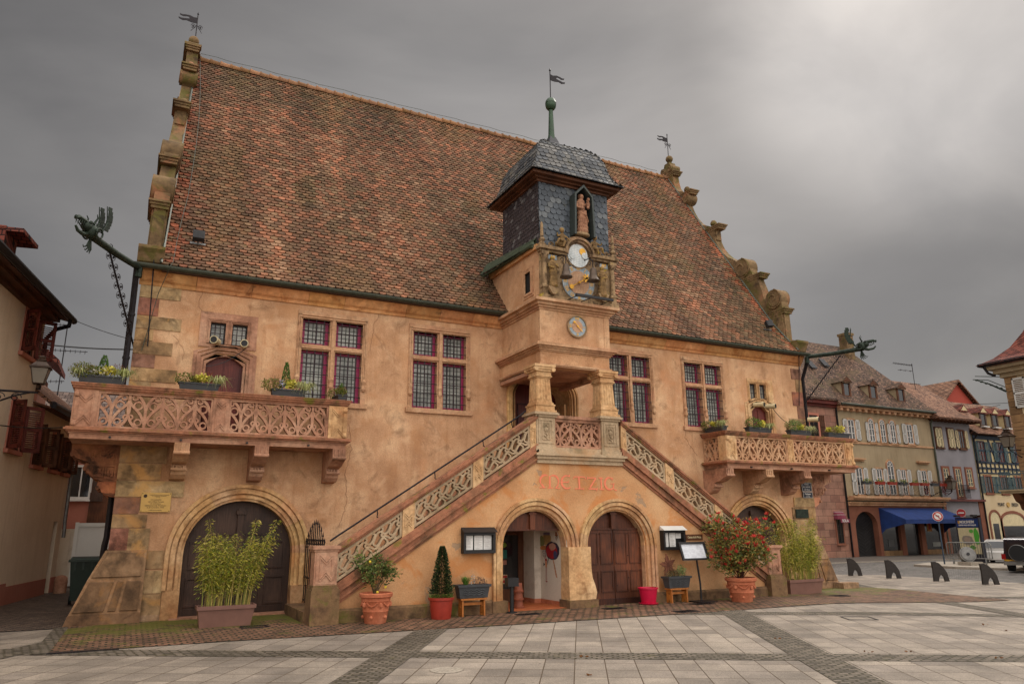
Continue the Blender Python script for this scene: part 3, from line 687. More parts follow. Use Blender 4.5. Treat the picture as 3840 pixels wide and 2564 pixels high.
# ---- the two big arched gates
for nm, cx in (('L', LD), ('R', RD)):
    mb = MB(); moulded_arch(mb, cx, 1.2, .55, 1.05, 1.38, -.06, 24)
    for sx in (-1, 1): mb.box(cx+sx*1.05 if sx > 0 else cx-1.36, cx+1.36 if sx > 0 else cx-1.05, -.05, .3, -.25, .55, (.75, .7, .68))
    a = mb.build('arched_gateway', 'yellowstone', TH)
    for s in (-1, 1):
        mb = MB(); n = 14
        pts = [(cx, -.15)]+([(cx+s*1.05, -.15), (cx+s*1.05, 1.2)]+[(cx+s*1.05*math.cos(math.radians(90*i/n)), 1.2+1.05*math.sin(math.radians(90*i/n))) for i in range(1, n+1)])
        mb.prism(pts, 'y', .26, .32)
        for u0, u1, z0, z1 in ((.12, .48, .2, .75), (.56, .95, .2, .75), (.12, .48, .9, 1.6), (.56, .93, .9, 1.45)):
            q0, q1 = sorted((cx+s*u0, cx+s*u1))
            mb.plate([(q0, z0), (q1, z0), (q1, z1), (q0, z1)], [[(q0+.035, z0+.035), (q1-.035, z0+.035), (q1-.035, z1-.035), (q0+.035, z1-.035)]], 'y', .235, .262, (.85, .8, .78))
        q0, q1 = sorted((cx, cx+s*.95)); mb.box(q0, q1, .24, .262, .05, .16, (.6, .55, .5))
        mb.build('gate_leaf', 'wood_dark', a)
    mb = MB(); mb.box(cx-.06, cx+.06, .2, .26, .0, 2.1); mb.box(cx-.09, cx+.09, .17, .26, 1.98, 2.06); mb.build('meeting_post', 'wood_dark', a)
mb = MB(); mb.box(LD-1.2, LD+1.2, -.12, .3, -.2, .035); mb.build('threshold', 'redstone', TH)
mb = MB(); mb.box(RD-1.2, RD+1.2, -.12, .3, -.3, -.05); mb.build('threshold', 'redstone', TH)

# ---- battered corner buttresses
def buttress(s):
    m0 = MB(); zb = 0 if s < 0 else -.15
    F = lambda x: s*x
    def slab(z0, z1, xo0, xo1, xi, y0, y1, panel, col):
        # outer x at bottom/top (xo0, xo1), front y at bottom/top (y0, y1)
        v = [(F(xi), y0, z0), (F(xo0), y0, z0), (F(xo0), 1.5, z0), (F(xi), 1.5, z0), (F(xi), y1, z1), (F(xo1), y1, z1), (F(xo1), 1.5, z1), (F(xi), 1.5, z1)]
        m0.add(v, [(0, 1, 2, 3), (7, 6, 5, 4), (0, 4, 5, 1), (1, 5, 6, 2), (2, 6, 7, 3), (3, 7, 4, 0)], col)
        for (p, q) in panel:
            a0, a1 = lerp(xi, xo0, p), lerp(xi, xo0, q); b0, b1 = lerp(xi, xo1, p), lerp(xi, xo1, q); e = .035
            m0.add([(F(a0), y0-e, z0+.05), (F(a1), y0-e, z0+.05), (F(b1), y1-e, z1-.05), (F(b0), y1-e, z1-.05), (F(a0), y0+.05, z0+.02), (F(a1), y0+.05, z0+.02), (F(b1), y1+.05, z1-.02), (F(b0), y1+.05, z1-.02)],
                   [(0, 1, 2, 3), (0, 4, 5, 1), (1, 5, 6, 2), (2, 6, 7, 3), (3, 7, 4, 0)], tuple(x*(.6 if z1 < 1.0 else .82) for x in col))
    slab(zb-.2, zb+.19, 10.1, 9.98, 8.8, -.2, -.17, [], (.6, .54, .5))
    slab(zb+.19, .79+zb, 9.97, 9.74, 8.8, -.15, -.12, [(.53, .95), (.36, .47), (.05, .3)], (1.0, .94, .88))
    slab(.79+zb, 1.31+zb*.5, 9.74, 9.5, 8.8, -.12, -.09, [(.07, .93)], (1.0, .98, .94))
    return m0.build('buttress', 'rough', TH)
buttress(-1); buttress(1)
for q in ((-8.8, -8.15, -.04, 0, -.1, .12), (8.3, 8.9, -.35, 0, -.35, .0), (9.7, 10.35, -.55, -.2, -.3, .02)): mb = MB(); mb.box(*q); mb.build('footing', 'rough', TH)
# ================================================================== portico, tower
FY = -2.0
# portico door with deep reveal
mb = MB(); moulded_arch(mb, .02, 4.95, 3.25, .84, 1.04, -.05, 20, .5, .68, .2)
pd = mb.build('portico_doorway', 'yellowstone', TH)
mb = MB(); pts = archpoly(.02, .8, 4.95, 3.26, 14, .47)
for p, q in zip(pts, pts[1:]): mb.add([(p[0], 0, p[1]), (q[0], 0, q[1]), (q[0], .75, q[1]), (p[0], .75, p[1])], [(0, 1, 2, 3)])
for k in range(2): mb.box(.76-.03, .79, .12+.3*k, .34+.3*k, 3.5, 4.8, (.85, .8, .75))
mb.build('reveal', 'yellowstone', pd)
mb = MB(); mb.prism(archpoly(.02, .8, 4.95, 3.26, 14, .47), 'y', .72, .76)
for a, b in ((-.76, -.42), (-.36, .0), (.04, .38), (.44, .78)):
    for z0, z1 in ((3.4, 4.0), (4.08, 4.85)):
        mb.plate([(a, z0), (b, z0), (b, z1), (a, z1)], [[(a+.03, z0+.03), (b-.03, z0+.03), (b-.03, z1-.03), (a+.03, z1-.03)]], 'y', .69, .722, (.4, .35, .35))
mb.build('door', 'wood_maroon', pd)
# entablature, slabs
mb = MB()
mb.box(-1.2, .68, FY-.1, 0, 5.3, 5.58, (1, .95, .9))
mb.build('frieze', 'plaster', TH)
def mould(mb, x0, x1, y0, prof, yb=0, col=None):
    # stacked slabs: prof = [(overhang, z0, z1)]
    for o, z0, z1 in prof: mb.box(x0-o, x1+o, y0-o, yb, z0, z1, col)
mb = MB()
mould(mb, -1.2, .68, FY-.1, [(.02, 5.23, 5.26), (.045, 5.26, 5.3)])
mould(mb, -1.2, .68, FY-.1, [(.03, 5.58, 5.61), (.06, 5.61, 5.65), (.1, 5.65, 5.69), (.15, 5.69, 5.75), (.12, 5.75, 5.77)])
mould(mb, -1.14, .78, FY, [(.03, 6.6, 6.65), (.07, 6.65, 6.7), (.12, 6.7, 6.77), (.2, 6.77, 6.84)])
mb.build('string_cornice', 'frame', TH)
mb = MB(); mb.box(-1.2, .68, -1.75, 0, 5.21, 5.24); mb.box(-1.2, -1.0, -2.1, 0, 5.12, 5.24); mb.box(.5, .68, -2.1, 0, 5.12, 5.24)
mb.build('portico_ceiling', 'redstone', TH)
# lower tower shaft
mb = MB(); mb.box(-1.14, .78, FY, .3, 5.77, 6.6)
for a, b in ((-1.14, -1.0), (.64, .78)): mb.box(a-.008, b, FY-.012, FY, 5.77, 6.6)
mb.box(-1.12, .86, FY, .3, 6.84, 8.14)
mb.plate([(FY, 6.84), (.3, 6.84), (1.2, 8.14), (FY, 8.14)], [[(-1.62, 7.12), (-1.3, 7.12), (-1.3, 7.68), (-1.62, 7.68)]], 'x', -1.13, -1.118)
mb.add([(-1.12, .3, 6.84), (.86, .3, 6.84), (.86, 1.3, 8.14), (-1.12, 1.3, 8.14), (-1.12, -.5, 8.14), (.86, -.5, 8.14), (-1.12, -.5, 6.84), (.86, -.5, 6.84)], [(0, 3, 4, 6), (1, 7, 5, 2), (3, 2, 5, 4)])
mb.build('tower_shaft', 'plaster', TH)
mb = MB()
for e, q in ((.03, .04), (.09, .02)): mb.plate([(-1.62-e, 7.12-e), (-1.3+e, 7.12-e), (-1.3+e, 7.68+e), (-1.62-e, 7.68+e)], [[(-1.6, 7.14), (-1.32, 7.14), (-1.32, 7.66), (-1.6, 7.66)]], 'x', -1.13-q, -1.12)
f = mb.build('tower_window', 'frame', TH)
mb = MB(); mb.box(-1.125, -1.122, -1.6, -1.32, 7.14, 7.66); mb.build('opening', 'dimdark', f)
# copper-edged pent roof and slate chamber
mb = MB()
mb.prism([(-2.0, 8.14), (-1.95, 8.1), (1.3, 8.14), (1.3, 8.3), (-2.0, 8.22)], 'x', -1.2, .94)
mb.build('stone_cornice', 'ochre', TH)
mb = MB(); mb.tube([(-1.24, -1.78, 8.21), (-1.26, -.3, 8.23), (-1.4, .7, 8.2), (-1.55, 1.15, 8.24)], .04, 6); mb.ell((-1.2, -1.8, 8.24), (.07, .09, .1), 8)
mb.quad((-1.14, -1.9, 8.22), (-1.14, -1.9, 8.42), (-1.14, 1.2, 8.7), (-1.5, 1.2, 8.26)); mb.quad((-1.14, -1.9, 8.42), (-1.26, -1.8, 8.22), (-1.5, 1.2, 8.24), (-1.14, 1.1, 8.7))
mb.build('copper_gutter', 'copper', TH); mb = MB(); mb.tube([(.98, -1.78, 8.21), (1.0, 1.0, 8.23)], .04, 6); mb.ell((1.0, -1.85, 8.22), (.07, .1, .1), 8)
mb.build('copper_gutter', 'copper', TH)
sc_ = MB(); sc_.box(-1.11, .86, -1.99, -.07, 8.15, 9.93, c(58, 60, 62)); 
rs = random.Random(8)
def scol(x, s, r):
    k = r.random(); b = Vector(c(74, 80, 86)) if k < .8 else Vector(c(100, 104, 106))
    return tuple(b*r.uniform(.72, 1.15))
def scol2(x, s, r):
    k = r.random(); b = Vector(c(66, 60, 62)) if k < .85 else Vector(c(104, 102, 102))
    return tuple(b*r.uniform(.75, 1.1))
slf = MB()
tiles(slf, lambda x, s: (Vector((x, -2.0, 8.2+s)), Vector((0, -1, 0)), Vector((0, 0, 1)), Vector((1, 0, 0))), 1.72, lambda s: -1.12, lambda s: .87, .16, .145, scol, .014, 5)
tiles(slf, lambda x, s: (Vector((-1.12, -x, 8.2+s)), Vector((-1, 0, 0)), Vector((0, 0, 1)), Vector((0, -1, 0))), 1.72, lambda s: .06, lambda s: 2.0, .13, .1, scol2, .01, 6)
tiles(slf, lambda x, s: (Vector((.87, x, 8.2+s)), Vector((1, 0, 0)), Vector((0, 0, 1)), Vector((0, 1, 0))), 1.72, lambda s: -2.0, lambda s: -.06, .16, .145, scol, .01, 7)
sc_.v_off = 0
sc_.build('chamber_wall', 'slate', TH); slf.build('slate_cladding', 'slate', TH, recalc=False)
cx, cy = -.14, -1.03
mb = MB()
for o, z0, z1 in ((.06, 9.84, 9.9), (.14, 9.9, 9.95), (.26, 9.95, 10.03)): mb.box(cx-.99-o, cx+1.0+o, cy-.97-o, cy+.97+o, z0, z1)
mb.build('timber_eave', 'wood_brown', TH)
CP = [(1.32, 10.02), (1.2, 10.11), (1.1, 10.28), (1.03, 10.5), (.98, 10.75), (.86, 11.0), (.7, 11.17), (.48, 11.3), (.26, 11.42), (.15, 11.58), (.08, 11.78)]
mb = MB(); vs = []; 
for h, z in CP: vs += [(cx-h, cy-h, z), (cx+h, cy-h, z), (cx+h, cy+h, z), (cx-h, cy+h, z)]
mb.add(vs, [(i*4+k, i*4+(k+1) % 4, i*4+4+(k+1) % 4, i*4+4+k) for i in range(len(CP)-1) for k in range(4)], c(60, 60, 62))
cap = mb.build('bell_roof', 'slate', TH)
mb = MB(); CL = [0]
for (h0, z0), (h1, z1) in zip(CP, CP[1:]): CL.append(CL[-1]+math.hypot(h1-h0, z1-z0))
def cap_at(s):
    for i in range(len(CP)-1):
        if s <= CL[i+1] or i == len(CP)-2:
            t = (s-CL[i])/(CL[i+1]-CL[i]); d = Vector((CP[i+1][0]-CP[i][0], CP[i+1][1]-CP[i][1])).normalized()
            return lerp(CP[i][0], CP[i+1][0], t), lerp(CP[i][1], CP[i+1][1], t), d
for sx, sy in ((0, -1), (-1, 0), (1, 0)):
    def fn(x, s, sx=sx, sy=sy):
        h, z, d = cap_at(s); n = Vector((sx, sy, 0)); A = Vector((-sy, sx, 0))
        P = Vector((cx, cy, z))+n*h+A*x; U = (n*d.x+Vector((0, 0, d.y))).normalized(); N = (n*d.y-Vector((0, 0, d.x))).normalized()
        return P, N, U, A
    def cc(x, s, r):
        k = r.random(); b = Vector(c(100, 98, 94)) if k < .45 else Vector(c(76, 78, 80))
        return tuple(b*r.uniform(.75, 1.15))
    tiles(mb, fn, CL[-3], lambda s: -cap_at(s)[0], lambda s: cap_at(s)[0], .16, .12, cc, .014, 9+sx)
mb.build('slate_shingles', 'slate', cap, recalc=False)
mb = MB(); mb.lathe([(.12, 11.6), (.1, 11.75), (.085, 11.85), (.06, 12.5), (.055, 12.62), (.09, 12.62), (.13, 12.67), (.15, 12.75), (.145, 12.79), (.152, 12.8), (.14, 12.87), (.09, 12.94), (.02, 12.98)], (cx, cy, 0), 16)
mb.build('finial', 'finial', TH, True)

# sweeping niche hood over the statue
mb = MB(); nx = .03
hood = [(-.3, 8.55), (-.27, 9.62), (0, 9.9), (.27, 9.62), (.3, 8.55)]
inn = [(-.25, 8.55), (-.22, 9.6), (0, 9.83), (.22, 9.6), (.25, 8.55)]
for i in range(4):
    a, b, p, q = hood[i], hood[i+1], inn[i], inn[i+1]
    v = [(nx+t[0], y, t[1]) for y in (-2.26, -2.0) for t in (a, b, q, p)]
    mb.add(v, [(0, 1, 2, 3), (7, 6, 5, 4), (0, 4, 5, 1), (1, 5, 6, 2), (2, 6, 7, 3), (3, 7, 4, 0)])
mb.cur = c(56, 62, 58); mb.c = [mb.cur]*len(mb.f)
nh = mb.build('niche_hood', 'slate', TH)
mb = MB(); mb.prism([(nx+x, z) for x, z in inn], 'y', -2.02, -2.012); mb.build('niche_back', 'dimdark', nh)
mb = MB(); mb.lathe([(.16, 8.56), (.2, 8.58), (.2, 8.63), (.15, 8.66)], (nx-.02, -2.14, 0), 14, sy=.6); mb.build('niche_base', 'clockstone', nh)

# ---- astronomical clock frontispiece
ck = MB(); ccx = -.1; fy = FY-.06
ck.box(-1.14, -.62, fy, FY, 6.88, 7.98); ck.box(.42, .92, fy, FY, 6.88, 7.98); ck.box(-.62, .42, fy, FY, 6.88, 8.0)
ck.box(-1.18, -.45, fy-.08, FY, 8.0, 8.06); ck.box(-1.22, -.45, fy-.14, FY, 8.06, 8.14); ck.box(.25, .98, fy-.08, FY, 8.0, 8.06); ck.box(.25, 1.02, fy-.14, FY, 8.06, 8.14)
ck.box(-1.2, 1.0, fy-.1, FY, 6.84, 6.93)
for r0, r1, yy in ((.3, .36, -.1), (.36, .42, -.15), (.42, .46, -.08), (.27, .3, -.05)): archring(ck, ccx, 8.08, 8.05, r0, r1, fy+yy, FY, 18, r0, r1)
ck.lathe([(.34, fy-.03), (.34, FY)], (ccx, 0, 8.06), 32, axis='y')
for px in (-1.06, .86):    # pilasters
    ck.box(px-.07, px+.07, fy-.1, FY, 6.93, 7.12); ck.box(px-.09, px+.09, fy-.12, FY, 7.1, 7.15)
    ck.lathe([(.07, 7.15), (.06, 7.2), (.052, 7.8), (.065, 7.84), (.08, 7.88), (.08, 7.92)], (px, fy-.06, 0), 12); ck.box(px-.09, px+.09, fy-.13, FY, 7.92, 8.0)
for px in (-1.1, .93):     # obelisks
    ck.lathe([(.08, 8.14), (.09, 8.2), (.05, 8.24), (.085, 8.3), (.05, 8.36), (.035, 8.38), (.045, 8.4), (.03, 8.72), (.012, 8.76)], (px, fy-.03, 0), 10)
for s, px in ((-1, -.86), (1, .72)):   # scrolls along the pediment
    for dx, r in ((0, .07), (.2, .1)):
        X = px+dx*(-s); ck.tube([(X+r*(1-t*.8)*math.cos(t*8), fy-.04, 8.14+r+r*(1-t*.8)*math.sin(t*8)) for t in [i/20 for i in range(20)]], .022, 5)
for px in (-.88, .5): # statue brackets and niches
    ck.prism([(px-.16, 7.12), (px+.16, 7.12), (px+.12, 7.04), (px+.04, 6.93), (px-.04, 6.93), (px-.12, 7.04)], 'y', fy-.2, FY)
ckf = ck.build('clock_frontispiece', 'clockstone', TH)
mb = MB(); mb.lathe([(.3, fy-.045), (.3, fy)], (ccx, 0, 8.06), 32, axis='y'); md = mb.build('moon_dial', 'dialpale', ckf)
mb = MB(); mb.lathe([(.09, fy-.06), (.09, fy-.045)], (ccx+.12, 0, 8.17), 20, axis='y'); mb.build('moon', 'gold', md)
mb = MB(); mb.lathe([(.08, fy-.066), (.08, fy-.05)], (ccx+.17, 0, 8.07), 18, axis='y'); mb.lathe([(.08, fy-.064), (.08, fy-.05)], (ccx-.16, 0, 8.02), 18, axis='y'); mb.build('cloud', 'dialpale', md)
mb = MB(); mb.lathe([(.45, fy-.02), (.45, fy+.01)], (ccx, 0, 7.37), 40, axis='y'); bd = mb.build('main_dial', 'dial', ckf)
mb = MB(); mb.lathe([(.3, fy-.03), (.3, fy)], (ccx, 0, 7.37), 36, axis='y'); mb.build('dial_centre', 'dialpink', bd)
NUM = ['XII', 'I', 'II', 'III', 'IIII', 'V', 'VI', 'VII', 'VIII', 'IX', 'X', 'XI']
def numerals(parent, cx, cz, y, r, size, idx, rev=False, w=.011):
    mb = MB()
    for k in idx:
        a = math.radians(90-30*k); u = Vector((math.cos(a), 0, math.sin(a))); t = Vector((math.sin(a), 0, -math.cos(a)))
        o = Vector((cx, y, cz))+u*r; st = NUM[k]; adv = {'I': .03, 'V': .05, 'X': .05}; tot = sum(adv[q] for q in st)*size/.1; x = -tot/2
        for ch in st:
            wd = adv[ch]*size/.1; m_ = x+wd/2
            segs = {'I': [((0, -.5), (0, .5))], 'V': [((-.35, .5), (0, -.5)), ((.35, .5), (0, -.5))], 'X': [((-.35, .5), (.35, -.5)), ((.35, .5), (-.35, -.5))]}[ch]
            for (a0, b0), (a1, b1) in segs:
                mb.strip([o+t*(m_+a0*wd)+u*b0*size, o+t*(m_+a1*wd)+u*b1*size], (0, -1, 0), w, .006)
            x += wd
    return mb.build('numerals', 'gold', parent)
numerals(bd, ccx, 7.37, fy-.025, .375, .1, range(12))
mb = MB(); o = Vector((ccx, fy-.07, 7.37)); d = Vector((math.cos(math.radians(32)), 0, math.sin(math.radians(32))))
mb.strip([o-d*.28, o+d*.36], (0, -1, 0), .022, .012)
for k in range(8): e = Vector((math.cos(k*PI/4+.4), 0, math.sin(k*PI/4+.4))); mb.strip([o+d*.24, o+d*.24+e*.11], (0, -1, 0), .035, .012)
mb.lathe([(.06, 0), (.06, .012)], o-d*.26, 14, axis='y'); mb.lathe([(.03, -.02), (.03, .03)], o, 10, axis='y')
mb.build('hands', 'gold', bd)
mb = MB()
for k in range(24): xx = -.6+k*.044; mb.box(xx-.0007, xx+.0007, fy-.19, fy-.188, 6.95, 8.4)
for k in range(34): zz = 6.95+k*.044; mb.box(-.62, .44, fy-.19, fy-.188, zz-.0007, zz+.0007)
mb.build('bird_netting', 'iron', ckf)
for st_, xx, mm in (('16', -.8, 'gold'), ('07', .66, 'gold')):
    pl = MB(); pl.box(xx-.12, xx+.12, fy-.01, fy, 7.86, 7.97); q = pl.build('date_plate', 'dial', ckf); text(st_, .12, (xx, fy-.014, 7.915), 'gold', q, 'lettering', xs=1.1, bold=.003)
mb = MB(); mb.box(-.42, .62, fy-.42, fy-.36, 6.89, 6.95)
for q in (-.38, 0, .55): mb.tube([(q, fy-.38, 6.9), (q-.12, fy, 6.86)], .012, 5)
mb.build('floodlight_bar', 'black', TH)
# small clock on the shaft
mb = MB(); mb.lathe([(.27, FY-.03), (.275, FY-.05), (.24, FY-.06), (.235, FY-.02)], (-.15, 0, 6.28), 36, axis='y'); sc2 = mb.build('small_clock', 'clockstone', TH, True)
mb = MB(); mb.lathe([(.236, FY-.04), (.236, FY-.02)], (-.15, 0, 6.28), 36, axis='y'); mb.build('dial', 'dial', sc2)
mb = MB(); mb.lathe([(.15, FY-.046), (.15, FY-.03)], (-.15, 0, 6.28), 36, axis='y'); mb.build('dial_centre', 'dialpink', sc2)
mb = MB(); o = Vector((-.15, FY-.048, 6.28))
for ang, n_ in ((90, 4), (180, 3), (270, 2), (0, 1)):
    a = math.radians(ang); u = Vector((math.cos(a), 0, math.sin(a))); t = Vector((math.sin(a), 0, -math.cos(a)))
    for k in range(n_): mb.strip([o+u*.165+t*(k-(n_-1)/2)*.03, o+u*.22+t*(k-(n_-1)/2)*.03], (0, -1, 0), .013, .006)
mb.build('numerals', 'gold', sc2)
mb = MB(); o = Vector((-.15, FY-.07, 6.28))
mb.strip([o, o+Vector((.13, 0, -.12))], (0, -1, 0), .014, .008); mb.strip([o, o+Vector((-.1, 0, .12))], (0, -1, 0), .014, .008)
mb.lathe([(.03, 0), (.03, .01)], o+Vector((-.09, 0, .1)), 10, axis='y'); mb.lathe([(.022, -.01), (.022, .02)], o, 8, axis='y'); mb.build('hands', 'gold', sc2)

# ---- bells with scrolled hangers
for bx, bz in ((-.7, 7.5), (.05, 7.52)):
    b = thing('bell', 'small bronze bell hanging in front of the astronomical clock, %s one' % ('the left' if bx < -.3 else 'the right'), 'bell', (bx, -2.5, bz-.2), 'bells in front of the astronomical clock')
    mb = MB(); mb.lathe([(.145, bz-.22), (.15, bz-.2), (.11, bz-.14), (.085, bz-.05), (.08, bz+.05), (.06, bz+.1), (.01, bz+.11)], (bx, -2.5, 0), 18); mb.build('bell_cup', 'bronze', b, True)
    mb = MB(); mb.tube([(bx, -2.5, bz+.1), (bx-.0, -2.5, bz+.3), (bx+.03, -2.3, bz+.42), (bx+.02, -2.05, bz+.45)], .012, 6)
    for s in (-1, 1): mb.tube([(bx+s*(.09+.06*(1-t)*math.cos(t*7)), -2.5, bz+.2+.06*(1-t*.6)*math.sin(t*7)) for t in [i/14 for i in range(15)]], .008, 5)
    mb.build('hanger', 'iron', b)

# ---- sculpted figures (one continuous remeshed body each)
def remesh(o):
    md = o.modifiers.new('fuse', 'REMESH'); md.mode = 'VOXEL'; md.voxel_size = .011*S; md.use_smooth_shade = True
def figure(name, label, cat, base, h, kind, mat, face=1, group=None):
    x, y, z = base; u = h
    mb = MB(); r_ = random.Random(int(x*100))
    P = lambda a, b, cc: (x+a*u*face, y-b*u, z+cc*u)
    if kind in ('madonna', 'angel'):
        for zz, rx, ry in ((.02, .17, .13), (.12, .16, .12), (.24, .15, .115), (.36, .14, .11), (.48, .125, .105), (.6, .12, .09), (.7, .13, .09), (.78, .115, .08)):
            mb.ell(P(.02*math.sin(zz*7), 0, zz), (rx*u, ry*u, .09*u), 12)
        for k in range(7): a = -1.2+k*.4; mb.tube([P(.15*math.sin(a), .12*math.cos(a), .0), P(.12*math.sin(a+.2), .1*math.cos(a), .3), P(.08*math.sin(a+.5), .09, .55)], .014*u, 5)
        mb.ell(P(0, 0, .84), (.045*u, .045*u, .06*u), 8); mb.ell(P(0, .01, .92), (.062*u, .068*u, .08*u), 12)
        mb.ell(P(0, .075, .915), (.012*u, .018*u, .018*u), 6)
        mb.tube([P(-.12, 0, .76), P(-.17, .05, .62), P(-.03, .13, .56)], .04*u, 6, r1=.028*u); mb.tube([P(.12, 0, .76), P(.18, .05, .63), P(.1, .14, .62)], .04*u, 6, r1=.028*u)
        if kind == 'madonna':
            mb.ell(P(.15, .08, .72), (.055*u, .05*u, .09*u), 8); mb.ell(P(.15, .1, .85), (.042*u, .042*u, .05*u), 8); mb.tube([P(.13, .1, .64), P(.08, .16, .58)], .025*u, 5); mb.tube([P(.14, .12, .76), P(.06, .15, .78)], .016*u, 5)
            mb.ell(P(0, -.03, .93), (.075*u, .06*u, .085*u), 10); mb.tube([P(-.1, .05, .5), P(.05, .13, .4), P(.14, .08, .25)], .022*u, 5)
        else:
            for s in (-1, 1): mb.tube([P(s*.08, -.07, .74), P(s*.2, -.1, .8), P(s*.22, -.1, .55)], .04*u, 6, r1=.015*u)
            mb.ell(P(-.02, -.01, .94), (.08*u, .075*u, .07*u), 8); mb.tube([P(.1, .14, .62), P(-.14, .2, .72)], .014*u, 5)
    else:   # seated putto
        mb.ell(P(0, 0, .3), (.16*u, .14*u, .15*u), 12); mb.ell(P(0, 0, .48), (.14*u, .12*u, .15*u), 12); mb.ell(P(0, 0, .6), (.13*u, .1*u, .08*u), 10)
        mb.ell(P(0, .0, .68), (.05*u, .05*u, .06*u), 8); mb.ell(P(.02, .02, .82), (.115*u, .12*u, .13*u), 12); mb.ell(P(.02, -.01, .88), (.125*u, .11*u, .1*u), 10)
        mb.ell(P(.02, .14, .8), (.02*u, .025*u, .022*u), 6)
        mb.tube([P(.08, .05, .26), P(.3, .2, .28), P(.42, .16, .02)], .085*u, 7, r1=.05*u); mb.tube([P(-.06, .08, .26), P(.0, .25, .18), P(.08, .2, -.08)], .085*u, 7, r1=.05*u)
        mb.tube([P(.12, 0, .58), P(.3, .08, .46), P(.36, .14, .6)], .055*u, 7, r1=.032*u); mb.tube([P(-.12, 0, .58), P(-.26, .08, .44), P(-.3, .16, .3)], .055*u, 7, r1=.032*u)
        mb.ell(P(.1, -.04, .12), (.28*u, .14*u, .12*u), 10)
    mb.ell(P(0, 0, -.02), (.16*u, .13*u, .04*u), 10)
    o = mb.build(name, mat, None, True, world=base, mod=remesh); tag(o, label, cat, group); return o
figure('madonna_statue', 'reddish stone statue of a robed mother with child in the slate niche', 'statue', (nx-.02, -2.14, 8.68), 1.0, 'madonna', 'statue')
figure('angel_statue', 'stone robed figure standing left of the big clock dial, gold lichen on its shoulders', 'statue', (-.88, -2.2, 7.14), .74, 'angel', 'angel', 1)
figure('angel_statue', 'stone robed figure in long folds standing right of the big clock dial', 'statue', (.5, -2.2, 7.08), .76, 'angel', 'angel', -1)
figure('putto_statue', 'seated stone cherub with yellow lichen left of the arch over the moon dial', 'statue', (-.56, -2.14, 8.2), .5, 'putto', 'angel', -1)
figure('putto_statue', 'seated stone cherub on the scroll right of the arch over the moon dial', 'statue', (.36, -2.14, 8.16), .5, 'putto', 'angel', 1)

# ---- portico columns
for i, cx_ in enumerate((-1.16, .55)):
    mb = MB(); cy_ = -1.98
    def sq(w, z0, z1, col=None): mb.box(cx_-w, cx_+w, cy_-w, cy_+w, z0, z1, col)
    sq(.27, 4.15, 4.2); sq(.235, 4.2, 4.3); sq(.25, 4.3, 4.33); sq(.22, 4.33, 4.37); sq(.2, 4.37, 4.4)
    n = 6   # tapering fluted shaft
    v = []; w0, w1 = .19, .165
    for z, w in ((4.4, w0), (4.93, w1)): v += [(cx_-w, cy_-w, z), (cx_+w, cy_-w, z), (cx_+w, cy_+w, z), (cx_-w, cy_+w, z)]
    mb.add(v, [(0, 1, 5, 4), (1, 2, 6, 5), (2, 3, 7, 6), (3, 0, 4, 7)])
    for k in range(5):
        for face in (0, 1, 2):
            t = -.8+k*.4
            for z0, z1 in ((4.44, 4.9),):
                w = w0*.97
                if face == 0: mb.obox((cx_+t*w0-.018, cy_-w0-.008, z0), (.036, 0, 0), (0, .03, 0), (-t*.025, .022, z1-z0))
                if face == 1: mb.obox((cx_-w0-.008, cy_+t*w0-.018, z0), (0, .036, 0), (.03, 0, 0), (.022, -t*.025, z1-z0))
                if face == 2: mb.obox((cx_+w0+.008, cy_+t*w0-.018, z0), (0, .036, 0), (-.03, 0, 0), (-.022, -t*.025, z1-z0))
    sq(.18, 4.93, 4.96); sq(.205, 4.96, 4.99); sq(.19, 4.99, 5.08); sq(.225, 5.08, 5.13); sq(.25, 5.13, 5.18); sq(.27, 5.18, 5.235)
    for a in (-1, 1):
        for b in (-1, 1): mb.lathe([(.055, -.04), (.06, 0), (.055, .04)], (cx_+a*.22, cy_+b*.22, 5.13), 10, axis='y')
    col = mb.build('column', 'yellowstone', TH)
    mb = MB()
    def sq2(w, z0, z1): mb.box(cx_-w, cx_+w, cy_-.16-w+.16, cy_+w, z0, z1)
    sq2(.31, 4.09, 4.13); sq2(.29, 4.13, 4.15); sq2(.27, 4.04, 4.09); sq2(.235, 3.4, 4.04)
    mb.box(cx_-.27, cx_+.27, cy_-.27, cy_+.2, 3.26, 3.34); mb.box(cx_-.25, cx_+.25, cy_-.25, cy_+.2, 3.34, 3.4)
    mb.plate([(cx_-.19, 3.46), (cx_+.19, 3.46), (cx_+.19, 4.0), (cx_-.19, 4.0)], [[(cx_-.15, 3.5), (cx_+.15, 3.5), (cx_+.15, 3.96), (cx_-.15, 3.96)]], 'y', cy_-.25, cy_-.235)
    mb.plate([(cx_-.1, 3.54), (cx_+.1, 3.54), (cx_+.1, 3.92), (cx_-.1, 3.92)], [[(cx_-.08, 3.56), (cx_+.08, 3.56), (cx_+.08, 3.9), (cx_-.08, 3.9)]], 'y', cy_-.25, cy_-.235)
    q = cy_-.245   # carved mask: face, beard and crown of leaves
    mb.ell((cx_, q, 3.76), (.05, .03, .06), 10); mb.ell((cx_, q-.02, 3.755), (.012, .02, .02), 6)
    for k in range(6): mb.ell((cx_+.035*math.sin(k*2.2), q, 3.68-.028*k), (.03-.003*k, .02, .025), 6)
    for k in range(5): mb.ell((cx_+(-.04+.02*k), q, 3.84+.02*(2-abs(k-2))), (.012, .015, .035), 6)
    mb.build('pedestal', 'greystone', TH)

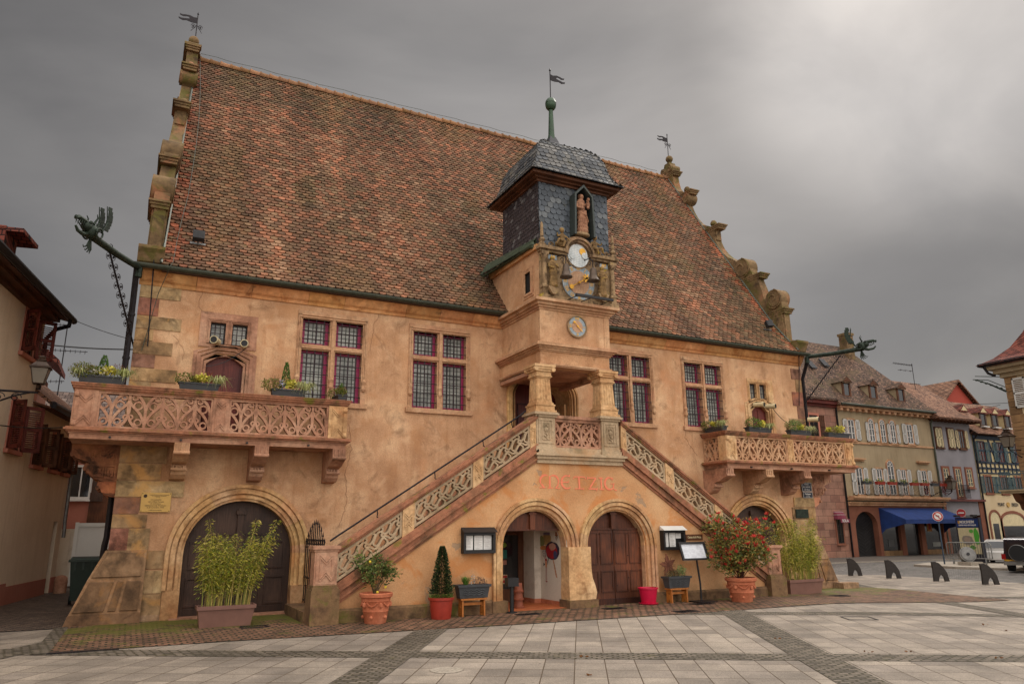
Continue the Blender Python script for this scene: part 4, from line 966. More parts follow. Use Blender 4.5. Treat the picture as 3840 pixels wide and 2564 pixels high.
# ================================================================== staircase
SY0, SY1 = -2.2, -2.0
KL, KR = .643, .66
RLf = lambda x: 1.35+KL*(x+5.65)        # left rail top
RRf = lambda x: 4.13-KR*(x-.81)          # right rail top
AR = [(-1.42, .76), (.67, .765)]
mb = MB()
low = 1.0
outer = [(-5.62, -.2), (5.2, -.35), (5.2, RRf(5.2)-low), (.88, RRf(.88)-low), (.88, 3.05), (-1.38, 3.05), (-1.38, RLf(-1.38)-low), (-5.62, RLf(-5.62)-low)]
mb.plate(outer, [archpoly(a, r+.03, 1.25, -.19 if a < 0 else -.19, 18) for a, r in AR], 'y', -2.14, -1.96)
for x0, x1, f in ((-5.62, -1.38, RLf), (.88, 5.2, RRf)):     # inner cheek towards the steps
    for q0, q1 in (((x0, -2.42), (-2.42, x1)) if x0 < 0 else ((x0, x1),)):
        zb_ = -.2 if q0 < -3 else (2.1 if q0 < 1.5 else -.3)
        for r0, r1, zz in (((q0, q1, zb_),) if x0 < 0 else ((.88, 1.6, 2.1), (1.6, 5.2, -.3))): mb.prism([(r0, zz), (r1, zz), (r1, f(r1)-.75), (r0, f(r0)-.75)], 'y', -1.96, -1.9)
stair = mb.build('stair_wall', 'stair_plaster', TH)
# stair flights
mb = MB()
n = 17
for k in range(n):
    z = .19*(k+1); x0 = -5.55+k*(4.15/n)
    mb.box(x0, min(x0+.6, -1.38), -1.9, 0, z-.25, z)
    x1 = 5.1-k*(4.2/n); mb.box(max(.88, x1-.6), x1, -1.9, 0, z-.27, z-.02) if k else None
mb.box(-1.38, .88, -1.9, 0, 3.0, 3.24)
mb.build('steps', 'redstone', stair)
# plinth along the foot
for x0, x1, h0 in ((-5.6, -2.42, .25), (1.75, 5.1, .22)): mb = MB(); mb.prism([(-2.22, -.35), (-2.14, -.35), (-2.14, h0), (-2.17, h0), (-2.22, h0-.04)], 'x', x0, x1); mb.build('plinth', 'plinth', stair)
# sloping string course and rail
def sloped(mb, x0, x1, f, layers, col=None):
    for o0, o1, y0, y1 in layers: mb.prism([(x0, f(x0)+o0), (x1, f(x1)+o0), (x1, f(x1)+o1), (x0, f(x0)+o1)], 'y', y0, y1, col)
for x0, x1, f, nm in ((-5.66, -1.36, RLf, 'left'), (.86, 5.12, RRf, 'right')):
    mb = MB()
    sloped(mb, x0, x1, f, [(-.78, -.66, SY0-.02, SY1+.1), (-.84, -.78, SY0-.05, SY1), (-.95, -.84, SY0+.01, SY1), (-1.0, -.95, SY0-.01, SY1), (-1.06, -1.0, SY0+.03, SY1)])
    st = mb.build('stair_string', 'cap', stair)
    mb = MB(); sloped(mb, x0, x1, f, [(-.03, 0, SY0-.02, SY1+.02), (-.075, -.03, SY0-.05, SY1+.05), (-.11, -.075, SY0-.025, SY1+.025), (-.14, -.11, SY0, SY1)])
    mb.build('stair_coping', 'cap', stair)
# tracery balustrades of the flights
posts = {'left': [(-4.40, -4.16), (-2.9, -2.67), (-1.54, -1.4)], 'right': [(.86, 1.0), (2.1, 2.33), (3.54, 3.77)]}
def fish(mb, x0, x1, f, yc):
    # wavy fish-scale lattice inside a sheared panel
    H0, H1 = -.62, -.16; h = H1-H0; k = (f(x1)-f(x0))/(x1-x0); sg = 1 if k > 0 else -1
    w, d = .036, .12
    P = lambda s, t: (x0+s if sg > 0 else x1-s, yc, f(x0+s if sg > 0 else x1-s)+H0+t*h)
    L = x1-x0; p = .31
    amp = .13; wv = lambda j, s_: min(.985, max(.015, j/3+(amp*math.sin(2*PI*(s_/p)+j*2.2) if 0 < j < 3 else 0)))
    for j in (1, 2):
        N = int(L/.025); pts = [P(L*i/N, wv(j, L*i/N)) for i in range(N+1)]
        mb.strip(pts, (0, 1, 0), w, d)
    for j in range(3):
        for q in range(-3, int(L/p*2)+4):
            s0 = (q+.5*(j % 2))*p/2; pts = []
            for i in range(9):
                t = i/8; ss = s0-.05*j+.075*math.sin(PI*t)*(1 if j != 1 else -1)-.07*t
                if 0 <= ss <= L: pts.append(P(ss, lerp(wv(j, ss), wv(j+1, ss), t)))
            if len(pts) > 3: mb.strip(pts, (0, 1, 0), w*.92, d*.96)
    N = 2
    for t in (.03, .97): mb.strip([P(0, t), P(L, t)], (0, 1, 0), .045, .14)
    for s in (.02, L-.02): mb.strip([P(s, 0), P(s, 1)], (0, 1, 0), .045, .139)
def carved_post(mb, x0, x1, zb0, zb1, zt0, zt1, y0, y1, rec=True):
    # post with zig-zag panel; bottom/top may slope
    mb.prism([(x0, zb0), (x1, zb1), (x1, zt1), (x0, zt0)], 'y', y0, y1)
    if rec:
        e = .25*(x1-x0); a, b = x0+e*.8, x1-e*.8; zb = max(zb0, zb1)+.05; zt = min(zt0, zt1)-.05; m = (a+b)/2; q = (b-a)*.55
        for dz in (0, .045):
            mb.strip([(a, y0-.006, zt-dz), (m, y0-.006, zt-q-dz), (b, y0-.006, zt-dz)], (0, 1, 0), .022, .03); mb.strip([(a, y0-.006, zb+dz), (m, y0-.006, zb+q+dz), (b, y0-.006, zb+dz)], (0, 1, 0), .022, .03)
        mb.strip([(a, y0-.006, zt-.02), (a, y0-.006, zb+.02)], (0, 1, 0), .014, .02); mb.strip([(b, y0-.006, zt-.02), (b, y0-.006, zb+.02)], (0, 1, 0), .014, .02)
for side, f, X0, X1 in (('left', RLf, -5.65, -1.4), ('right', RRf, .86, 5.05)):
    xs = sorted([X0, X1]+[v for p in posts[side] for v in p])
    pr = posts[side]
    edges = [X0]+[v for p in pr for v in p]+[X1]
    gaps = []; cur = X0
    for a, b in sorted(pr):
        if a-cur > .1: gaps.append((cur, a))
        cur = b
    if X1-cur > .1: gaps.append((cur, X1))
    for a, b in gaps:
        mb = MB(); fish(mb, a, b, f, -2.1); mb.build('tracery_panel', 'greystone', stair)
    for a, b in pr:
        mb = MB(); carved_post(mb, a, b, f(a)-.67, f(b)-.67, f(a)-.14, f(b)-.14, SY0, SY1); mb.build('baluster_post', 'yellowstone', stair)
# newels
for x0, x1, zb in ((-6.08, -5.66, 0), (5.06, 5.48, -.15)):
    g = 0 if zb == 0 else -.18
    mb = MB(); mb.box(x0-.05, x1+.05, -2.36, -1.9, -.35, .6+g); mb.box(x0-.03, x1+.03, -2.34, -1.92, .6+g, .64+g); mb.box(x0-.01, x1+.01, -2.3, -1.94, .64+g, .68+g)
    nb = mb.build('newel_base', 'plinth', stair)
    mb = MB(); mb.box(x0, x1, -2.28, -1.96, .68+g, 1.28+g); carved_post(mb, x0+.03, x1-.03, .7+g, .7+g, 1.26+g, 1.26+g, -2.29, -2.2)
    mb.box(x0-.02, x1+.02, -2.3, -1.94, 1.27+g, 1.31+g); mb.box(x0-.045, x1+.045, -2.33, -1.91, 1.31+g, 1.37+g)
    mb.build('newel_post', 'redstone', stair)
mb = MB(); mb.box(-6.15, -5.55, -1.88, -.05, -.1, .2); mb.build('bottom_step', 'plinth', stair)
# iron gate leaf beside the left newel
mb = MB()
for i in range(11):
    y = -.12-.165*i; h = 1.35+.42*math.sin(PI*(i+.5)/11)
    mb.tube([(-5.8, y, .22), (-5.8, y, h)], .011, 5); mb.tube([(-5.8, y, h), (-5.8, y, h+.1)], .022, 5, r1=.002)
for zz in (.26, .7, 1.3): mb.box(-5.815, -5.785, -1.85, -.1, zz, zz+.03)
for i in range(10): mb.tube([(-5.8, -.2-.165*i+.05*math.cos(t), 1.42+.05*math.sin(t)) for t in [k*.8 for k in range(8)]], .008, 4)
mb.build('stair_gate', 'iron', stair)
# handrail on the wall side
mb = MB(); mb.tube([(-5.7, -1.8, 1.45), (-5.55, -1.8, 1.55), (-1.6, -1.8, 1.55+KL*3.95), (-1.45, -1.8, 4.2)], .02, 6)
for x in (-4.8, -3.6, -2.5, -1.8): z = 1.55+KL*(x+5.55); mb.tube([(x, -1.8, z), (x+.01, -1.8, z-.08), (x-.03, -1.9, z-.14), (x-.03, -2.0, z-.17)], .012, 5)
mb.build('handrail', 'iron', stair)
# landing edge and central tracery
mb = MB(); mb.box(-1.4, .9, -2.25, -1.9, 3.12, 3.26); mb.box(-1.44, .94, -2.3, -1.9, 3.19, 3.24); mb.box(-1.38, .88, -2.2, -1.9, 3.03, 3.12)
mb.box(-.9, .3, -2.2, -1.95, 3.26, 3.38)
mb.build('landing_edge', 'greystone', stair)
def tracery(mb, x0, x1, z0, z1, y, nu, start=.5, ax='x', w=.05, d=.12):
    # flamboyant ogee tracery: nu units
    L = x1-x0; U = L/nu; h = z1-z0
    def P(s, t): return (x0+s, y, z0+t*h) if ax == 'x' else (y, x0+s, z0+t*h)
    nv = (0, 1, 0) if ax == 'x' else (1, 0, 0)
    def bez(pts, n=12):
        out = []
        for i in range(n+1):
            t = i/n; q = [Vector(p+(0,)) for p in pts]
            while len(q) > 1: q = [q[j].lerp(q[j+1], t) for j in range(len(q)-1)]
            out.append((q[0].x, q[0].y))
        return out
    TC = [0]
    def put(pts, ww=w, dd=d):
        TC[0] += 1; dd = dd*(1-.006*(TC[0] % 17)); run = []
        for s, t in pts:
            if -.001 <= s <= L+.001: run.append(P(s, t))
            else:
                if len(run) > 1: mb.strip(run, nv, ww, dd)
                run = []
        if len(run) > 1: mb.strip(run, nv, ww, dd)
    k = -1
    while k < nu+1:
        s0 = (k+start)*U
        for sg in (-1, 1):
            g = lambda pts: [(s0+sg*a*U, b) for a, b in pts]
            put(g(bez([(.5, 1.0), (.28, .98), (.05, .86), (.0, .5)])+[(0, 0)]))
            put(g([(.5, 1.0), (.5, .8)]+bez([(.5, .8), (.45, .58), (.2, .6), (.05, .3), (0, .12)])), w*.95, d*.96)
            put(g(bez([(.5, .8), (.58, .42), (.46, .06), (.2, .01), (0, .02)])), w*.95, d*.94)
            for a, b, r, e0, e1 in ((.23, .66, .125, -.2, 5.0), (.34, .87, .075, 0, 6.28), (.2, .2, .1, 0, 6.28), (.43, .33, .07, 0, 6.28)):
                rr = r*U; pts = []
                for i in range(13): q = lerp(e0, e1, i/12); pts.append((s0+sg*a*U+sg*rr*math.cos(q), b+rr/h*math.sin(q)))
                put(pts, w*.62, d*.8)
        k += 1
    for t in (.02, .98): mb.strip([P(0, t), P(L, t)], nv, .05, d*1.3)
    for s in (.02, L-.02): mb.strip([P(s, 0), P(s, 1)], nv, .045, d*1.28)
mb = MB(); tracery(mb, -.92, .31, 3.4, 4.0, -2.08, 2.2, .3); mb.build('tracery_panel', 'redstone', stair)
mb = MB(); mb.box(-.92, .31, -2.16, -1.98, 4.0, 4.03); mb.box(-.92, .31, -2.2, -1.94, 4.03, 4.1); mb.build('landing_coping', 'redstone', stair)
# arches of the cellar portals
for (a, r), nm in zip(AR, 'LR'):
    mb = MB(); moulded_arch(mb, a, 1.25, .22, r, r+.27, -2.2, 22, deep=.32)
    xs = [(a-r-.3, a-r+.0)] if nm == 'L' else [(a+r, a+r+.3)]
    ag = mb.build('portal_arch', 'yellowstone', stair)
    mb = MB()
    for p, q in xs: mb.box(p, q+(.05 if nm == 'L' else 0), -2.24, -1.9, -.2, .23)
    mb.build('portal_footing', 'plinth', stair)
mb = MB()   # worn central pier
v = []
for z, e in ((.15, .07), (.3, .1), (.45, .07), (.6, .02), (.8, 0), (1.25, 0)):
    v += [(-.668-e*.2, -2.23-e*.4, z), (-.38, -2.26-e*.6, z), (-.1+e, -2.23-e*.4, z), (-.1+e, -1.9, z), (-.668-e*.2, -1.9, z)]
mb.add(v, [(i*5+k, i*5+(k+1) % 5, i*5+5+(k+1) % 5, i*5+5+k) for i in range(5) for k in range(5)]+[(25, 26, 27, 28, 29)])
mb.build('pier', 'yellowstone', stair)
mb = MB(); mb.box(-.72, .0, -2.32, -1.88, -.2, .17); mb.build('pier_footing', 'plinth', stair)
# portal right: closed double door
dr = MB(); dr.prism(archpoly(.67, .8, 1.25, -.05, 18), 'y', -1.93, -1.9, (.8, .75, .7))
pdz = dr.build('cellar_door', 'wood_red', stair)
for s in (-1, 1):
    mb = MB(); q0, q1 = (.67-.78, .66) if s < 0 else (.68, .67+.78)
    mb.box(q0, q1, -1.97, -1.93, .0, 1.6)
    for a0, a1 in ((.03, .36), (.42, .74)):
        for z0, z1 in ((.26, .72), (.86, 1.55)):
            p0, p1 = sorted((.67+s*a0, .67+s*a1)); mb.plate([(p0, z0), (p1, z0), (p1, z1), (p0, z1)], [[(p0+.025, z0+.025), (p1-.025, z0+.025), (p1-.025, z1-.025), (p0+.025, z1-.025)]], 'y', -1.985, -1.97, (.7, .65, .6))
    mb.box(q0, q1, -1.99, -1.97, .0, .13, (.45, .4, .4))
    rb = MB()
    leafd = mb.build('door_leaf', 'wood_red', pdz)
    for k in range(8): rb.ell((.67+s*(.06+.32*(k % 3)), -1.985, .4+.16*k), .012, 6)
    rb.build('rivets', 'iron', leafd)
for a in (.67, -1.42):
    mb = MB(); mb.box(a-.8, a+.8, -2.0, -1.92, 1.6, 1.64, (.6, .55, .5)); mb.box(a-.06, a+.06, -2.02, -1.93, 1.62, 2.03); mb.box(a-.09, a+.09, -2.03, -1.93, 1.94, 1.98)
    if a < 0: mb.prism([(a-.7, 1.62), (a+.7, 1.62)]+arc(a, 1.25, .8, 28, 152, 10), 'y', -1.96, -1.92, (.7, .65, .6))
    mb.build('transom', 'wood_red', stair)
# portal left: passage with tiled floor, painted wall and glazed door
ps = MB(); ps.box(-2.35, -.62, -2.2, -.36, -.05, .02); ps.build('passage_floor', 'terra_floor', stair)
ps = MB(); ps.box(-.645, -.5, -2.12, -.94, .0, 1.9); ps.box(-.81, -.5, -.94, -.3, 0, 1.9); ps.box(-2.4, -.5, -1.9, -.3, 1.75, 1.8)
ps.box(-2.42, -2.3, -1.95, -.3, 0, 1.9); ps.box(-2.4, -.5, -.32, -.28, 1.5, 1.9)
pw = ps.build('passage_wall', 'whitewall', stair)
ps = MB(); ps.box(-.655, -.645, -1.94, -.93, .02, .11); ps.box(-.82, -.655, -.95, -.94, .02, .11); ps.box(-.82, -.81, -.94, -.36, .02, .11); ps.build('skirting', 'terracotta', pw)
mu = MB(); X = -.6485   # the painting on the wall
def blob(y, z, ry, rz, col, x=X, n=18, wob=.12, seed=1):
    r_ = random.Random(seed); pts = []
    for k in range(n): a = 2*PI*k/n; q = 1+r_.uniform(-wob, wob); pts.append((x, y+ry*q*math.cos(a), z+rz*q*math.sin(a)))
    mu.poly(pts, col)
blob(-1.25, 1.42, .2, .14, c(170, 140, 84), seed=2); blob(-1.02, 1.36, .12, .13, c(120, 120, 70), X-.0004, seed=3); blob(-1.15, 1.22, .24, .05, c(184, 116, 60), X-.0006, seed=4)
for k in range(5): mu.box(X-.001, X, -1.4+k*.06, -1.38+k*.06, 1.34, 1.5, c(110, 80, 54))
mu.box(X-.001, X, -1.4, -1.1, 1.5, 1.56, c(104, 96, 110))
blob(-1.5, 1.16, .31, .2, c(52, 36, 54), X-.0008, 22, .05, 5); blob(-1.46, 1.15, .25, .16, c(150, 28, 34), X-.0012, 20, .06, 6); blob(-1.5, 1.25, .16, .08, c(176, 130, 110), X-.0014, 16, .1, 7); blob(-1.62, 1.08, .08, .09, c(60, 60, 90), X-.0015, 14, .1, 8)
blob(-1.7, 1.45, .045, .07, c(50, 44, 44), X-.0008, 12, .1, 9); blob(-1.69, 1.5, .07, .02, c(150, 90, 56), X-.001, 12, .1, 10); blob(-1.68, 1.54, .04, .035, c(150, 90, 56), X-.001, 10, .1, 11); blob(-1.71, 1.43, .028, .05, c(180, 160, 140), X-.0012, 10, .1, 12)
blob(-1.2, .88, .035, .1, c(196, 110, 48), X-.0008, 12, .1, 13); blob(-1.2, .96, .05, .03, c(150, 34, 32), X-.001, 10, .1, 14)
for y0 in (-1.18, -1.215): mu.box(X-.001, X, y0-.006, y0+.004, .5, .8, c(150, 60, 50))
mu.box(X-.001, X, -1.25, -1.17, .48, .5, c(130, 30, 30))
for k in range(7): mu.strip([(X-.001, -1.27, .86+k*.012), (X-.001, -1.3-.012*k, .95+.02*k)], (1, 0, 0), .008, .002, c(36, 30, 34)); mu.strip([(X-.001, -1.15, .86), (X-.001, -1.08, .82+k*.012)], (1, 0, 0), .008, .002, c(36, 30, 34))
mu.strip([(X-.001, -1.2, 1.0), (X-.001, -1.19, 1.06), (X-.001, -1.14, .98)], (1, 0, 0), .012, .002, c(130, 60, 56))
mu.tube([(X, -1.12+.07*math.cos(t), 1.1+.08*math.sin(t)) for t in [k*.5 for k in range(13)]], .004, 4, c(70, 56, 70))
for k in range(3): mu.box(X-.001, X, -1.16, -1.08, 1.06+.035*k, 1.07+.035*k, c(80, 70, 80))
for k in range(6): mu.poly([(X-.0008, -1.5-.02*k, .98-.06*k), (X-.0008, -1.54-.02*k, .98-.06*k), (X-.0008, -1.58-.025*k, .9-.06*k), (X-.0008, -1.54-.02*k, .9-.06*k)], c(184, 130, 96))
mu.build('mural', 'tinted', pw)
ps = MB(); ps.box(-1.42, -1.4, -1.0, -.98, 0, 0)if 0 else None
gd = MB()
gd.box(-2.3, -1.62, -.4, -.34, 0, 1.75, (.9, .85, .8)); gd.box(-1.6, -1.46, -.42, -.36, 0, 1.75); gd.box(-.95, -.81, -.42, -.36, 0, 1.75); gd.box(-1.46, -.95, -.42, -.36, 1.5, 1.75); gd.box(-1.46, -.95, -.42, -.36, 0, .3)
g = gd.build('glazed_door', 'wood_brown', stair)
mb = MB(); mb.box(-1.46, -.95, -.39, -.38, .3, 1.5); mb.build('pane', 'darkglass', g)
mb = MB(); mb.lathe([(.055, -.40), (.055, -.392)], (-1.3, 0, 1.28), 16, axis='y', col=c(110, 130, 40)); mb.box(-1.36, -1.24, -.4, -.392, .98, 1.17, c(40, 104, 90)); mb.box(-1.35, -1.25, -.4, -.392, .84, .94, c(160, 110, 90)); mb.box(-1.37, -1.23, -.4, -.392, .42, .62, c(176, 150, 116))
mb.box(-1.36, -1.24, -.402, -.4, .55, .6, c(150, 36, 30)); mb.box(-1.35, -1.26, -.402, -.4, .44, .5, c(150, 36, 30))
mb.build('sticker', 'tinted', g)
mb = MB(); mb.box(-1.54, -1.5, -.46, -.42, .72, .92); mb.tube([(-1.52, -.46, .86), (-1.62, -.48, .86)], .012, 5); mb.build('door_handle', 'brass', g)

# painted name on the stair wall, drawn with uncial strokes
mb = MB(); yl = -2.1435
LC = [0]
def sk(pts, w): LC[0] += 1; yy = yl-.00007*LC[0]; mb.strip([(x, yy, z) for x, z in pts], (0, -1, 0), w*1.0, .004)
def thick(pts, w0, w1, w2=None):
    n = len(pts)
    for i in range(n-1):
        t = (i+.5)/(n-1); w = lerp(w0, w1, math.sin(PI*t)); sk([pts[i], pts[i+1]], w)
def A(cx, cz, rx, rz, a0, a1, n=14): return [(cx+rx*math.cos(math.radians(lerp(a0, a1, i/n))), cz+rz*math.sin(math.radians(lerp(a0, a1, i/n)))) for i in range(n+1)]
zb, zt = 2.5, 2.77; H = zt-zb
def W(u): return -1.31+u*2.02     # 0..1 across the word
# M
thick(A(W(.075), zb+H*.55, .13, H*.47, 62, 222), .014, .048); thick([(W(.03), zb+.07), (W(.06), zb+.005)], .04, .04); sk([(W(.0), zb+.005), (W(.075), zb+.003)], .018)
thick([(W(.13), zt-.02), (W(.13), zb)], .045, .04); sk([(W(.1), zb), (W(.165), zb)], .018)
thick(A(W(.175), zb+H*.55, .13, H*.46, 130, -42), .014, .046); thick([(W(.235), zb+.07), (W(.205), zb+.005)], .04, .03); sk([(W(.195), zb), (W(.255), zb-.005)], .018)
# E
thick(A(W(.345), zb+H*.5, .14, H*.52, 70, 310), .016, .052); sk([(W(.29), zb+H*.48), (W(.365), zb+H*.5)], .02); sk([(W(.355), zb+H*.42), (W(.37), zb+H*.62)], .014); sk([(W(.37), zt-.02), (W(.385), zt+.02)], .03)
# T
thick([(W(.5), zt-.02), (W(.505), zb)], .046, .042); sk([(W(.43), zt-.06), (W(.44), zt-.015), (W(.57), zt-.015), (W(.59), zt-.06)], .022); sk([(W(.445), zb-.005), (W(.565), zb-.005)], .02)
# Z
sk([(W(.61), zt-.07), (W(.612), zt-.005)], .016); thick([(W(.615), zt-.03), (W(.725), zt-.03)], .035, .025); thick([(W(.72), zt-.04), (W(.64), zb+.02)], .03, .035); thick([(W(.62), zb), (W(.74), zb-.005)], .02, .028); sk([(W(.745), zb+.03), (W(.725), zb-.05)], .014)
# I
thick([(W(.79), zt-.03), (W(.795), zb-.01)], .042, .036); sk([(W(.76), zt-.025), (W(.815), zt-.03)], .026); sk([(W(.765), zb-.01), (W(.83), zb-.012)], .02)
# G
thick(A(W(.905), zb+H*.46, .13, H*.5, 62, 322), .016, .05); sk([(W(.925), zt-.045), (W(.955), zt-.015), (W(.94), zt-.07)], .02); thick([(W(.955), zb+.11), (W(.955), zb+.01)], .036, .03); sk([(W(.92), zb+.12), (W(.975), zb+.12)], .014); sk([(W(.96), zb+.0), (W(1.0), zb-.03)], .02)
mb.build('painted_lettering', 'salmon', stair)
# pale repair patches on the stair wall
# ================================================================== balconies
def corbel(x, zt, zb, w=.27, depth=.84, mat='redstone', ydir=-1):
    mb = MB(); h = zt-zb
    prof = [(0, zt), (-depth-.1, zt), (-depth-.1, zt-.16), (-depth-.06, zt-.19), (-depth-.09, zt-.22), (-depth+.02, zt-.26)]+[(-depth+.08+.3*(1-math.cos(math.radians(q))), zt-.26-.1*math.sin(math.radians(q))) for q in (20, 50, 80)]
    prof += [(-.42, zt-.38), (-.46, zt-.44), (-.4, zt-.48), (-.36, zt-.56), (-.24, zt-.64), (-.1, zb+.01), (0, zb)]
    mb.prism(prof, 'x', x-w/2, x+w/2)
    for k in (-1, 0, 1): mb.prism([(-depth-.12, zt-.17), (-depth-.12, zt-.02), (-depth-.05, zt-.02), (-depth-.05, zt-.24)], 'x', x+k*w*.3-.02, x+k*w*.3+.02, (.9, .9, .9))
    for zz, yy in ((zt-.19, -depth-.1), (zt-.46, -.46)): mb.lathe([(.035, x-w/2-.008), (.035, x+w/2+.008)], (0, yy, zz), 10, axis='x')
    for k in range(4): mb.box(x-w*.4+k*w*.22, x-w*.4+k*w*.22+.02, -.5-.0, -.3, zt-.47, zt-.4)
    return mb
def balcony(s):
    dz = 0 if s < 0 else -.09
    X0, X1 = (-10.3, -5.27) if s < 0 else (5.22, 10.3)     # outer faces of the parapet
    yb = -.95
    xe = X0 if s < 0 else X1                                # outer end, wraps round the gable
    mb = MB()
    Z = 3.29+dz
    def ring(o, z0, z1, col=None):
        mb.box(X0-o, X1+o, yb-o, -.002, z0, z1, col)
        (mb.box(X0-o, -9.45, .0, 1.2+o, z0, z1, col) if s < 0 else mb.box(9.45, X1+o, .0, 1.2+o, z0, z1, col))
    ring(-.01, Z, Z+.09); ring(.01, Z+.09, Z+.12)
    slab = mb.build('balcony', 'redstone', TH)
    mb = MB(); ring(.05, Z+.12, Z+.15); ring(.09, Z+.15, Z+.19); ring(.06, Z+.19, Z+.21); mb.build('slab_moulding', 'cap', slab)
    zt = 4.31+dz; zb = Z+.21
    mb = MB()
    def cap(o, z0, z1):
        mb.box(X0-o, X1+o, yb-o, yb+.2+o, z0, z1)
        ie = (X1-.2-o, X1+o) if s < 0 else (X0-o, X0+.2+o)
        mb.box(*ie, yb+.2+o, -.002, z0, z1)
        oe = (X0-o, X0+.2+o) if s < 0 else (X1-.2-o, X1+o)
        mb.box(*oe, yb+.2+o, 1.2, z0, z1)
    cap(.0, zt-.13, zt-.1); cap(.03, zt-.1, zt-.06); cap(.055, zt-.06, zt-.02); cap(.07, zt-.02, zt)
    mb.build('balcony_coping', 'cap', slab)
    pz = zt-.13
    P = [(-10.3, -9.91), (-7.92, -7.63), (-5.66, -5.27)] if s < 0 else [(5.22, 5.6), (7.57, 7.79), (9.95, 10.3)]
    for i, (a, b) in enumerate(P):
        mb = MB(); corner = i in (0, 2)
        carved_post(mb, a, b, zb, zb, pz, pz, yb, yb+.2 if not corner else yb+.3)
        if corner:
            ex = a if (i == 0) else b; e0 = ex-.01 if i == 0 else ex
            for z_, h_ in ((zb+.02, .1), (pz-.12, .1)): mb.lathe([(.045, z_), (.055, z_+.03), (.035, z_+h_)], (a+.05 if i == 0 else b-.05, yb-.01, 0), 8)
            mb.box(a+.03 if i == 0 else b-.07, a+.07 if i == 0 else b-.03, yb-.012, yb, zb+.14, pz-.14)
        mb.build('balcony_post', 'redstone' if (s < 0 and i < 2) else 'yellowstone', slab)
    for (a, b), nu in (((P[0][1], P[1][0]), 3.5), ((P[1][1], P[2][0]), 3.5 if s < 0 else 3.8)):
        mb = MB(); tracery(mb, a, b, zb, pz, yb+.1, nu, .42); mb.build('tracery_panel', 'redstone' if s < 0 else 'frame', slab)
    for ex in (X0+.1, X1-.1):
        y1 = -.02 if (ex > -9.4 and ex < 9.4) else 1.2
        mb = MB(); tracery(mb, yb+.3, y1, zb, pz, ex, 1.3 if y1 < 0 else 3.5, .4, 'y'); mb.build('tracery_panel', 'redstone' if s < 0 else 'frame', slab)
    xs = [-8.41, -6.95, -5.4] if s < 0 else [5.3, 6.77, 8.25]
    for i, x in enumerate(xs):
        corbel(x, Z, Z-.66).build('corbel', ('frame', 'redstone', 'redstone')[i] if s < 0 else ('redstone', 'frame', 'redstone')[i], slab)
    # corner console in tiers, carrying the part that turns round the gable
    for y0, y1 in ((-.02, .26), (.95, 1.2)):
        mb = MB(); q = lambda x: x if s < 0 else -x
        t1 = [(-9.44, Z), (-10.28, Z), (-10.28, Z-.16), (-10.25, Z-.22), (-10.16, Z-.28), (-10.0, Z-.33), (-9.95, Z-.36), (-9.44, Z-.36)]
        t2 = [(-9.44, Z-.36), (-10.02, Z-.36), (-10.05, Z-.42), (-10.0, Z-.48), (-9.98, Z-.54), (-9.86, Z-.64), (-9.7, Z-.7), (-9.44, Z-.7)]
        t3 = [(-9.44, Z-.7), (-9.78, Z-.7), (-9.79, Z-.8), (-9.72, Z-.84), (-9.7, Z-.9), (-9.6, Z-.97), (-9.44, Z-1.0)]
        for k, t in enumerate((t1, t2, t3)): mb.prism([(q(a), b) for a, b in t], 'y', y0+.02*k, y1, (1, 1, 1) if k < 2 else (1.5, 1.3, 1.2))
        for (xa, xb, za, zb_) in ((-9.5, -9.74, -.05, -.32), (-9.78, -9.98, -.05, -.32), (-9.5, -9.68, -.4, -.66), (-9.7, -9.88, -.4, -.62)):
            p0, p1 = sorted((q(xa), q(xb)))
            mb.plate([(p0, Z+zb_), (p1, Z+zb_), (p1, Z+za), (p0, Z+za)], [[(p0+.02, Z+zb_+.02), (p1-.02, Z+zb_+.02), (p1-.02, Z+za-.02), (p0+.02, Z+za-.02)]], 'y', y0-.02, y0+.02)
            r_ = random.Random(int(xa*50)); 
            for _ in range(9): cxx = lerp(p0, p1, r_.uniform(.25, .75)); czz = Z+lerp(zb_, za, r_.uniform(.25, .75)); mb.ell((cxx, y0, czz), (.022, .018, .03), 6, rot=Matrix.Rotation(r_.uniform(0, 3), 3, 'Y'))
        for xx, zz in ((-10.26, -.2), (-10.02, -.46), (-9.77, -.82)): mb.lathe([(.04, y0-.01), (.04, y1+.01)], (q(xx), 0, Z+zz), 10, axis='y')
        mb.build('console', 'carved' if s < 0 else 'redstone', slab)
    mb = MB()
    for k in range(3 if s > 0 else 4):
        x = lerp(X0, X1, (k+.55)/(3.3 if s > 0 else 4.2)); mb.tube([(x, yb+.05, Z+.045), (x, yb-.05, Z+.04)], .022, 8)
    mb.build('drain_spout', 'black', slab)
balcony(-1); balcony(1)
# ================================================================== ground
def sheet(name, poly, z, mat, step=2.0, x0=None, x1=None):
    # planar polygon clipped into x-strips so that it can follow the gentle dip
    xs = [p[0] for p in poly]; a, b = min(xs), max(xs); cuts = [a]+[k for k in [-2, 4, 5, 6, 7, 8, 9, 10, 13, 16, 17, 18, 19, 20] if a < k < b]+[b]
    mb = MB()
    def clip(pl, xc, keep):
        out = []
        for i in range(len(pl)):
            p, q = pl[i], pl[(i+1) % len(pl)]; ip = (p[0] <= xc+1e-9) if keep < 0 else (p[0] >= xc-1e-9); iq = (q[0] <= xc+1e-9) if keep < 0 else (q[0] >= xc-1e-9)
            if ip: out.append(p)
            if ip != iq: t = (xc-p[0])/(q[0]-p[0]); out.append((xc, lerp(p[1], q[1], t)))
        return out
    for c0, c1 in zip(cuts, cuts[1:]):
        pl = clip(clip(poly, c0, 1), c1, -1)
        if len(pl) > 2: mb.poly([(x, y, gz(x)+z) for x, y in pl])
    return struct(mb.build(name, mat))
sheet('ground', [(-400, -400), (400, -400), (400, 400), (-400, 400)], -.012, 'street')
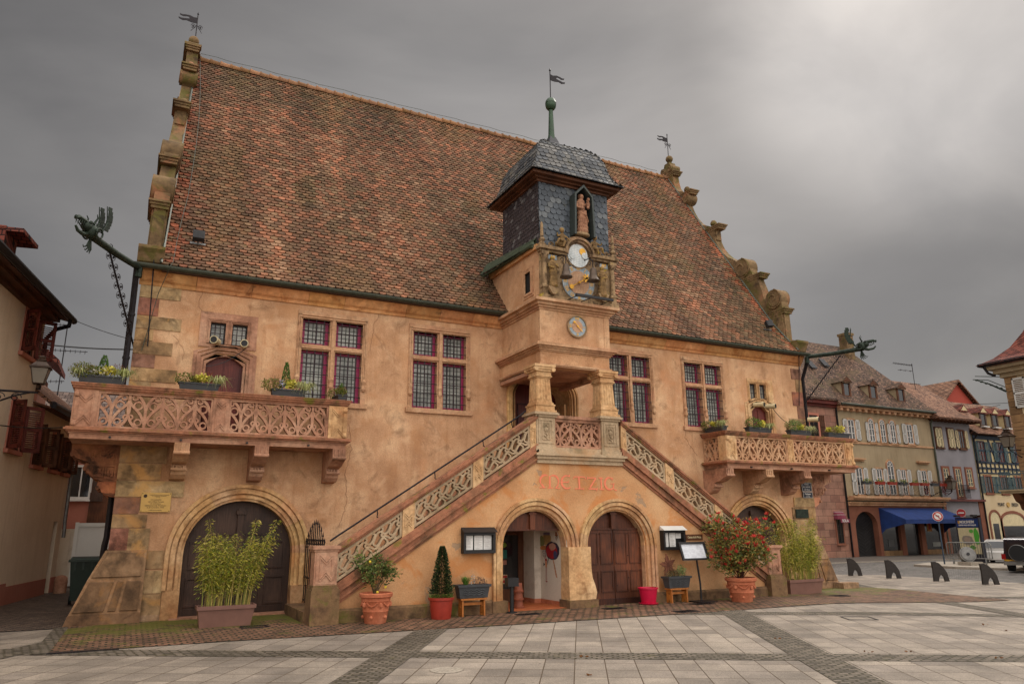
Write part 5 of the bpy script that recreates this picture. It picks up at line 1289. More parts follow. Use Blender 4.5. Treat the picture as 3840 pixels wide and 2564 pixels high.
sheet('square_paving', [(-60, -60), (16.2, -60), (16.2, 3.2), (11.5, 9), (9.6, 9), (9.6, .5), (-9.9, .5), (-9.9, -.35), (-60, -.35)], -.004, 'slab')
sheet('lane', [(-60, -.35), (-9.95, -.35), (-9.6, 12), (-7, 40), (-60, 40)], .009, 'lane')
U = (math.sin(math.radians(32)), math.cos(math.radians(32))); V = (math.cos(math.radians(32)), -math.sin(math.radians(32)))
def st(s, t): return (U[0]*s+V[0]*t, U[1]*s+V[1]*t)
def half(pl, a, b, cc):   # keep a*x+b*y<=c
    out = []
    for i in range(len(pl)):
        p, q = pl[i], pl[(i+1) % len(pl)]; dp, dq = a*p[0]+b*p[1]-cc, a*q[0]+b*q[1]-cc
        if dp <= 0: out.append(p)
        if (dp < 0) != (dq < 0) and abs(dp-dq) > 1e-9: t = dp/(dp-dq); out.append((lerp(p[0], q[0], t), lerp(p[1], q[1], t)))
    return out
def band(pl, z):
    pl = half(pl, 1, 0, 16.2); pl = half(pl, -1, 0, 45)
    if len(pl) > 2: sheet('cobble_strip', pl, z, 'cobble')
for s0 in (-7.85, -2.8, 2.3, -12.9):
    band([st(s0-.52, -45), st(s0, -45), st(s0, 40), st(s0-.52, 40)], .0)
for t0 in (-1.95, 3.6, 9.1, -7.5, 14.6):
    band([st(-30, t0), st(-30, t0+.53), st(7, t0+.53), st(7, t0)], .004)
AP = [(-9.93, .6), (-9.93, -.4), (-9.98, -3.45), (-7.6, -3.52), (-3, -3.98), (1.2, -4.24), (5.2, -4.3), (10.3, -4.9), (10.9, -1.2), (10.6, .6)]
sheet('brick_apron', AP, .008, 'apron')
sheet('edging', [(-10.15, -.3), (-9.93, -.3), (-9.98, -3.5), (-10.2, -3.5)], .01, 'cobble')
mb = MB(); mb.box(-10.0, -9.1, -3.56, -3.48, -.02, .012)
for k in range(22): mb.box(-9.98+k*.04, -9.965+k*.04, -3.57, -3.47, -.02, .014, (.3, .3, .3))
tag(mb.build('drain_channel', 'iron', world=(-9.5, -3.5, 0)), 'rusty slotted drain channel along the front edge of the brick paving', 'drain')
# far pavement with kerb, and the traffic island
mb = MB(); mb.prism([(15, 8.9), (20, 8.2), (27, 7.4), (60, 5.0), (60, 12), (15, 12)], 'z', -.3, .03); struct(mb.build('far_pavement', 'asphalt'))
mb = MB(); mb.prism([(15, 8.83), (20, 8.13), (27, 7.33), (60, 4.93), (60, 5.0), (27, 7.4), (20, 8.2), (15, 8.9)], 'z', -.3, .034); struct(mb.build('kerb', 'kerb'))
mb = MB(); mb.prism([(20.1, 4.55), (19.75, 2.5), (20.3, .0), (24, .0), (25.5, 3.0), (23.2, 5.6)], 'z', -.3, .07); struct(mb.build('traffic_island', 'kerb'))
# ================================================================== plants
def leaves(mb, ctr, rad, n, size, cols, rnd, asp=.45, shell=.35, up=.3):
    for _ in range(n):
        while True:
            p = Vector((rnd.uniform(-1, 1), rnd.uniform(-1, 1), rnd.uniform(-1, 1)))
            if shell < p.length < 1: break
        p = Vector(ctr)+Vector((p.x*rad[0], p.y*rad[1], p.z*rad[2]))
        leaf1(mb, p, Vector((rnd.uniform(-1, 1), rnd.uniform(-1, 1), rnd.uniform(-1, 1)+up)).normalized(), size*rnd.uniform(.6, 1.25), asp, cols[rnd.randrange(len(cols))], rnd)
def leaf1(mb, p, d, L, asp, col, rnd):
    s = d.cross(Vector((rnd.uniform(-1, 1), rnd.uniform(-1, 1), rnd.uniform(-1, 1)))).normalized()*L*asp*.5
    k = rnd.uniform(.65, 1.25); col = tuple(x*k for x in col)
    mb.add([p, p+d*L*.45+s, p+d*L, p+d*L*.45-s], [(0, 1, 2, 3)], col)
def grass(mb, ctr, n, h, spread, cols, rnd, w=.008, droop=.5):
    for _ in range(n):
        a = rnd.uniform(0, 2*PI); l = h*rnd.uniform(.6, 1.1); d = Vector((math.cos(a), math.sin(a), 0)); b = Vector(ctr)+d*spread*.2*rnd.random(); sp = rnd.uniform(.2, 1)*spread
        p1 = b+d*sp*.5+Vector((0, 0, l*.75)); p2 = b+d*sp+Vector((0, 0, l*(1-droop*rnd.random()*1.3)))
        s = Vector((-d.y, d.x, 0))*w*.5; k = rnd.uniform(.7, 1.2); cc = tuple(x*k for x in cols[rnd.randrange(len(cols))])
        mb.add([b-s, b+s, p1+s, p1-s, p2], [(0, 1, 2, 3), (3, 2, 4)], cc)
def fol(mb, t, name='foliage'): return mb.build(name, 'leaf', t, recalc=False)
OL = [c(120, 124, 50), c(140, 132, 60), c(106, 90, 48), c(92, 108, 44)]; YE = [c(196, 186, 70), c(216, 202, 96), c(168, 164, 60)]; GR = [c(80, 112, 46), c(98, 128, 54), c(64, 90, 40)]
PALEG = [c(168, 172, 110), c(190, 190, 136), c(140, 152, 84)]; RD_ = [c(112, 60, 40), c(96, 50, 40), c(132, 74, 44)]
def trough(t, x0, x1, y, z, h, w, mat, along='x', taper=.03, rim=.012, name='planter_box'):
    mb = MB()
    def q(a, b, cc): return (a, y+b, cc) if along == 'x' else (y+b, a, cc)
    v = []
    for zz, e in ((z, -taper), (z+h*.82, -.004), (z+h*.82, rim), (z+h, rim+.004), (z+h, -.012), (z+h*.9, -.014)):
        v += [q(x0-e, -w/2-e, zz), q(x1+e, -w/2-e, zz), q(x1+e, w/2+e, zz), q(x0-e, w/2+e, zz)]
    mb.add(v, [(i*4+k, i*4+(k+1) % 4, i*4+4+(k+1) % 4, i*4+4+k) for i in range(5) for k in range(4)]+[(3, 2, 1, 0)])
    b = mb.build(name, mat, t)
    mb = MB(); mb.poly([q(x0+.01, -w/2+.01, z+h*.9), q(x1-.01, -w/2+.01, z+h*.9), q(x1-.01, w/2-.01, z+h*.9), q(x0+.01, w/2-.01, z+h*.9)]); mb.build('soil', 'soil', t)
    return b
def flowerbox(x0, x1, y, z, feats, label, seed, along='x', group='flower boxes on the balcony parapets'):
    r_ = random.Random(seed); xm = (x0+x1)/2
    base = (xm, y, z) if along == 'x' else (y, xm, z)
    t = thing('flower_box', label, 'flower box', base, group)
    trough(t, x0, x1, y, z+.012, .14, .2, 'greyplastic', along)
    top = z+.18; L = x1-x0; feats = [(f_, a_, s_*1.22) for f_, a_, s_ in feats]
    def q(a, b=0, cc=0): p = (x0+a*L, y+b, top+cc); return p if along == 'x' else (p[1], p[0], p[2])
    for ft, a, s in feats:
        mb = MB()
        if ft == 'bush': leaves(mb, q(a, -.03, .04*s), (.19*s, .15*s, .12*s), int(520*s), .035, OL, r_, .6, .5); nm = 'bushy_plant'
        elif ft == 'green': leaves(mb, q(a, -.03, .06*s), (.2*s, .16*s, .14*s), int(620*s), .035, GR+[c(110, 130, 50)], r_, .6, .5); nm = 'bushy_plant'
        elif ft == 'yellow': leaves(mb, q(a, -.05, .07*s), (.14*s, .1*s, .09*s), int(180*s), .055, YE, r_, .9, .2); nm = 'yellow_plant'
        elif ft == 'white': leaves(mb, q(a, -.1, .05), (.12*s, .06, .07), 60, .035, [c(220, 214, 196), c(226, 220, 190)], r_, 1, .2); nm = 'white_flowers'
        elif ft == 'blue': leaves(mb, q(a, -.08, .07), (.06*s, .06, .12), 70, .035, [c(150, 140, 190), c(200, 196, 214)], r_, 1, .2); nm = 'pale_blue_flowers'
        elif ft == 'red': leaves(mb, q(a, 0, .1), (.14*s, .1, .12*s), int(170*s), .04, RD_, r_, .35, .2, 1.0); nm = 'reddish_plant'
        elif ft == 'grass': grass(mb, q(a, -.05, -.02), int(110*s), .16*s, .26*s, PALEG, r_, .01, 1.5); nm = 'grass_tuft'
        elif ft == 'wisps': grass(mb, q(a, 0, -.02), 40, .3*s, .2, [c(150, 120, 80), c(120, 90, 60)], r_, .005, .3); nm = 'dry_grass'
        elif ft == 'conifer':
            for k in range(int(420*s)):
                h = r_.random(); rr = .09*(1-h)**.8+.01; an = r_.uniform(0, 6.28); p = Vector(q(a))+Vector((rr*math.cos(an), rr*math.sin(an), .36*s*h))
                leaf1(mb, p, Vector((math.cos(an)*.5, math.sin(an)*.5, 1)).normalized(), .05, .35, GR[r_.randrange(3)], r_)
            nm = 'small_conifer'
        elif ft == 'tuft': grass(mb, q(a, 0, -.02), 60, .24*s, .1, GR+[c(120, 140, 60)], r_, .012, .2); nm = 'green_tuft'
        fol(mb, t, nm)
    return t
flowerbox(-10.28, -9.5, -.86, 4.31, [('bush', .1, 1.1), ('bush', .32, .8), ('white', .45, 1), ('yellow', .62, .9), ('conifer', .5, .8), ('red', .8, .9), ('grass', .97, 1), ('grass', .02, .7)], 'largest flower box, with white flowers, at the far left end of the left balcony', 21)
flowerbox(-8.58, -7.84, -.86, 4.31, [('bush', .12, .85), ('yellow', .55, .8), ('red', .72, .8), ('grass', .95, 1), ('wisps', .35, .8), ('bush', .4, .4)], 'grey flower box with yellow and rusty plants in front of the left balcony door', 22)
flowerbox(-6.85, -6.17, -.86, 4.31, [('bush', .02, 1.0), ('blue', .3, 1), ('yellow', .52, .9), ('conifer', .42, 1.2), ('red', .72, .7), ('grass', .98, 1.1), ('wisps', .1, 1)], 'grey flower box with small pointed conifer and pale blue flowers on the left balcony', 23)
flowerbox(-.82, -.2, -5.36, 4.31, [('tuft', .2, 1), ('red', .3, .6), ('bush', .05, .6), ('bush', .75, .9), ('wisps', .5, .6)], 'grey flower box with upright green blades at the right end of the left balcony', 24, 'y')
flowerbox(-.85, -.1, 5.33, 4.22, [('grass', .1, 1.0), ('red', .35, .8), ('yellow', .5, .6), ('bush', .85, 1.0)], 'grey flower box on the side parapet of the right balcony, beside the mullioned window', 25, 'y')
flowerbox(6.12, 7.0, -.86, 4.22, [('green', .28, 1.1), ('yellow', .6, .8), ('red', .75, .6), ('grass', .95, .9), ('wisps', .05, .6)], 'grey flower box with green mound and yellow flowers below the two loudspeakers', 26)
flowerbox(7.74, 8.6, -.86, 4.22, [('green', .22, 1.15), ('yellow', .55, .7), ('red', .75, .5), ('grass', .96, .9), ('wisps', .0, .6)], 'grey flower box with a rounded green bush, third along the right balcony', 27)
flowerbox(9.3, 10.24, -.86, 4.22, [('bush', .3, 1.0), ('yellow', .6, 1.0), ('yellow', .08, .6), ('red', .85, .9), ('wisps', .2, .6)], 'grey flower box with cream and red plants at the right end of the right balcony', 28)
# ---- bamboo in long troughs
def bamboo(x0, x1, y, hz, h, label, seed, z0, nst, nl, lean_=0.0, w=.34):
    r_ = random.Random(seed); t = thing('bamboo_planter', label, 'potted bamboo', ((x0+x1)/2, y, z0), 'bamboo troughs before the big gates')
    trough(t, x0, x1, y, z0+.01, hz, w, 'brownplastic', 'x', .05, .02)
    st_ = MB(); lf = MB(); top = z0+hz
    cols = [c(168, 164, 44), c(140, 146, 40), c(112, 126, 38), c(190, 178, 72), c(92, 108, 34), c(196, 180, 96)]
    for k in range(nst):
        bx = r_.uniform(x0+.06, x1-.06); by = y+r_.uniform(-w*.35, w*.35); u = (bx-x0)/(x1-x0)
        tall = r_.random() < .14; hh = h*(r_.uniform(.45, .92) if not tall else r_.uniform(.92, 1.12))
        dx = (u-.5)*.42*hh+lean_*hh+r_.gauss(0, .13); dy = r_.uniform(-.16, .12)
        pts = [Vector((bx+dx*(q**1.7), by+dy*q*q, top-.04+hh*(q-.06*q*q))) for q in [i/6 for i in range(7)]]
        cc = c(184, 164, 86) if r_.random() < .6 else c(140, 144, 62)
        st_.tube(pts, .0075, 4, cc, r1=.002)
        for j in range(int(nl/nst*hh/h*1.3)):
            q = r_.uniform(.18, 1)**.75; i = min(5, int(q*6)); f = q*6-i; p = pts[i].lerp(pts[i+1], f)
            a = r_.uniform(0, 2*PI); d = Vector((math.cos(a), math.sin(a), r_.uniform(-.5, .6))); p = p+d*r_.uniform(0, .13 if not tall else .06)
            leaf1(lf, p, (d+Vector((0, 0, -.5))).normalized(), r_.uniform(.045, .085), .17, cols[r_.randrange(6)], r_)
    st_.build('canes', 'leaf', t, recalc=False); fol(lf, t); return t
bamboo(-7.93, -6.98, -1.56, .36, 1.5, 'tall yellow green bamboo in a long brown trough before the left arched gate', 31, 0, 78, 11500, .03)
bamboo(6.1, 7.3, -1.75, .37, 1.55, 'bushy green bamboo in a brown trough at the right end beside the stair newel', 33, -.07, 90, 11500, -.02)
# ---- round terracotta pots
def pot(t, x, y, z, r, h, mat, garland=True):
    mb = MB(); mb.lathe([(r*.62, z), (r*.66, z+h*.04), (r*.76, z+h*.38), (r*.79, z+h*.4), (r*.77, z+h*.43), (r*.86, z+h*.72), (r*.89, z+h*.74), (r*.87, z+h*.77), (r*.9, z+h*.84), (r*1.0, z+h*.87), (r*1.02, z+h*.97), (r*.98, z+h), (r*.9, z+h), (r*.86, z+h*.93)], (x, y, 0), 36)
    if garland:
        for k in range(5):
            a0 = k*2*PI/5
            for j in range(9): q = a0+j*.09; zz = z+h*(.68-.1*math.sin(PI*j/8)); rr = r*.86; mb.ell((x+rr*math.cos(q), y+rr*math.sin(q), zz), .02, 6)
            mb.ell((x+r*.86*math.cos(a0-.25), y+r*.86*math.sin(a0-.25), z+h*.62), (.04, .04, .05), 7); mb.ell((x+r*.74*math.cos(a0+.3), y+r*.74*math.sin(a0+.3), z+h*.22), .035, 7)
    p = mb.build('pot', mat, t, True)
    mb = MB(); mb.lathe([(r*.88, z+h*.92), (r*.01, z+h*.94)], (x, y, 0), 24); mb.build('soil', 'soil', t)
    return p
def branches(t, base, n, h, spread, rnd, cols, leafn, size, col, asp=.4, tips=None, r0=.012, fork=3):
    st_ = MB(); lf = MB(); ends = []
    for k in range(n):
        a = 2*PI*k/n+rnd.uniform(-.3, .3); sp = spread*rnd.uniform(.3, 1); hh = h*rnd.uniform(.28 if n > 12 else .55, 1)
        mid = Vector(base)+Vector((math.cos(a)*sp*.4, math.sin(a)*sp*.3, hh*.5)); end = Vector(base)+Vector((math.cos(a)*sp, math.sin(a)*sp*.8, hh))
        st_.tube([base, mid, end], r0, 5, col, r1=.004); ends.append(end)
        for f in range(fork):
            s = mid.lerp(end, rnd.random()); e = s+Vector((rnd.uniform(-.2, .2), rnd.uniform(-.2, .2), rnd.uniform(.02, .25)))*spread*1.6; st_.tube([s, s.lerp(e, .5)+Vector((0, 0, .02)), e], .005, 4, col, r1=.002); ends.append(e)
    for e in ends:
        for j in range(leafn):
            d = Vector((rnd.gauss(0, 1), rnd.gauss(0, 1), rnd.gauss(.25, .7))).normalized()
            leaf1(lf, e+d*rnd.uniform(0, size*1.6)+Vector((0, 0, -rnd.random()*size*1.5)), d, size*rnd.uniform(.6, 1.1), asp, cols[rnd.randrange(len(cols))], rnd)
        if tips:
            for j in range(tips[1]):
                d = Vector((rnd.gauss(0, .6), rnd.gauss(0, .6), 1)).normalized(); leaf1(lf, e+Vector((0, 0, size*.4)), d, size*rnd.uniform(.5, 1), asp, tips[0][rnd.randrange(len(tips[0]))], rnd)
    st_.build('branches', 'leaf', t, recalc=False); fol(lf, t)
t = thing('potted_citrus', 'small lemon tree with open branches in an ornate terracotta pot beside the left newel', 'potted tree', (-4.98, -2.5, 0))
pot(t, -4.98, -2.52, .005, .3, .53, 'terracotta'); r_ = random.Random(41)
CIT = [c(80, 96, 44), c(106, 122, 60), c(62, 80, 36), c(136, 140, 76)]
branches(t, (-5.0, -2.5, .46), 9, .74, .36, r_, CIT, 36, .07, c(110, 92, 66), .5)
mb = MB()
for p in ((-5.0, -2.66, .55), (-5.14, -2.6, 1.08), (-4.8, -2.5, .62)): mb.ell(p, .025, 8, c(214, 186, 60))
mb.build('lemons', 'tinted', t, True)
t = thing('potted_conifer', 'dark green clipped conifer cone in a plain red plastic pot', 'potted tree', (-3.7, -2.5, 0))
mb = MB(); z = .005; r = .235; h = .39; x, y = -3.7, -2.52
mb.lathe([(r*.78, z), (r*.8, z+.01), (r*.94, z+h*.86), (r*1.04, z+h*.88), (r*1.06, z+h), (r*.98, z+h), (r*.94, z+h*.93)], (x, y, 0), 32); mb.build('pot', 'redplastic', t, True)
mb = MB(); mb.lathe([(r*.95, z+h*.92), (.01, z+h*.93)], (x, y, 0), 20); mb.build('soil', 'soil', t)
r_ = random.Random(43); mb = MB(); mb.tube([(x, y, .35), (x, y, 1.25)], .012, 5, c(80, 60, 40), r1=.004); mb.build('trunk', 'tinted', t)
mb = MB()
for k in range(4600):
    hh = r_.random()**1.25; rad = (.185*(1-hh)**.75+.014)*(1+.14*math.sin(hh*31)*math.sin(k*.7)); a = r_.uniform(0, 2*PI); q = r_.uniform(.3, 1.12)
    p = Vector((x+.01+rad*q*math.cos(a), y+rad*q*math.sin(a), .46+.86*hh)); leaf1(mb, p, Vector((math.cos(a), math.sin(a), r_.uniform(-.1, .9))).normalized(), .045, .4, [c(44, 58, 34), c(60, 74, 40), c(34, 46, 28), c(76, 90, 46)][r_.randrange(4)], r_)
for k in range(500): a = r_.uniform(0, 2*PI); q = r_.uniform(0, 1)**.5*.22; leaf1(mb, Vector((x+q*math.cos(a), y+q*math.sin(a), .38+r_.uniform(0, .06))), Vector((math.cos(a), math.sin(a), .8)).normalized(), .035, .5, [c(100, 122, 56), c(124, 144, 70), c(84, 106, 46)][r_.randrange(3)], r_)
fol(mb, t)
t = thing('potted_photinia', 'red tipped photinia bush in an ornate terracotta pot right of the menu stand', 'potted shrub', (3.42, -3.0, gz(3.4)))
pot(t, 3.42, -3.0, gz(3.4), .35, .53, 'terracotta'); r_ = random.Random(47)
PH = [c(98, 106, 48), c(128, 124, 60), c(82, 92, 42), c(166, 134, 70)]; RT = [c(206, 46, 50), c(222, 74, 70), c(182, 36, 42), c(214, 100, 76)]
branches(t, (3.42, -3.0, .46), 24, 1.28, .84, r_, PH, 30, .1, c(90, 56, 42), .4, (RT, 16), .013, 6)
t = thing('potted_shrub', 'small red pot with dark shrub behind the right stair newel', 'potted shrub', (6.0, -1.0, gz(6)))
mb = MB(); mb.lathe([(.13, gz(6)), (.17, gz(6)+.32), (.19, gz(6)+.33), (.19, gz(6)+.38), (.16, gz(6)+.38)], (6.0, -1.2, 0), 24); mb.build('pot', 'redplastic', t, True)
mb = MB(); r_ = random.Random(5); leaves(mb, (6.0, -1.2, .55), (.26, .22, .35), 900, .06, [c(50, 66, 34), c(66, 84, 40)], r_, .4, .2); fol(mb, t)
# ---- planters on little pine benches
def bench(x0, x1, y, z, h, label):
    t = thing('wooden_bench', label, 'bench', ((x0+x1)/2, y, z), 'pine benches under planters')
    mb = MB(); mb.box(x0, x1, y-.11, y+.11, z+h-.03, z+h); mb.build('seat', 'wood_pine', t)
    for x in (x0+.03, x1-.06):
        mb = MB(); mb.plate([(y-.1, z), (y-.04, z), (y, z+.07), (y+.04, z), (y+.1, z), (y+.09, z+h-.03), (y-.09, z+h-.03)], [[(y-.025, z+.17), (y+.025, z+.17), (y+.025, z+.22), (y-.025, z+.22)]], 'x', x, x+.03); mb.build('leg', 'wood_pine', t)
    mb = MB(); mb.box(x0+.06, x1-.06, y-.02, y+.02, z+h-.13, z+h-.08); mb.build('stretcher', 'wood_pine', t)
bench(-3.29, -2.74, -2.42, 0.01, .33, 'varnished pine bench under the left grey planter, near the open portal')
bench(1.78, 2.3, -2.42, 0.01, .31, 'varnished pine bench under the right grey planter, beside the menu stand')
def smallplanter(x0, x1, y, z, label, seed):
    t = thing('planter', label, 'planter', ((x0+x1)/2, y, z), 'grey planters on pine benches')
    trough(t, x0, x1, y, z, .25, .24, 'greyplastic', 'x', .035, .02)
    mb = MB()
    for row in range(3):
        mb.tube([(x0+.1+i*.03, y-.12+.0, z+.07+row*.04+.012*math.sin(i*1.6)) for i in range(int((x1-x0-.2)/.03)+1)], .006, 4)
    mb.build('moulded_waves', 'greyplastic', t); return t
r_ = random.Random(51)
t = smallplanter(-3.34, -2.68, -2.42, .345, 'grey planter with green tuft, pale flowers and brown heather, left of the open portal', 1)
mb = MB(); grass(mb, (-3.15, -2.42, .57), 160, .2, .16, [c(84, 116, 44), c(104, 136, 56)], r_, .008, .3); fol(mb, t, 'grass_tuft')
mb = MB(); leaves(mb, (-2.85, -2.42, .62), (.15, .1, .1), 320, .04, [c(110, 84, 70), c(90, 70, 60)], r_, .25, .1, 1); leaves(mb, (-3.0, -2.42, .68), (.05, .05, .1), 40, .025, [c(206, 200, 190)], r_, 1, .1); fol(mb, t, 'heather')
t = smallplanter(1.74, 2.36, -2.42, .325, 'grey planter with dry leaves and a wicker star, beside the menu stand', 2)
mb = MB(); leaves(mb, (1.95, -2.42, .62), (.2, .1, .1), 360, .045, [c(96, 90, 56), c(120, 110, 70), c(80, 70, 44)], r_, .4, .1, .6); leaves(mb, (2.2, -2.42, .68), (.12, .09, .14), 260, .045, [c(130, 150, 90), c(156, 168, 110)], r_, .45, .1, .8); fol(mb, t, 'shrub')
mb = MB(); st5 = []
for k in range(10): a = math.radians(100+36*k); rr = .24 if k % 2 == 0 else .1; st5.append((1.86+rr*math.cos(a), .82+rr*math.sin(a)*1.05))
mb.prism(st5, 'y', -2.4, -2.37, c(110, 66, 46))
for k in range(12): a = k*.55; mb.tube([(1.86, -2.405, .82), (1.86+.2*math.cos(a), -2.405, .82+.2*math.sin(a))], .006, 4, c(84, 46, 34))
mb.build('wicker_star', 'tinted', t)

# ================================================================== things on the walls and square
def menucase(x0, x1, z0, z1, label, topmat, papers, seed):
    y = -2.16; t = thing('menu_case', label, 'menu case', ((x0+x1)/2, y, z0), 'glazed menu cases on the stair wall')
    mb = MB(); zt = z1-.1
    mb.plate([(x0, z0), (x1, z0), (x1, zt), (x0, zt)], [[(x0+.05, z0+.06), (x1-.05, z0+.06), (x1-.05, zt-.05), (x0+.05, zt-.05)]], 'y', y-.13, y-.02); mb.box(x0, x1, y-.02, y+.02, z0, zt); mb.box(x0, x1, y-.1, y, zt, zt+.02)
    mb.build('case', 'black', t)
    mb = MB(); mb.add([(x0-.02, y-.19, zt), (x1+.02, y-.19, zt), (x1+.02, y-.02, z1), (x0-.02, y-.02, z1), (x0-.02, y-.02, zt), (x1+.02, y-.02, zt)], [(0, 1, 2, 3), (0, 4, 5, 1), (3, 2, 5, 4), (0, 3, 4), (1, 5, 2)]); mb.build('lid', topmat, t)
    r_ = random.Random(seed)
    for a, b, q0, q1 in papers:
        px0, px1 = lerp(x0+.06, x1-.06, a), lerp(x0+.06, x1-.06, b); pz0, pz1 = lerp(z0+.07, zt-.06, q0), lerp(z0+.07, zt-.06, q1)
        mb = MB(); mb.box(px0, px1, y-.045, y-.04, pz0, pz1, (.68, .66, .62))
        zz = pz1-.03
        while zz > pz0+.02:
            mb.box(px0+.02, px0+.02+(px1-px0-.04)*r_.uniform(.4, 1), y-.047, y-.045, zz, zz+.004, (.35, .32, .3)); zz -= r_.choice([.014, .014, .026])
        mb.build('menu_sheet', 'tinted', t)
menucase(-3.14, -2.43, 1.17, 1.68, 'black glazed menu case with three printed sheets, left of the open portal', 'black', [(0, .3, 0, 1), (.35, .67, 0, 1), (.7, 1, 0, 1)], 1)
menucase(1.86, 2.5, 1.14, 1.68, 'black menu case with a white sloping lid, right of the closed cellar door', 'metalwhite', [(0, .26, 0, 1), (.32, .66, 0, 1), (.68, .98, .6, .97)], 2)
t = thing('menu_stand', 'tilted framed menu board on a bent black pole before the stair wall', 'menu stand', (2.55, -2.7, 0))
cx_, cz_, yy = 2.42, 1.12, -2.62
mb = MB(); mb.plate([(cx_-.38, cz_-.2), (cx_+.38, cz_-.2), (cx_+.38, cz_+.2), (cx_-.38, cz_+.2)], [[(cx_-.33, cz_-.155), (cx_+.33, cz_-.155), (cx_+.33, cz_+.155), (cx_-.33, cz_+.155)]], 'y', yy-.03, yy+.01); mb.box(cx_-.37, cx_+.37, yy+.01, yy+.02, cz_-.19, cz_+.19)
mb.v = [(x, y+(z-cz_)*.35, z) for x, y, z in mb.v]; mb.build('frame', 'black', t)
mb = MB(); mb.box(cx_-.33, cx_+.33, yy, yy+.005, cz_-.155, cz_+.155, (.62, .64, .67))
rp = random.Random(9)
for col_ in range(3):
    for k in range(15):
        if rp.random() < .85: x0 = cx_-.3+col_*.21; mb.box(x0, x0+.17*rp.uniform(.5, 1), yy-.002, yy, cz_+.13-k*.018, cz_+.134-k*.018, (.45, .45, .5))
mb.v = [(x, y+(z-cz_)*.35, z) for x, y, z in mb.v]; mb.build('menu_sheet', 'paper', t) if False else mb.build('menu_sheet', 'tinted', t)
mb = MB(); mb.tube([(2.5, -2.62, .92), (2.52, -2.62, .75), (2.56, -2.62, .4), (2.56, -2.62, .03)], .022, 8); mb.build('pole', 'black', t, True)
mb = MB(); mb.box(2.36, 2.82, -2.85, -2.42, .012, .03); mb.build('base', 'iron', t)
def signboard(name, label, x0, x1, z0, z1, y, mat, texts, cat='sign', edge=None, tm='cream', tw=.02):
    t = thing(name, label, cat, ((x0+x1)/2, y, z0)); mb = MB(); mb.box(x0, x1, y-tw, y, z0, z1); p = mb.build('board', mat, t)
    if edge: mb = MB(); e = edge[1]; mb.plate([(x0, z0), (x1, z0), (x1, z1), (x0, z1)], [[(x0+e, z0+e), (x1-e, z0+e), (x1-e, z1-e), (x0+e, z1-e)]], 'y', y-tw-.006, y-tw); mb.build('border', edge[0], t)
    for body, size, dx, z, *k in texts: text(body, size, ((x0+x1)/2+dx, y-tw-.002, z), tm, t, **(k[0] if k else {}))
    return t
signboard('house_sign', 'brown board lettered Caveau de la Metzig beside the white lidded menu case', 2.62, 3.12, 1.35, 1.48, -2.14, 'wood_brown', [('Caveau de la Metzig', .074, 0, 1.415, dict(xs=.68, bold=.0015))])
signboard('house_sign', 'brown board ending in the letters nstub, partly behind the menu stand', 2.6, 3.24, 1.02, 1.15, -2.14, 'wood_brown', [('Winstub', .1, .1, 1.08, dict(xs=.95, bold=.002))])
pq = signboard('memorial_plaque', 'brass memorial plaque with dark French text under the left balcony', -9.0, -8.47, 2.02, 2.39, -.035, 'brass', [
    ("COMMEMORATION DU 50EME ANNIVERSAIRE", .017, .05, 2.345), ('DE LA LIBERATION DE MOLSHEIM', .017, .05, 2.322), ('26.11.1994', .014, .03, 2.3),
    ('à la mémoire', .035, 0, 2.255), ('des soldats français', .036, 0, 2.217), ('et américains', .035, 0, 2.18), ('Libérateurs de Molsheim', .037, 0, 2.142), ('le 26 novembre 1944', .035, 0, 2.105), ('La Ville reconnaissante', .026, 0, 2.055)], 'plaque', None, 'ink', .012)
mb = MB(); mb.lathe([(.033, -.052), (.033, -.047)], (-8.93, 0, 2.325), 16, axis='y')
for x in (-8.98, -8.49):
    for z in (2.04, 2.37): mb.lathe([(.008, -.053), (.008, -.047)], (x, 0, z), 8, axis='y')
mb.build('rivets_and_seal', 'ink', pq)
M['navy'] = plain('navy_enamel', c(30, 34, 46), .4, 0, .1)
signboard('street_sign', 'dark blue street sign reading Place de l Hotel de Ville beside the right gate', 8.95, 9.36, 2.67, 2.93, -.04, 'navy', [('PLACE', .058, 0, 2.88), ("DE L'HOTEL", .058, 0, 2.8), ('DE VILLE', .058, 0, 2.72)], 'sign', ('white', .008), 'white')
signboard('street_sign', 'smaller dark blue sign reading Marktplatz under the street name', 8.97, 9.37, 2.48, 2.65, -.04, 'navy', [('Marktplatz', .056, 0, 2.595, dict(bold=.002)), ('im Jahre der', .03, 0, 2.54), ('Stadtverwaltung', .028, 0, 2.51)], 'sign', ('white', .008), 'white')
mb = MB(); mb.box(8.6, 9.12, -.06, -.035, 1.88, 2.14); mb.box(8.62, 9.1, -.066, -.06, 1.9, 2.12, (.6, .6, .6)); tag(mb.build('wall_plaque', 'verdigris', world=(8.85, -.05, 1.88)), 'dark green bronze plaque on the stone pier right of the right gate', 'plaque')
# bin, bucket, flower pots stack
t = thing('ash_bin', 'dark ash bin on a post at the open portal', 'bin', (-2.1, -2.3, 0))
mb = MB(); mb.tube([(-2.1, -2.34, .02), (-2.1, -2.34, .56)], .04, 10); mb.lathe([(.11, .0), (.11, .025), (.05, .03)], (-2.1, -2.34, 0), 16); mb.build('post', 'black', t, True)
mb = MB(); mb.box(-2.22, -1.98, -2.42, -2.26, .53, .68); mb.box(-2.225, -1.975, -2.425, -2.255, .515, .532); mb.build('box', 'black', t)
t = thing('pot_stack', 'stack of terracotta flower pots inside the open portal', 'pot stack', (-1.62, -1.7, 0))
for k, (z, r) in enumerate(((.02, .12), (.18, .115), (.34, .11))):
    mb = MB(); mb.lathe([(r, z), (r*1.05, z+.03), (r*.86, z+.04), (r*.7, z+.19)], (-1.62, -1.7, 0), 20); mb.build('flower_pot', 'stackpot', t, True)
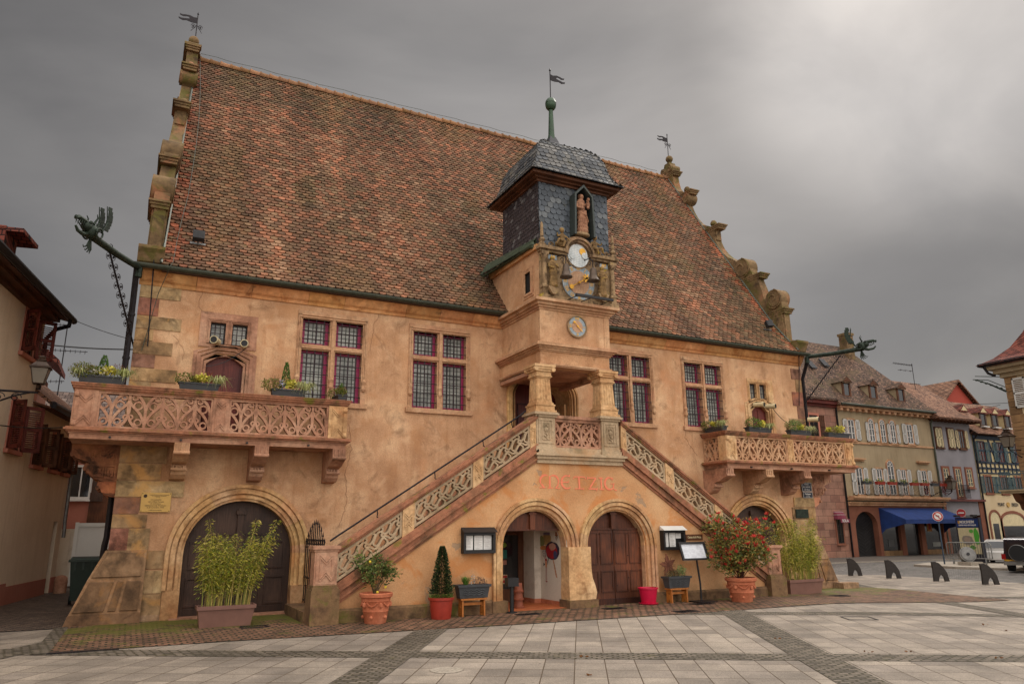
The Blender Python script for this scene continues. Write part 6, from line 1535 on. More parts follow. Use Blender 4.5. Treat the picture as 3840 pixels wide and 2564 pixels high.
t = thing('bucket', 'bright magenta plastic flower pot with saucer by the cellar door', 'pot', (1.27, -2.35, 0))
mb = MB(); mb.lathe([(.155, .03), (.16, .04), (.205, .33), (.225, .335), (.225, .36), (.2, .36), (.15, .06)], (1.27, -2.38, 0), 32); mb.build('pot', 'pink', t, True)
mb = MB(); mb.lathe([(.2, .012), (.22, .035), (.19, .035)], (1.27, -2.38, 0), 28); mb.build('saucer', 'pink', t, True)
# gratings and covers let into the paving
for i, (x, y, w_, h_, z, lb) in enumerate(((-7.0, -1.95, .46, .3, 0, 'beside the left bamboo trough'), (-1.95, -2.75, .5, .22, 0, 'in the bricks before the open portal'), (.1, -2.75, .5, .22, 0, 'in the bricks before the cellar door'), (1.0, -3.95, .5, .3, 0, 'where bricks and slabs meet'), (2.3, -2.95, .5, .3, 0, 'in front of the menu stand base'), (7.0, -2.6, .6, .26, gz(7), 'in front of the right bamboo trough'))):
    mb = MB(); mb.plate([(x-w_/2, y-h_/2), (x+w_/2, y-h_/2), (x+w_/2, y+h_/2), (x-w_/2, y+h_/2)], [[(x-w_/2+.03, y-h_/2+.03), (x+w_/2-.03, y-h_/2+.03), (x+w_/2-.03, y+h_/2-.03), (x-w_/2+.03, y+h_/2-.03)]], 'z', z, z+.018)
    for k in range(9): xx = x-w_/2+.05+k*(w_-.1)/8; mb.box(xx-.006, xx+.006, y-h_/2+.03, y+h_/2-.03, z, z+.016)
    tag(mb.build('drain_grating', 'iron', world=(x, y, z)), 'iron drain grating '+lb, 'grating', 'iron gratings in the paving')
mb = MB(); mb.lathe([(.2, 0), (.2, .006), (.19, .0065)], (-5.55, -7.4, -.002), 28)
for k in range(9): mb.box(-5.73+k*.045, -5.715+k*.045, -7.5, -7.3, .0, .0065)
tag(mb.build('manhole_cover', 'kerb', world=(-5.55, -7.4, 0)), 'round iron manhole cover in the slabs of the foreground', 'manhole cover')
mb = MB()
cxm, cym = 3.0, -6.4
for a, b in ((-.28, .28),): 
    for s in (-1, 1):
        p0 = Vector((cxm, cym, 0))+Vector((*st(s*.25, -.25), 0))-Vector((0, 0, 0)); p1 = Vector((cxm, cym, 0))+Vector((*st(s*.25, .25), 0)); mb.strip([p0+Vector((0, 0, .004)), p1+Vector((0, 0, .004))], (0, 0, 1), .02, .006)
        p0 = Vector((cxm, cym, 0))+Vector((*st(-.25, s*.25), 0)); p1 = Vector((cxm, cym, 0))+Vector((*st(.25, s*.25), 0)); mb.strip([p0+Vector((0, 0, .004)), p1+Vector((0, 0, .004))], (0, 0, 1), .02, .006)
tag(mb.build('access_cover', 'black', world=(cxm, cym, 0)), 'square slab access cover outlined by a dark joint, right foreground', 'cover')
rl = random.Random(77)
for k in range(9):
    x, y = rl.uniform(-6, 6), rl.uniform(-10.5, -5); mb = MB(); p = Vector((x, y, .006+gz(x)))
    for j in range(3): leaf1(mb, p+Vector((rl.uniform(-.03, .03), rl.uniform(-.03, .03), 0)), Vector((rl.uniform(-1, 1), rl.uniform(-1, 1), .15)).normalized(), .05, .6, c(120, 80, 44), rl)
    tag(mb.build('fallen_leaf', 'leaf', recalc=False, world=tuple(p)), 'small brown fallen leaf lying on the pale paving slabs', 'leaf', 'fallen leaves on the paving')

# loudspeakers
def speaker(x, y, z, dx, label):
    t = thing('loudspeaker', label, 'loudspeaker', (x, y, z), 'cream tube loudspeakers on the facade')
    mb = MB(); d = Vector((dx, -1, -.08)).normalized(); p = Vector((x, y, z))
    mb.tube([p-d*.04, p-d*.0, p+d*.26], .072, 16); mb.tube([p+d*.22, p+d*.28], .083, 16); mb.build('housing', 'cream', t, True)
    mb = MB(); mb.tube([p+d*.27, p+d*.286], .066, 16); mb.build('speaker_grille', 'black', t)
    mb = MB(); mb.tube([p, p+Vector((0, .12, -.02))], .012, 5); mb.build('bracket', 'steel', t)
speaker(-7.9, -.12, 5.52, -.35, 'cream tube loudspeaker in the left light of the left small window')
speaker(-7.36, -.12, 5.5, -.1, 'cream tube loudspeaker in the right light of the left small window')
speaker(7.3, -.1, 5.2, .4, 'cream tube loudspeaker at the left under the right small window')
speaker(7.76, -.1, 5.18, .4, 'cream tube loudspeaker at the right under the right small window')
speaker(9.42, -.2, 4.86, .5, 'cream tube loudspeaker at the far right corner of the facade')
mb = MB(); mb.tube(wavy((8.0, -.1, 5.15), (9.4, -.12, 4.85), .32, 16), .01, 5); mb.tube(wavy((-7.3, -.1, 5.46), (-8.07, -.1, 4.98), .1, 10), .008, 4); tag(mb.build('speaker_cable', 'black', world=(8.7, -.1, 4.8)), 'black cable sagging along the facade from the right loudspeakers', 'cable')
# roof floodlights
def flood(x, label, turn=0):
    P, N, U_, A_ = roof_fn(x, 1.0); b = P+N*.03
    t = thing('roof_floodlight', label, 'floodlight', tuple(b), 'floodlights on the roof tiles')
    mb = MB(); mb.obox(b-A_*.16, A_*.32, U_*.07, N*.02); mb.tube([b+U_*.03, b+U_*.05+N*.08], .02, 6); mb.build('mounting', 'steel', t)
    mb = MB(); o = b+N*.07+U_*.02-A_*.12; mb.obox(o, A_*.24+N*turn, Vector((0, .06, .2)), N*.1); 
    for k in range(10): mb.obox(o+A_*(.01+.023*k)+N*.1, A_*.01, Vector((0, .05, .17)), N*.012)
    mb.build('lamp_housing', 'black', t)
flood(-8.45, 'black floodlight on the tiles at the lower left of the roof'); flood(8.55, 'black floodlight on the tiles at the lower right of the roof', .05)
# weather vanes
def vane(x, y, z, h, dr, label, s=1.0, curls=True):
    t = thing('weather_vane', label, 'weather vane', (x, y, z), 'swallow tailed weather vanes')
    mb = MB(); mb.tube([(x, y, z), (x, y, z+h)], .016*s, 6); mb.lathe([(.005, z+h-.02), (.03, z+h+.03), (.003, z+h+.1)], (x, y, 0), 8); mb.build('spindle', 'iron', t)
    mb = MB(); L = .5*s; H = .2*s; z0 = z+h-.3*s; up_, dn = [], []
    pts = [(0, H)]+[(L*q, H+.0-.02*math.sin(q*9)) for q in (.2, .45, .7, .85, 1.0)]+[(L*.98, H-.05*s)]+[(L*q, H-.06*s-.02*math.sin(q*9)) for q in (.8, .6, .5)]+[(L*.42, H*.5)]+[(L*q, H*.35-.02*math.sin(q*9)) for q in (.5, .7, .9, 1.05)]+[(L*1.03, H*.1)]+[(L*q, -.0-.02*math.sin(q*9)) for q in (.8, .6, .3)]+[(0, 0)]
    mb.prism([(x+dr*a, z0+b) for a, b in pts], 'y', y-.008, y+.008); mb.build('pennant', 'iron', t)
    if curls:
        mb = MB()
        for sg in (-1, 1):
            mb.tube([(x+sg*(.1+.06*math.cos(q)), y, z0-.12+.07*math.sin(q)) for q in [k*.5 for k in range(12)]], .01, 4); mb.tube([(x, y, z0-.05), (x+sg*.1, y, z0-.22), (x+sg*.15, y, z0-.3)], .009, 4); mb.ell((x+sg*.1, y, z0-.12), (.03, .01, .04), 6)
        mb.build('scrollwork', 'iron', t)
gx = lambda s: s*(9.26-(.36 if s < 0 else .16))
vane(gx(-1), 5.2, 16.1, .85, -1, 'black forked pennant vane on the ball of the left gable')
vane(gx(1), 5.2, 16.45, .95, -1, 'black forked pennant vane on the ball of the right gable')
vane(-.14, -1.03, 12.95, .85, 1, 'slim forked pennant vane on the green finial of the clock tower', .9, False)
# dragon gargoyles
def dragon(s, label):
    O = Vector((s*9.52, -.28, 6.86)); D = Vector((s*1.0, -1.5, 0)); 
    t = thing('dragon_gargoyle', label, 'gargoyle', tuple(O), 'copper dragon waterspouts')
    ez = -.14 if s < 0 else -.2
    A1 = O+Vector((s*.78, -1.32, .04)); mb = MB(); mb.tube([O, O.lerp(A1, .5)+Vector((0, 0, -.02)), A1, A1+Vector((s*.06, -.1, .04))], .062, 10, r1=.075); mb.tube([O, O+Vector((0, .0, -.2))], .07, 8); mb.build('spout', 'verdigris', t, True)
    d = D.normalized(); upv = Vector((0, 0, 1)); sd_ = d.cross(upv)
    P = lambda a, b, cc=0: A1+d*a+upv*b+sd_*cc
    mb = MB(); mb.ell(P(.08, .08), (.13, .13, .15), 12); mb.ell(P(.2, .13), (.1, .1, .1), 10)
    mb.tube([P(.1, .14), P(.28, .2), P(.42, .22), P(.5, .17)], .07, 8, r1=.028); mb.tube([P(.1, .02), P(.26, -.04), P(.4, -.03), P(.47, .04)], .055, 8, r1=.02)
    for k in range(5):
        for c_ in (-.04, .04): mb.tube([P(.22+.05*k, .17-.0*k, c_), P(.23+.05*k, .1, c_)], .014, 4, r1=.002)
    mb.ell(P(.48, .2), (.035, .035, .04), 6)
    for c_ in (-.08, .08): mb.ell(P(.2, .2, c_), .035, 6); mb.tube([P(.12, .2, c_), P(.06, .34, c_*1.2), P(.1, .4, c_*1.3)], .025, 5, r1=.006); mb.tube([P(.02+.09*math.cos(q), .06+.09*math.sin(q), c_*1.7) for q in [k*.6 for k in range(11)]], .018, 5)
    mb.build('head', 'verdigris', t, True)
    mb = MB(); mb.tube([P(.2, .1), P(.34, .08), P(.44, .13)], .02, 5, r1=.006); mb.build('tongue', 'verdigris', t)
    mb = MB()
    for c_ in (-1, 1):   # feathered wings
        b0 = P(-.1, .12, c_*.08)
        for k in range(7):
            q = k/6; st_ = b0+upv*(.08+.42*q)-d*(.02+.12*math.sin(q*2.2)); mb.obox(st_, -d*(.05+.11*(1-q*.6))+upv*.01, sd_*.018, upv*.075)
        mb.tube([b0, b0+upv*.25-d*.12, b0+upv*.56-d*.06], .022, 5, r1=.008)
    mb.build('wings', 'verdigris', t)
    mb = MB()
    for k in range(4): a = -.9-.35*k; mb.tube([P(.06, -.06), P(.06+.12*math.cos(a), -.1+.16*math.sin(a)), P(.1+.17*math.cos(a), -.08+.24*math.sin(a)), P(.06+.2*math.cos(a+.3), -.08+.26*math.sin(a+.3))], .022, 5, r1=.006)
    mb.build('beard', 'verdigris', t)
    # scrolled iron stay below
    mb = MB(); q0 = Vector((s*9.5, -.04, 5.42)); q1 = O+Vector((s*.5, -.86, -.07)); v = q1-q0; L_ = v.length; v.normalize(); w = v.cross(Vector((s*.83, -.55, 0)).cross(v)).normalized(); w = (Vector((0, 0, 1))-v*v.z).normalized()
    mb.tube([q0-v*.3, q1], .018, 6)
    m = 9
    for k in range(m):
        for sg in (-1, 1):
            cc_ = q0+v*(L_*(k+.6+.25*sg)/m+.12)+w*sg*.085
            mb.tube([cc_+v*.07*math.cos(q)*.9+w*.07*math.sin(q) for q in [j*.6 for j in range(11)]], .007, 4); mb.ell(cc_, (.022, .022, .03), 5)
    mb.build('scrolled_stay', 'iron', t)
    mb = MB(); mb.tube([O+Vector((-s*.25, .05, .25)), Vector((s*9.2, -.06, 5.3))], .014, 5); mb.build('tie_rod', 'iron', t)
dragon(-1, 'green copper dragon waterspout with open jaws at the left corner of the eave')
dragon(1, 'green copper dragon waterspout with open jaws at the right corner of the eave')
# wires
def wire(pts, label, r=.012, mat='black'):
    mb = MB(); mb.tube(pts, r, 5); tag(mb.build('overhead_wire', mat, world=tuple(pts[0])), label, 'wire', 'overhead wires')
wire(wavy((-11.3, 5.6, 7.2), (-9.5, 5.6, 6.7), .06), 'thin wire running from the left house eave to the town hall', .009)
wire(wavy((-12.2, 9.9, 7.3), (-9.5, 9.9, 7.4), .05), 'pair of dark cables behind the left house antenna', .022)
wire(wavy((-11.95, 3.2, 3.95), (-9.5, 1.3, 3.98), .12), 'dark cable hanging low between the left house and the balcony', .014)
wire(wavy((34, 14.5, 9.2), (47, 14.5, 10.2), .05), 'upper thin wire above the orange roof at right', .02); wire(wavy((36, 14.5, 8.7), (46, 14.5, 10.0), .2), 'lower thin wire above the orange roof at right', .02)
# ================================================================== left side
dL = Vector((.16665, .98602, 0)); nL = Vector((.98602, -.16665, 0)); W0 = Vector((-11.63, 5.08, 0))
def LW(y, out=0, z=0):   # point on the left street wall at depth y
    s = (y-W0.y)/dL.y; p = W0+dL*s+nL*out; return Vector((p.x, p.y, z))
def lq(mb, y0, y1, z0, z1, o0, o1, col=None): a = LW(y0, o0, z0); mb.obox(a, LW(y1, o0, z0)-a, nL*(o1-o0), (0, 0, z1-z0), col)
LH = thing('town_house', 'tall beige house with brown shutters and overhanging eave at the left edge', 'house', tuple(LW(0)))
mb = MB(); lq(mb, -9, 5.2, 0, 7.25, -6, 0); mb.build('wall', 'leftwall', LH)
mb = MB(); lq(mb, -9, 5.2, .0, .5, 0, .02); mb.build('plinth', 'pinkwall', LH)
def slopebox(mb, y0, y1, o0, z0, o1, z1, th=.12, col=None):
    a, b, c2, d2 = LW(y0, o0, z0), LW(y1, o0, z0), LW(y1, o1, z1), LW(y0, o1, z1); u = Vector((0, 0, th)); mb.add([a, b, c2, d2, a+u, b+u, c2+u, d2+u], [(3, 2, 1, 0), (4, 5, 6, 7), (0, 1, 5, 4), (1, 2, 6, 5), (2, 3, 7, 6), (3, 0, 4, 7)], col)
mb = MB(); slopebox(mb, -9, 5.35, .55, 6.98, -2.5, 9.6, .12); slopebox(mb, -9, 5.35, -2.5, 9.6, -6, 7.2, .12); mb.build('roof', 'roofR', LH)
mb = MB(); slopebox(mb, -9, 5.3, .5, 6.93, 0, 7.05, .06, (.8, .7, .6)); lq(mb, -9, 5.3, 6.82, 7.02, 0, .12); lq(mb, -9, 5.3, 6.9, 7.0, .12, .3)
mb.build('soffit', 'wood_brown', LH)
def lgut(y0, y1, o, z, p):
    mb = MB(); mb.tube([LW(y0, o, z), LW(y1, o, z)], .085, 8); mb.build('gutter', 'iron', p)
lgut(-9, 5.35, .6, 6.97, LH)
mb = MB(); mb.tube([LW(5.0, .6, 6.9), LW(5.0, .6, 6.75), LW(5.05, .3, 6.65), LW(5.1, .1, 6.4), LW(5.1, .1, 5.1)], .055, 7); mb.build('downpipe', 'iron', LH)
mb = MB(); a = LW(2.6, -.3, 8.3); mb.obox(a, dL*1.0, nL*-2, (0, 0, .1)); mb.obox(a+Vector((0, 0, -.7)), dL*.8, nL*-1.5, (0, 0, .7)); mb.obox(a+nL*.35+Vector((0, 0, -.02)), dL*1.1, nL*-1.4, (0, 0, .09)); mb.build('dormer', 'roofR', LH)
LH2 = thing('town_house', 'low beige house with louvred shutters beyond the tall house at left', 'house', tuple(LW(7)))
mb = MB(); lq(mb, 5.2, 8.5, 0, 4.85, -5, -.01); lq(mb, 8.9, 9.4, 0, 4.85, -5, -.01); lq(mb, 8.5, 8.9, 1.95, 4.85, -5, -.01); mb.build('wall', 'leftwall', LH2)
mb = MB(); lq(mb, 5.2, 8.45, 0, .42, -.01, .01); lq(mb, 8.92, 9.45, 0, .42, -.01, .01); mb.build('plinth', 'pinkwall', LH2)
mb = MB(); lq(mb, 8.5, 8.9, 0, 1.95, -.3, -.2); mb.build('door', 'wood_brown', LH2)
mb = MB(); slopebox(mb, 5.2, 9.6, .42, 4.72, -2.4, 7.0, .1); mb.build('roof', 'roofC', LH2); lgut(5.2, 9.6, .45, 4.75, LH2)
mb = MB(); slopebox(mb, 5.2, 9.5, .4, 4.66, -.05, 4.78, .05); mb.build('soffit', 'wood_brown', LH2)
mb = MB(); mb.tube([LW(9.35, .42, 4.7), LW(9.35, .06, 4.5), LW(9.35, .06, 1.95), LW(9.25, .1, 1.7), LW(9.25, .1, 1.5)], .05, 7); mb.build('downpipe', 'steel', LH2)
def lwin(p, y0, y1, z0, z1, sh='wood_brown', open_=True):
    mb = MB(); e = .09
    for a, b, q0, q1 in ((y0-e, y0, z0-e, z1+e), (y1, y1+e, z0-e, z1+e), (y0, y1, z1, z1+e)): lq(mb, a, b, q0, q1, -.05, .03)
    lq(mb, y0-e-.03, y1+e+.03, z0-e, z0, -.05, .09); f = mb.build('window', 'pinkwall', p)
    mb = MB(); lq(mb, y0, y1, z0, z1, -.01, .006); mb.build('pane', 'darkglass', f)
    mb = MB(); ym = (y0+y1)/2
    for a, b, q0, q1 in ((y0, y0+.05, z0, z1), (y1-.05, y1, z0, z1), (ym-.03, ym+.03, z0, z1), (y0, y1, z1-.05, z1), (y0, y1, z0, z0+.05), (y0, y1, z0+(z1-z0)*.62, z0+(z1-z0)*.62+.035)): lq(mb, a, b, q0, q1, .004, .014)
    mb.build('casement', 'wood_brown', f)
    for side in (0, 1):
        hy = y0 if side == 0 else y1; sg = -1 if side == 0 else 1; w = (y1-y0)/2
        mb = MB(); ang = .95
        d = (dL*sg*math.cos(ang)+nL*math.sin(ang)); a = LW(hy+sg*.03, .05, z0)
        nn = d.cross(Vector((0, 0, 1))).normalized()*.035
        for q0, q1 in ((0, .07), (w-.07, w)): mb.obox(a+d*q0, d*(q1-q0), nn, (0, 0, z1-z0))
        for q0, q1 in ((0, .08), ((z1-z0)/2-.03, (z1-z0)/2+.03), (z1-z0-.08, z1-z0)): mb.obox(a+Vector((0, 0, q0)), d*w, nn, (0, 0, q1-q0))
        k = .1
        while k < z1-z0-.1: mb.obox(a+d*.06+Vector((0, 0, k)), d*(w-.12), nn*.8+Vector((0, 0, -.02)), (0, 0, .014)); k += .05
        mb.build('shutter', sh, f)
lwin(LH, 3.75, 4.55, 5.75, 6.75, 'wood_maroon'); lwin(LH, 3.8, 4.6, 3.5, 4.6, 'wood_maroon')
lwin(LH2, 5.75, 6.4, 3.3, 4.3, 'wood_brown'); lwin(LH2, 7.3, 7.9, 3.3, 4.25, 'wood_brown'); lwin(LH2, 8.55, 9.0, 3.3, 4.2, 'wood_brown')
lwin(LH, .6, 1.4, 3.5, 4.6, 'wood_maroon')
# wall lantern
lp = Vector((-11.03, .5, 0)); lx, ly = lp.x, lp.y
t = thing('wall_lantern', 'old street lantern on a scrolled bracket at the left house, above the lane', 'street lamp', (lx, ly, 4.4), 'wall lanterns')
zc = 4.75
def lantern(t, x, y, z, s=1.0):
    mb = MB(); v = []
    for zz, w in ((z-.28*s, .12*s), (z+.12*s, .2*s)): v += [(x-w, y-w, zz), (x+w, y-w, zz), (x+w, y+w, zz), (x-w, y+w, zz)]
    mb.add(v, [(0, 1, 5, 4), (1, 2, 6, 5), (2, 3, 7, 6), (3, 0, 4, 7)]); mb.build('lamp_glass', 'lampglass', t)
    mb = MB()
    for k in range(4): mb.tube([v[k], v[k+4]], .014*s, 5); mb.tube([v[k], v[(k+1) % 4]], .014*s, 5); mb.tube([v[k+4], v[4+(k+1) % 4]], .016*s, 5)
    v = []
    for zz, w in ((z+.12*s, .24*s), (z+.15*s, .24*s), (z+.17*s, .2*s), (z+.3*s, .1*s), (z+.32*s, .12*s), (z+.36*s, .06*s), (z+.42*s, .08*s), (z+.46*s, .02*s)): v += [(x-w, y-w, zz), (x+w, y-w, zz), (x+w, y+w, zz), (x-w, y+w, zz)]
    mb.add(v, [(i*4+k, i*4+(k+1) % 4, i*4+4+(k+1) % 4, i*4+4+k) for i in range(7) for k in range(4)]+[(3, 2, 1, 0)])
    mb.lathe([(.02*s, z-.4*s), (.05*s, z-.34*s), (.03*s, z-.3*s), (.12*s, z-.28*s)], (x, y, 0), 8); mb.build('lamp_frame', 'lampframe', t)
M['lampglass'] = plain('frosted_glass', c(112, 104, 92), .3, 0, .15, 2); M['lampframe'] = plain('bronze_frame', c(60, 44, 32), .45, .4, .2)
lantern(t, lx, ly, zc-.06, .76)
wallp = LW(.5, 0, 4.3)
mb = MB(); mb.tube([wallp, (lx, ly, 4.3)], .022, 6); mb.tube([wallp+Vector((0, 0, -.5)), wallp+Vector((.5, 0, -.35)), (lx-.35, ly, 4.22), (lx-.1, ly, 4.3)], .018, 5)
for k in range(4):
    bx = wallp.x+.22+.27*k; mb.tube([(bx+.1*(1-q/9)*math.cos(q), ly, 4.18-.04*k*0+.1*(1-q/9)*math.sin(q)) for q in [j*.5 for j in range(17)]], .012, 4)
mb.build('bracket', 'iron', t)
# lane end: pink house, container, bin, stone
t = thing('town_house', 'pink rendered house with white window at the end of the lane', 'house', (-11, 14.5, 0))
mb = MB(); mb.box(-16, -6, 14, 20, 0, 4.9); mb.build('wall', 'pinkwall', t)
mb = MB(); mb.box(-10.5, -9.9, 13.9, 14.0, 0, 3.0); mb.build('timber_cladding', 'wood_brown', t)
mb = MB(); mb.add([(-16, 13.6, 4.8), (-6, 13.6, 4.8), (-6, 17, 7.0), (-16, 17, 7.0), (-16, 20.4, 4.8), (-6, 20.4, 4.8)], [(0, 1, 2, 3), (3, 2, 5, 4), (0, 3, 4), (1, 5, 2)]); mb.build('roof', 'pantile', t)
mb = MB(); mb.plate([(-11.2, 2.75), (-10.48, 2.75), (-10.48, 3.95), (-11.2, 3.95)], [[(-11.12, 2.85), (-10.56, 2.85), (-10.56, 3.87), (-11.12, 3.87)]], 'y', 13.92, 14.0); mb.box(-10.86, -10.82, 13.93, 13.98, 2.8, 3.9); mb.box(-11.2, -10.48, 13.88, 14, 2.7, 2.76); f = mb.build('window', 'white', t)
mb = MB(); mb.box(-11.15, -10.5, 13.96, 13.99, 2.8, 3.9); mb.build('pane', 'darkglass', f)
mb = MB(); mb.box(-10.46, -10.1, 13.86, 13.9-.003, 2.7, 3.95); mb.build('shutter', 'wood_dark', f)
t = thing('town_house', 'house with red roof edge peeping between the tall house and the antenna', 'house', (-13, 10.5, 0))
mb = MB(); mb.box(-16, -12.15, 10.6, 13, 0, 6.6); mb.build('wall', 'shopstone', t)
mb = MB(); mb.add([(-16, 10.4, 8.9), (-13.6, 10.4, 8.6), (-11.68, 10.4, 6.95), (-11.68, 13, 6.95), (-13.6, 13, 8.6), (-11.68, 10.4, 6.78), (-13.6, 10.4, 8.4), (-11.68, 13, 6.78), (-13.6, 13, 8.4)], [(1, 2, 3, 4), (5, 2, 1, 6), (5, 7, 3, 2), (6, 8, 7, 5)]); mb.build('roof', 'roofR', t)
t = thing('site_container', 'white sheet metal container with grey door across the lane', 'container', (-10.3, 11, 0))
mb = MB(); mb.box(-10.62, -8.6, 11, 13, .05, 1.9); mb.box(-10.66, -10.56, 10.96, 11.05, .05, 1.95); mb.box(-10.66, -8.6, 10.97, 11.02, 1.82, 1.93)
for k in range(8): mb.box(-10.4+k*.22, -10.38+k*.22, 10.99, 11, .1, 1.8)
mb.build('panel', 'metalwhite', t)
mb = MB(); mb.box(-11.2, -10.66, 11.0, 11.05, .05, 1.75); mb.box(-11.1, -10.76, 10.97, 11, .2, 1.6); mb.build('door', 'whitewall', t)
t = thing('wheelie_bin', 'dark green wheelie bin behind the left buttress', 'bin', (-10.0, 4.4, 0))
mb = MB(); v = []
for z, w in ((.12, .22), (.98, .3)): v += [(-9.98-w, 4.4-w, z), (-9.98+w, 4.4-w, z), (-9.98+w, 4.4+w, z), (-9.98-w, 4.4+w, z)]
mb.add(v, [(3, 2, 1, 0), (4, 5, 6, 7), (0, 1, 5, 4), (1, 2, 6, 5), (2, 3, 7, 6), (3, 0, 4, 7)])
for k in range(3): mb.box(-10.2+k*.17, -10.16+k*.17, 4.09, 4.13, .8, .97)
mb.build('bin_body', 'greenbin', t)
mb = MB(); mb.box(-10.32, -9.64, 4.06, 4.74, .98, 1.03); mb.prism([(4.1, 1.03), (4.7, 1.03), (4.6, 1.09), (4.2, 1.07)], 'x', -10.28, -9.68); mb.build('lid', 'greenbin', t)
for x in (-10.22, -9.78): mb = MB(); mb.lathe([(.1, x-.03), (.1, x+.03)], (0, 4.65, .1), 14, axis='x'); mb.build('wheel', 'rubber', t)
mb = MB(); mb.lathe([(.16, -.02), (.17, .3), (.15, .42), (.1, .47), (.02, .49)], (-10.7, 8.65, 0), 14); tag(mb.build('stone_bollard', 'redstone', smooth=True, world=(-10.7, 8.65, 0)), 'rounded red stone bollard at the foot of the low house', 'bollard')
def antenna(x, y, z0, z1, arms, label):
    t = thing('tv_antenna', label, 'antenna', (x, y, z0), 'television aerials')
    mb = MB(); mb.tube([(x, y, z0), (x, y, z1)], .02, 6); mb.build('mast', 'iron', t)
    for z, a, b, n in arms:
        mb = MB(); mb.tube([(x+a, y, z), (x+b, y, z+.05)], .014, 5)
        for k in range(n): q = lerp(a, b, (k+.5)/n); mb.tube([(x+q, y-.12, z+.02), (x+q, y+.12, z+.02)], .009, 4); mb.tube([(x+q, y, z-.05), (x+q, y, z+.09)], .009, 4)
        mb.build('aerial', 'iron', t)
antenna(-11.95, 14.3, 5.4, 9.1, [(9.0, -.75, .05, 7), (8.05, -.5, .75, 8), (6.9, -.35, .15, 3)], 'tall television aerial behind the left houses')
mb_t = thing('tv_antenna', 'grid panel aerial', 'antenna', (-11.95, 14.2, 8.6)) if False else None
antenna(35.95, 14, 9.4, 12.0, [(11.85, -1.9, 0, 12), (11.45, -1.5, 0, 3), (10.6, -.6, .6, 4)], 'tall television aerial on the roofs at right')

# ================================================================== street houses on the right, facade line y = 11.7
FYR = 11.7
def bwin(p, x0, x1, z0, z1, frame='creamwall', fw=.08, sash='white', y=FYR, arch=False, sh=None, muntin=3, sw=.36, closed=False, surround=True):
    mb = MB(); e = fw
    if surround:
        if arch: archring(mb, (x0+x1)/2, z1, z0-e, (x1-x0)/2, (x1-x0)/2+e, y-.05, y, 12)
        else:
            mb.plate([(x0-e, z0-e), (x1+e, z0-e), (x1+e, z1+e), (x0-e, z1+e)], [[(x0, z0), (x1, z0), (x1, z1), (x0, z1)]], 'y', y-.05, y+.01)
        mb.box(x0-e*1.3, x1+e*1.3, y-.1, y, z0-e-.03, z0-e+.03)
    else: mb.box(x0-.03, x1+.03, y-.03, y, z0-.03, z0)
    f = mb.build('window', frame, p); xm = (x0+x1)/2
    mb = MB(); (mb.prism(archpoly(xm, (x1-x0)/2, z1, z0, 10), 'y', y-.015, y-.005) if arch else mb.box(x0, x1, y-.015, y-.005, z0, z1)); mb.build('pane', 'darkglass', f)
    mb = MB(); t = .045
    for a, b, q0, q1 in ((x0, x0+t, z0, z1), (x1-t, x1, z0, z1), (xm-t*.6, xm+t*.6, z0, z1), (x0, x1, z1-t, z1), (x0, x1, z0, z0+t)): mb.box(a, b, y-.035, y-.016, q0, q1)
    for k in range(1, muntin): zz = lerp(z0, z1, k/muntin); mb.box(x0, x1, y-.03, y-.016, zz-.012, zz+.012)
    if arch:
        r = (x1-x0)/2; archring(mb, xm, z1, z1-.01, r-t, r, y-.035, y-.016, 10)
        for q in (50, 90, 130): mb.strip([(xm, y-.025, z1), (xm+r*math.cos(math.radians(q)), y-.025, z1+r*math.sin(math.radians(q)))], (0, 1, 0), .025, .015)
    mb.build('sash', sash, f)
    if sh:
        w = (x1-x0)/2 if closed else sw
        for a in ((x0, xm) if closed else (x0-e-w, x1+e)):
            mb = MB(); ya = y-.085; b = a+w-.01
            for q0, q1, r0, r1 in ((a, a+.05, z0, z1), (b-.05, b, z0, z1), (a, b, z0, z0+.06), (a, b, z1-.06, z1), (a, b, (z0+z1)/2-.03, (z0+z1)/2+.03)): mb.box(q0, q1, ya, ya+.035, r0, r1)
            k = z0+.09
            while k < z1-.07: mb.box(a+.04, b-.04, ya+.01, ya+.03, k, k+.03); k += .06
            mb.build('shutter', sh, f)
    return f
def ridge_roof(mb, x0, x1, yf, ze, yr, zr, xr0=None, xr1=None, th=.1):
    xr0 = x0 if xr0 is None else xr0; xr1 = x1 if xr1 is None else xr1; yb = 2*yr-yf
    mb.add([(x0, yf, ze), (x1, yf, ze), (xr1, yr, zr), (xr0, yr, zr), (x1, yb, ze), (x0, yb, ze), (x0, yf, ze-th), (x1, yf, ze-th), (x1, yb, ze-th), (x0, yb, ze-th)],
           [(0, 1, 2, 3), (3, 2, 4, 5), (0, 3, 5), (1, 4, 2), (6, 7, 1, 0), (7, 8, 4, 1), (9, 6, 0, 5), (8, 9, 5, 4), (9, 8, 7, 6)])
# A: pink stone house, mostly hidden
hA = thing('town_house', 'pink sandstone block house with brown shutters just right of the balcony', 'house', (22, FYR, 0))
mb = MB(); mb.box(14, 25.25, FYR, 19, 0, 8.2); mb.build('wall', 'pinkblocks', hA)
mb = MB(); mb.box(14, 25.3, FYR-.25, FYR, 8.15, 8.4); mb.box(14, 25.3, FYR-.1, FYR, 8.0, 8.15); mb.build('cornice', 'wood_maroon', hA)
mb = MB(); ridge_roof(mb, 14, 25.2, FYR-.35, 8.45, 15.5, 13.0); mb.build('roof', 'roofB', hA)
bwin(hA, 23.1, 23.75, 6.25, 7.5, 'pinkwall', .12, 'wood_dark', arch=False, sh='wood_brown', muntin=4)
bwin(hA, 24.3, 24.75, .75, 2.1, 'shopstone', .08, 'black')
t = thing('shop_awning', 'small burgundy dome awning lettered SOLA over a narrow window', 'awning', (24.5, FYR, 1.9))
mb = MB(); n = 8; v = []
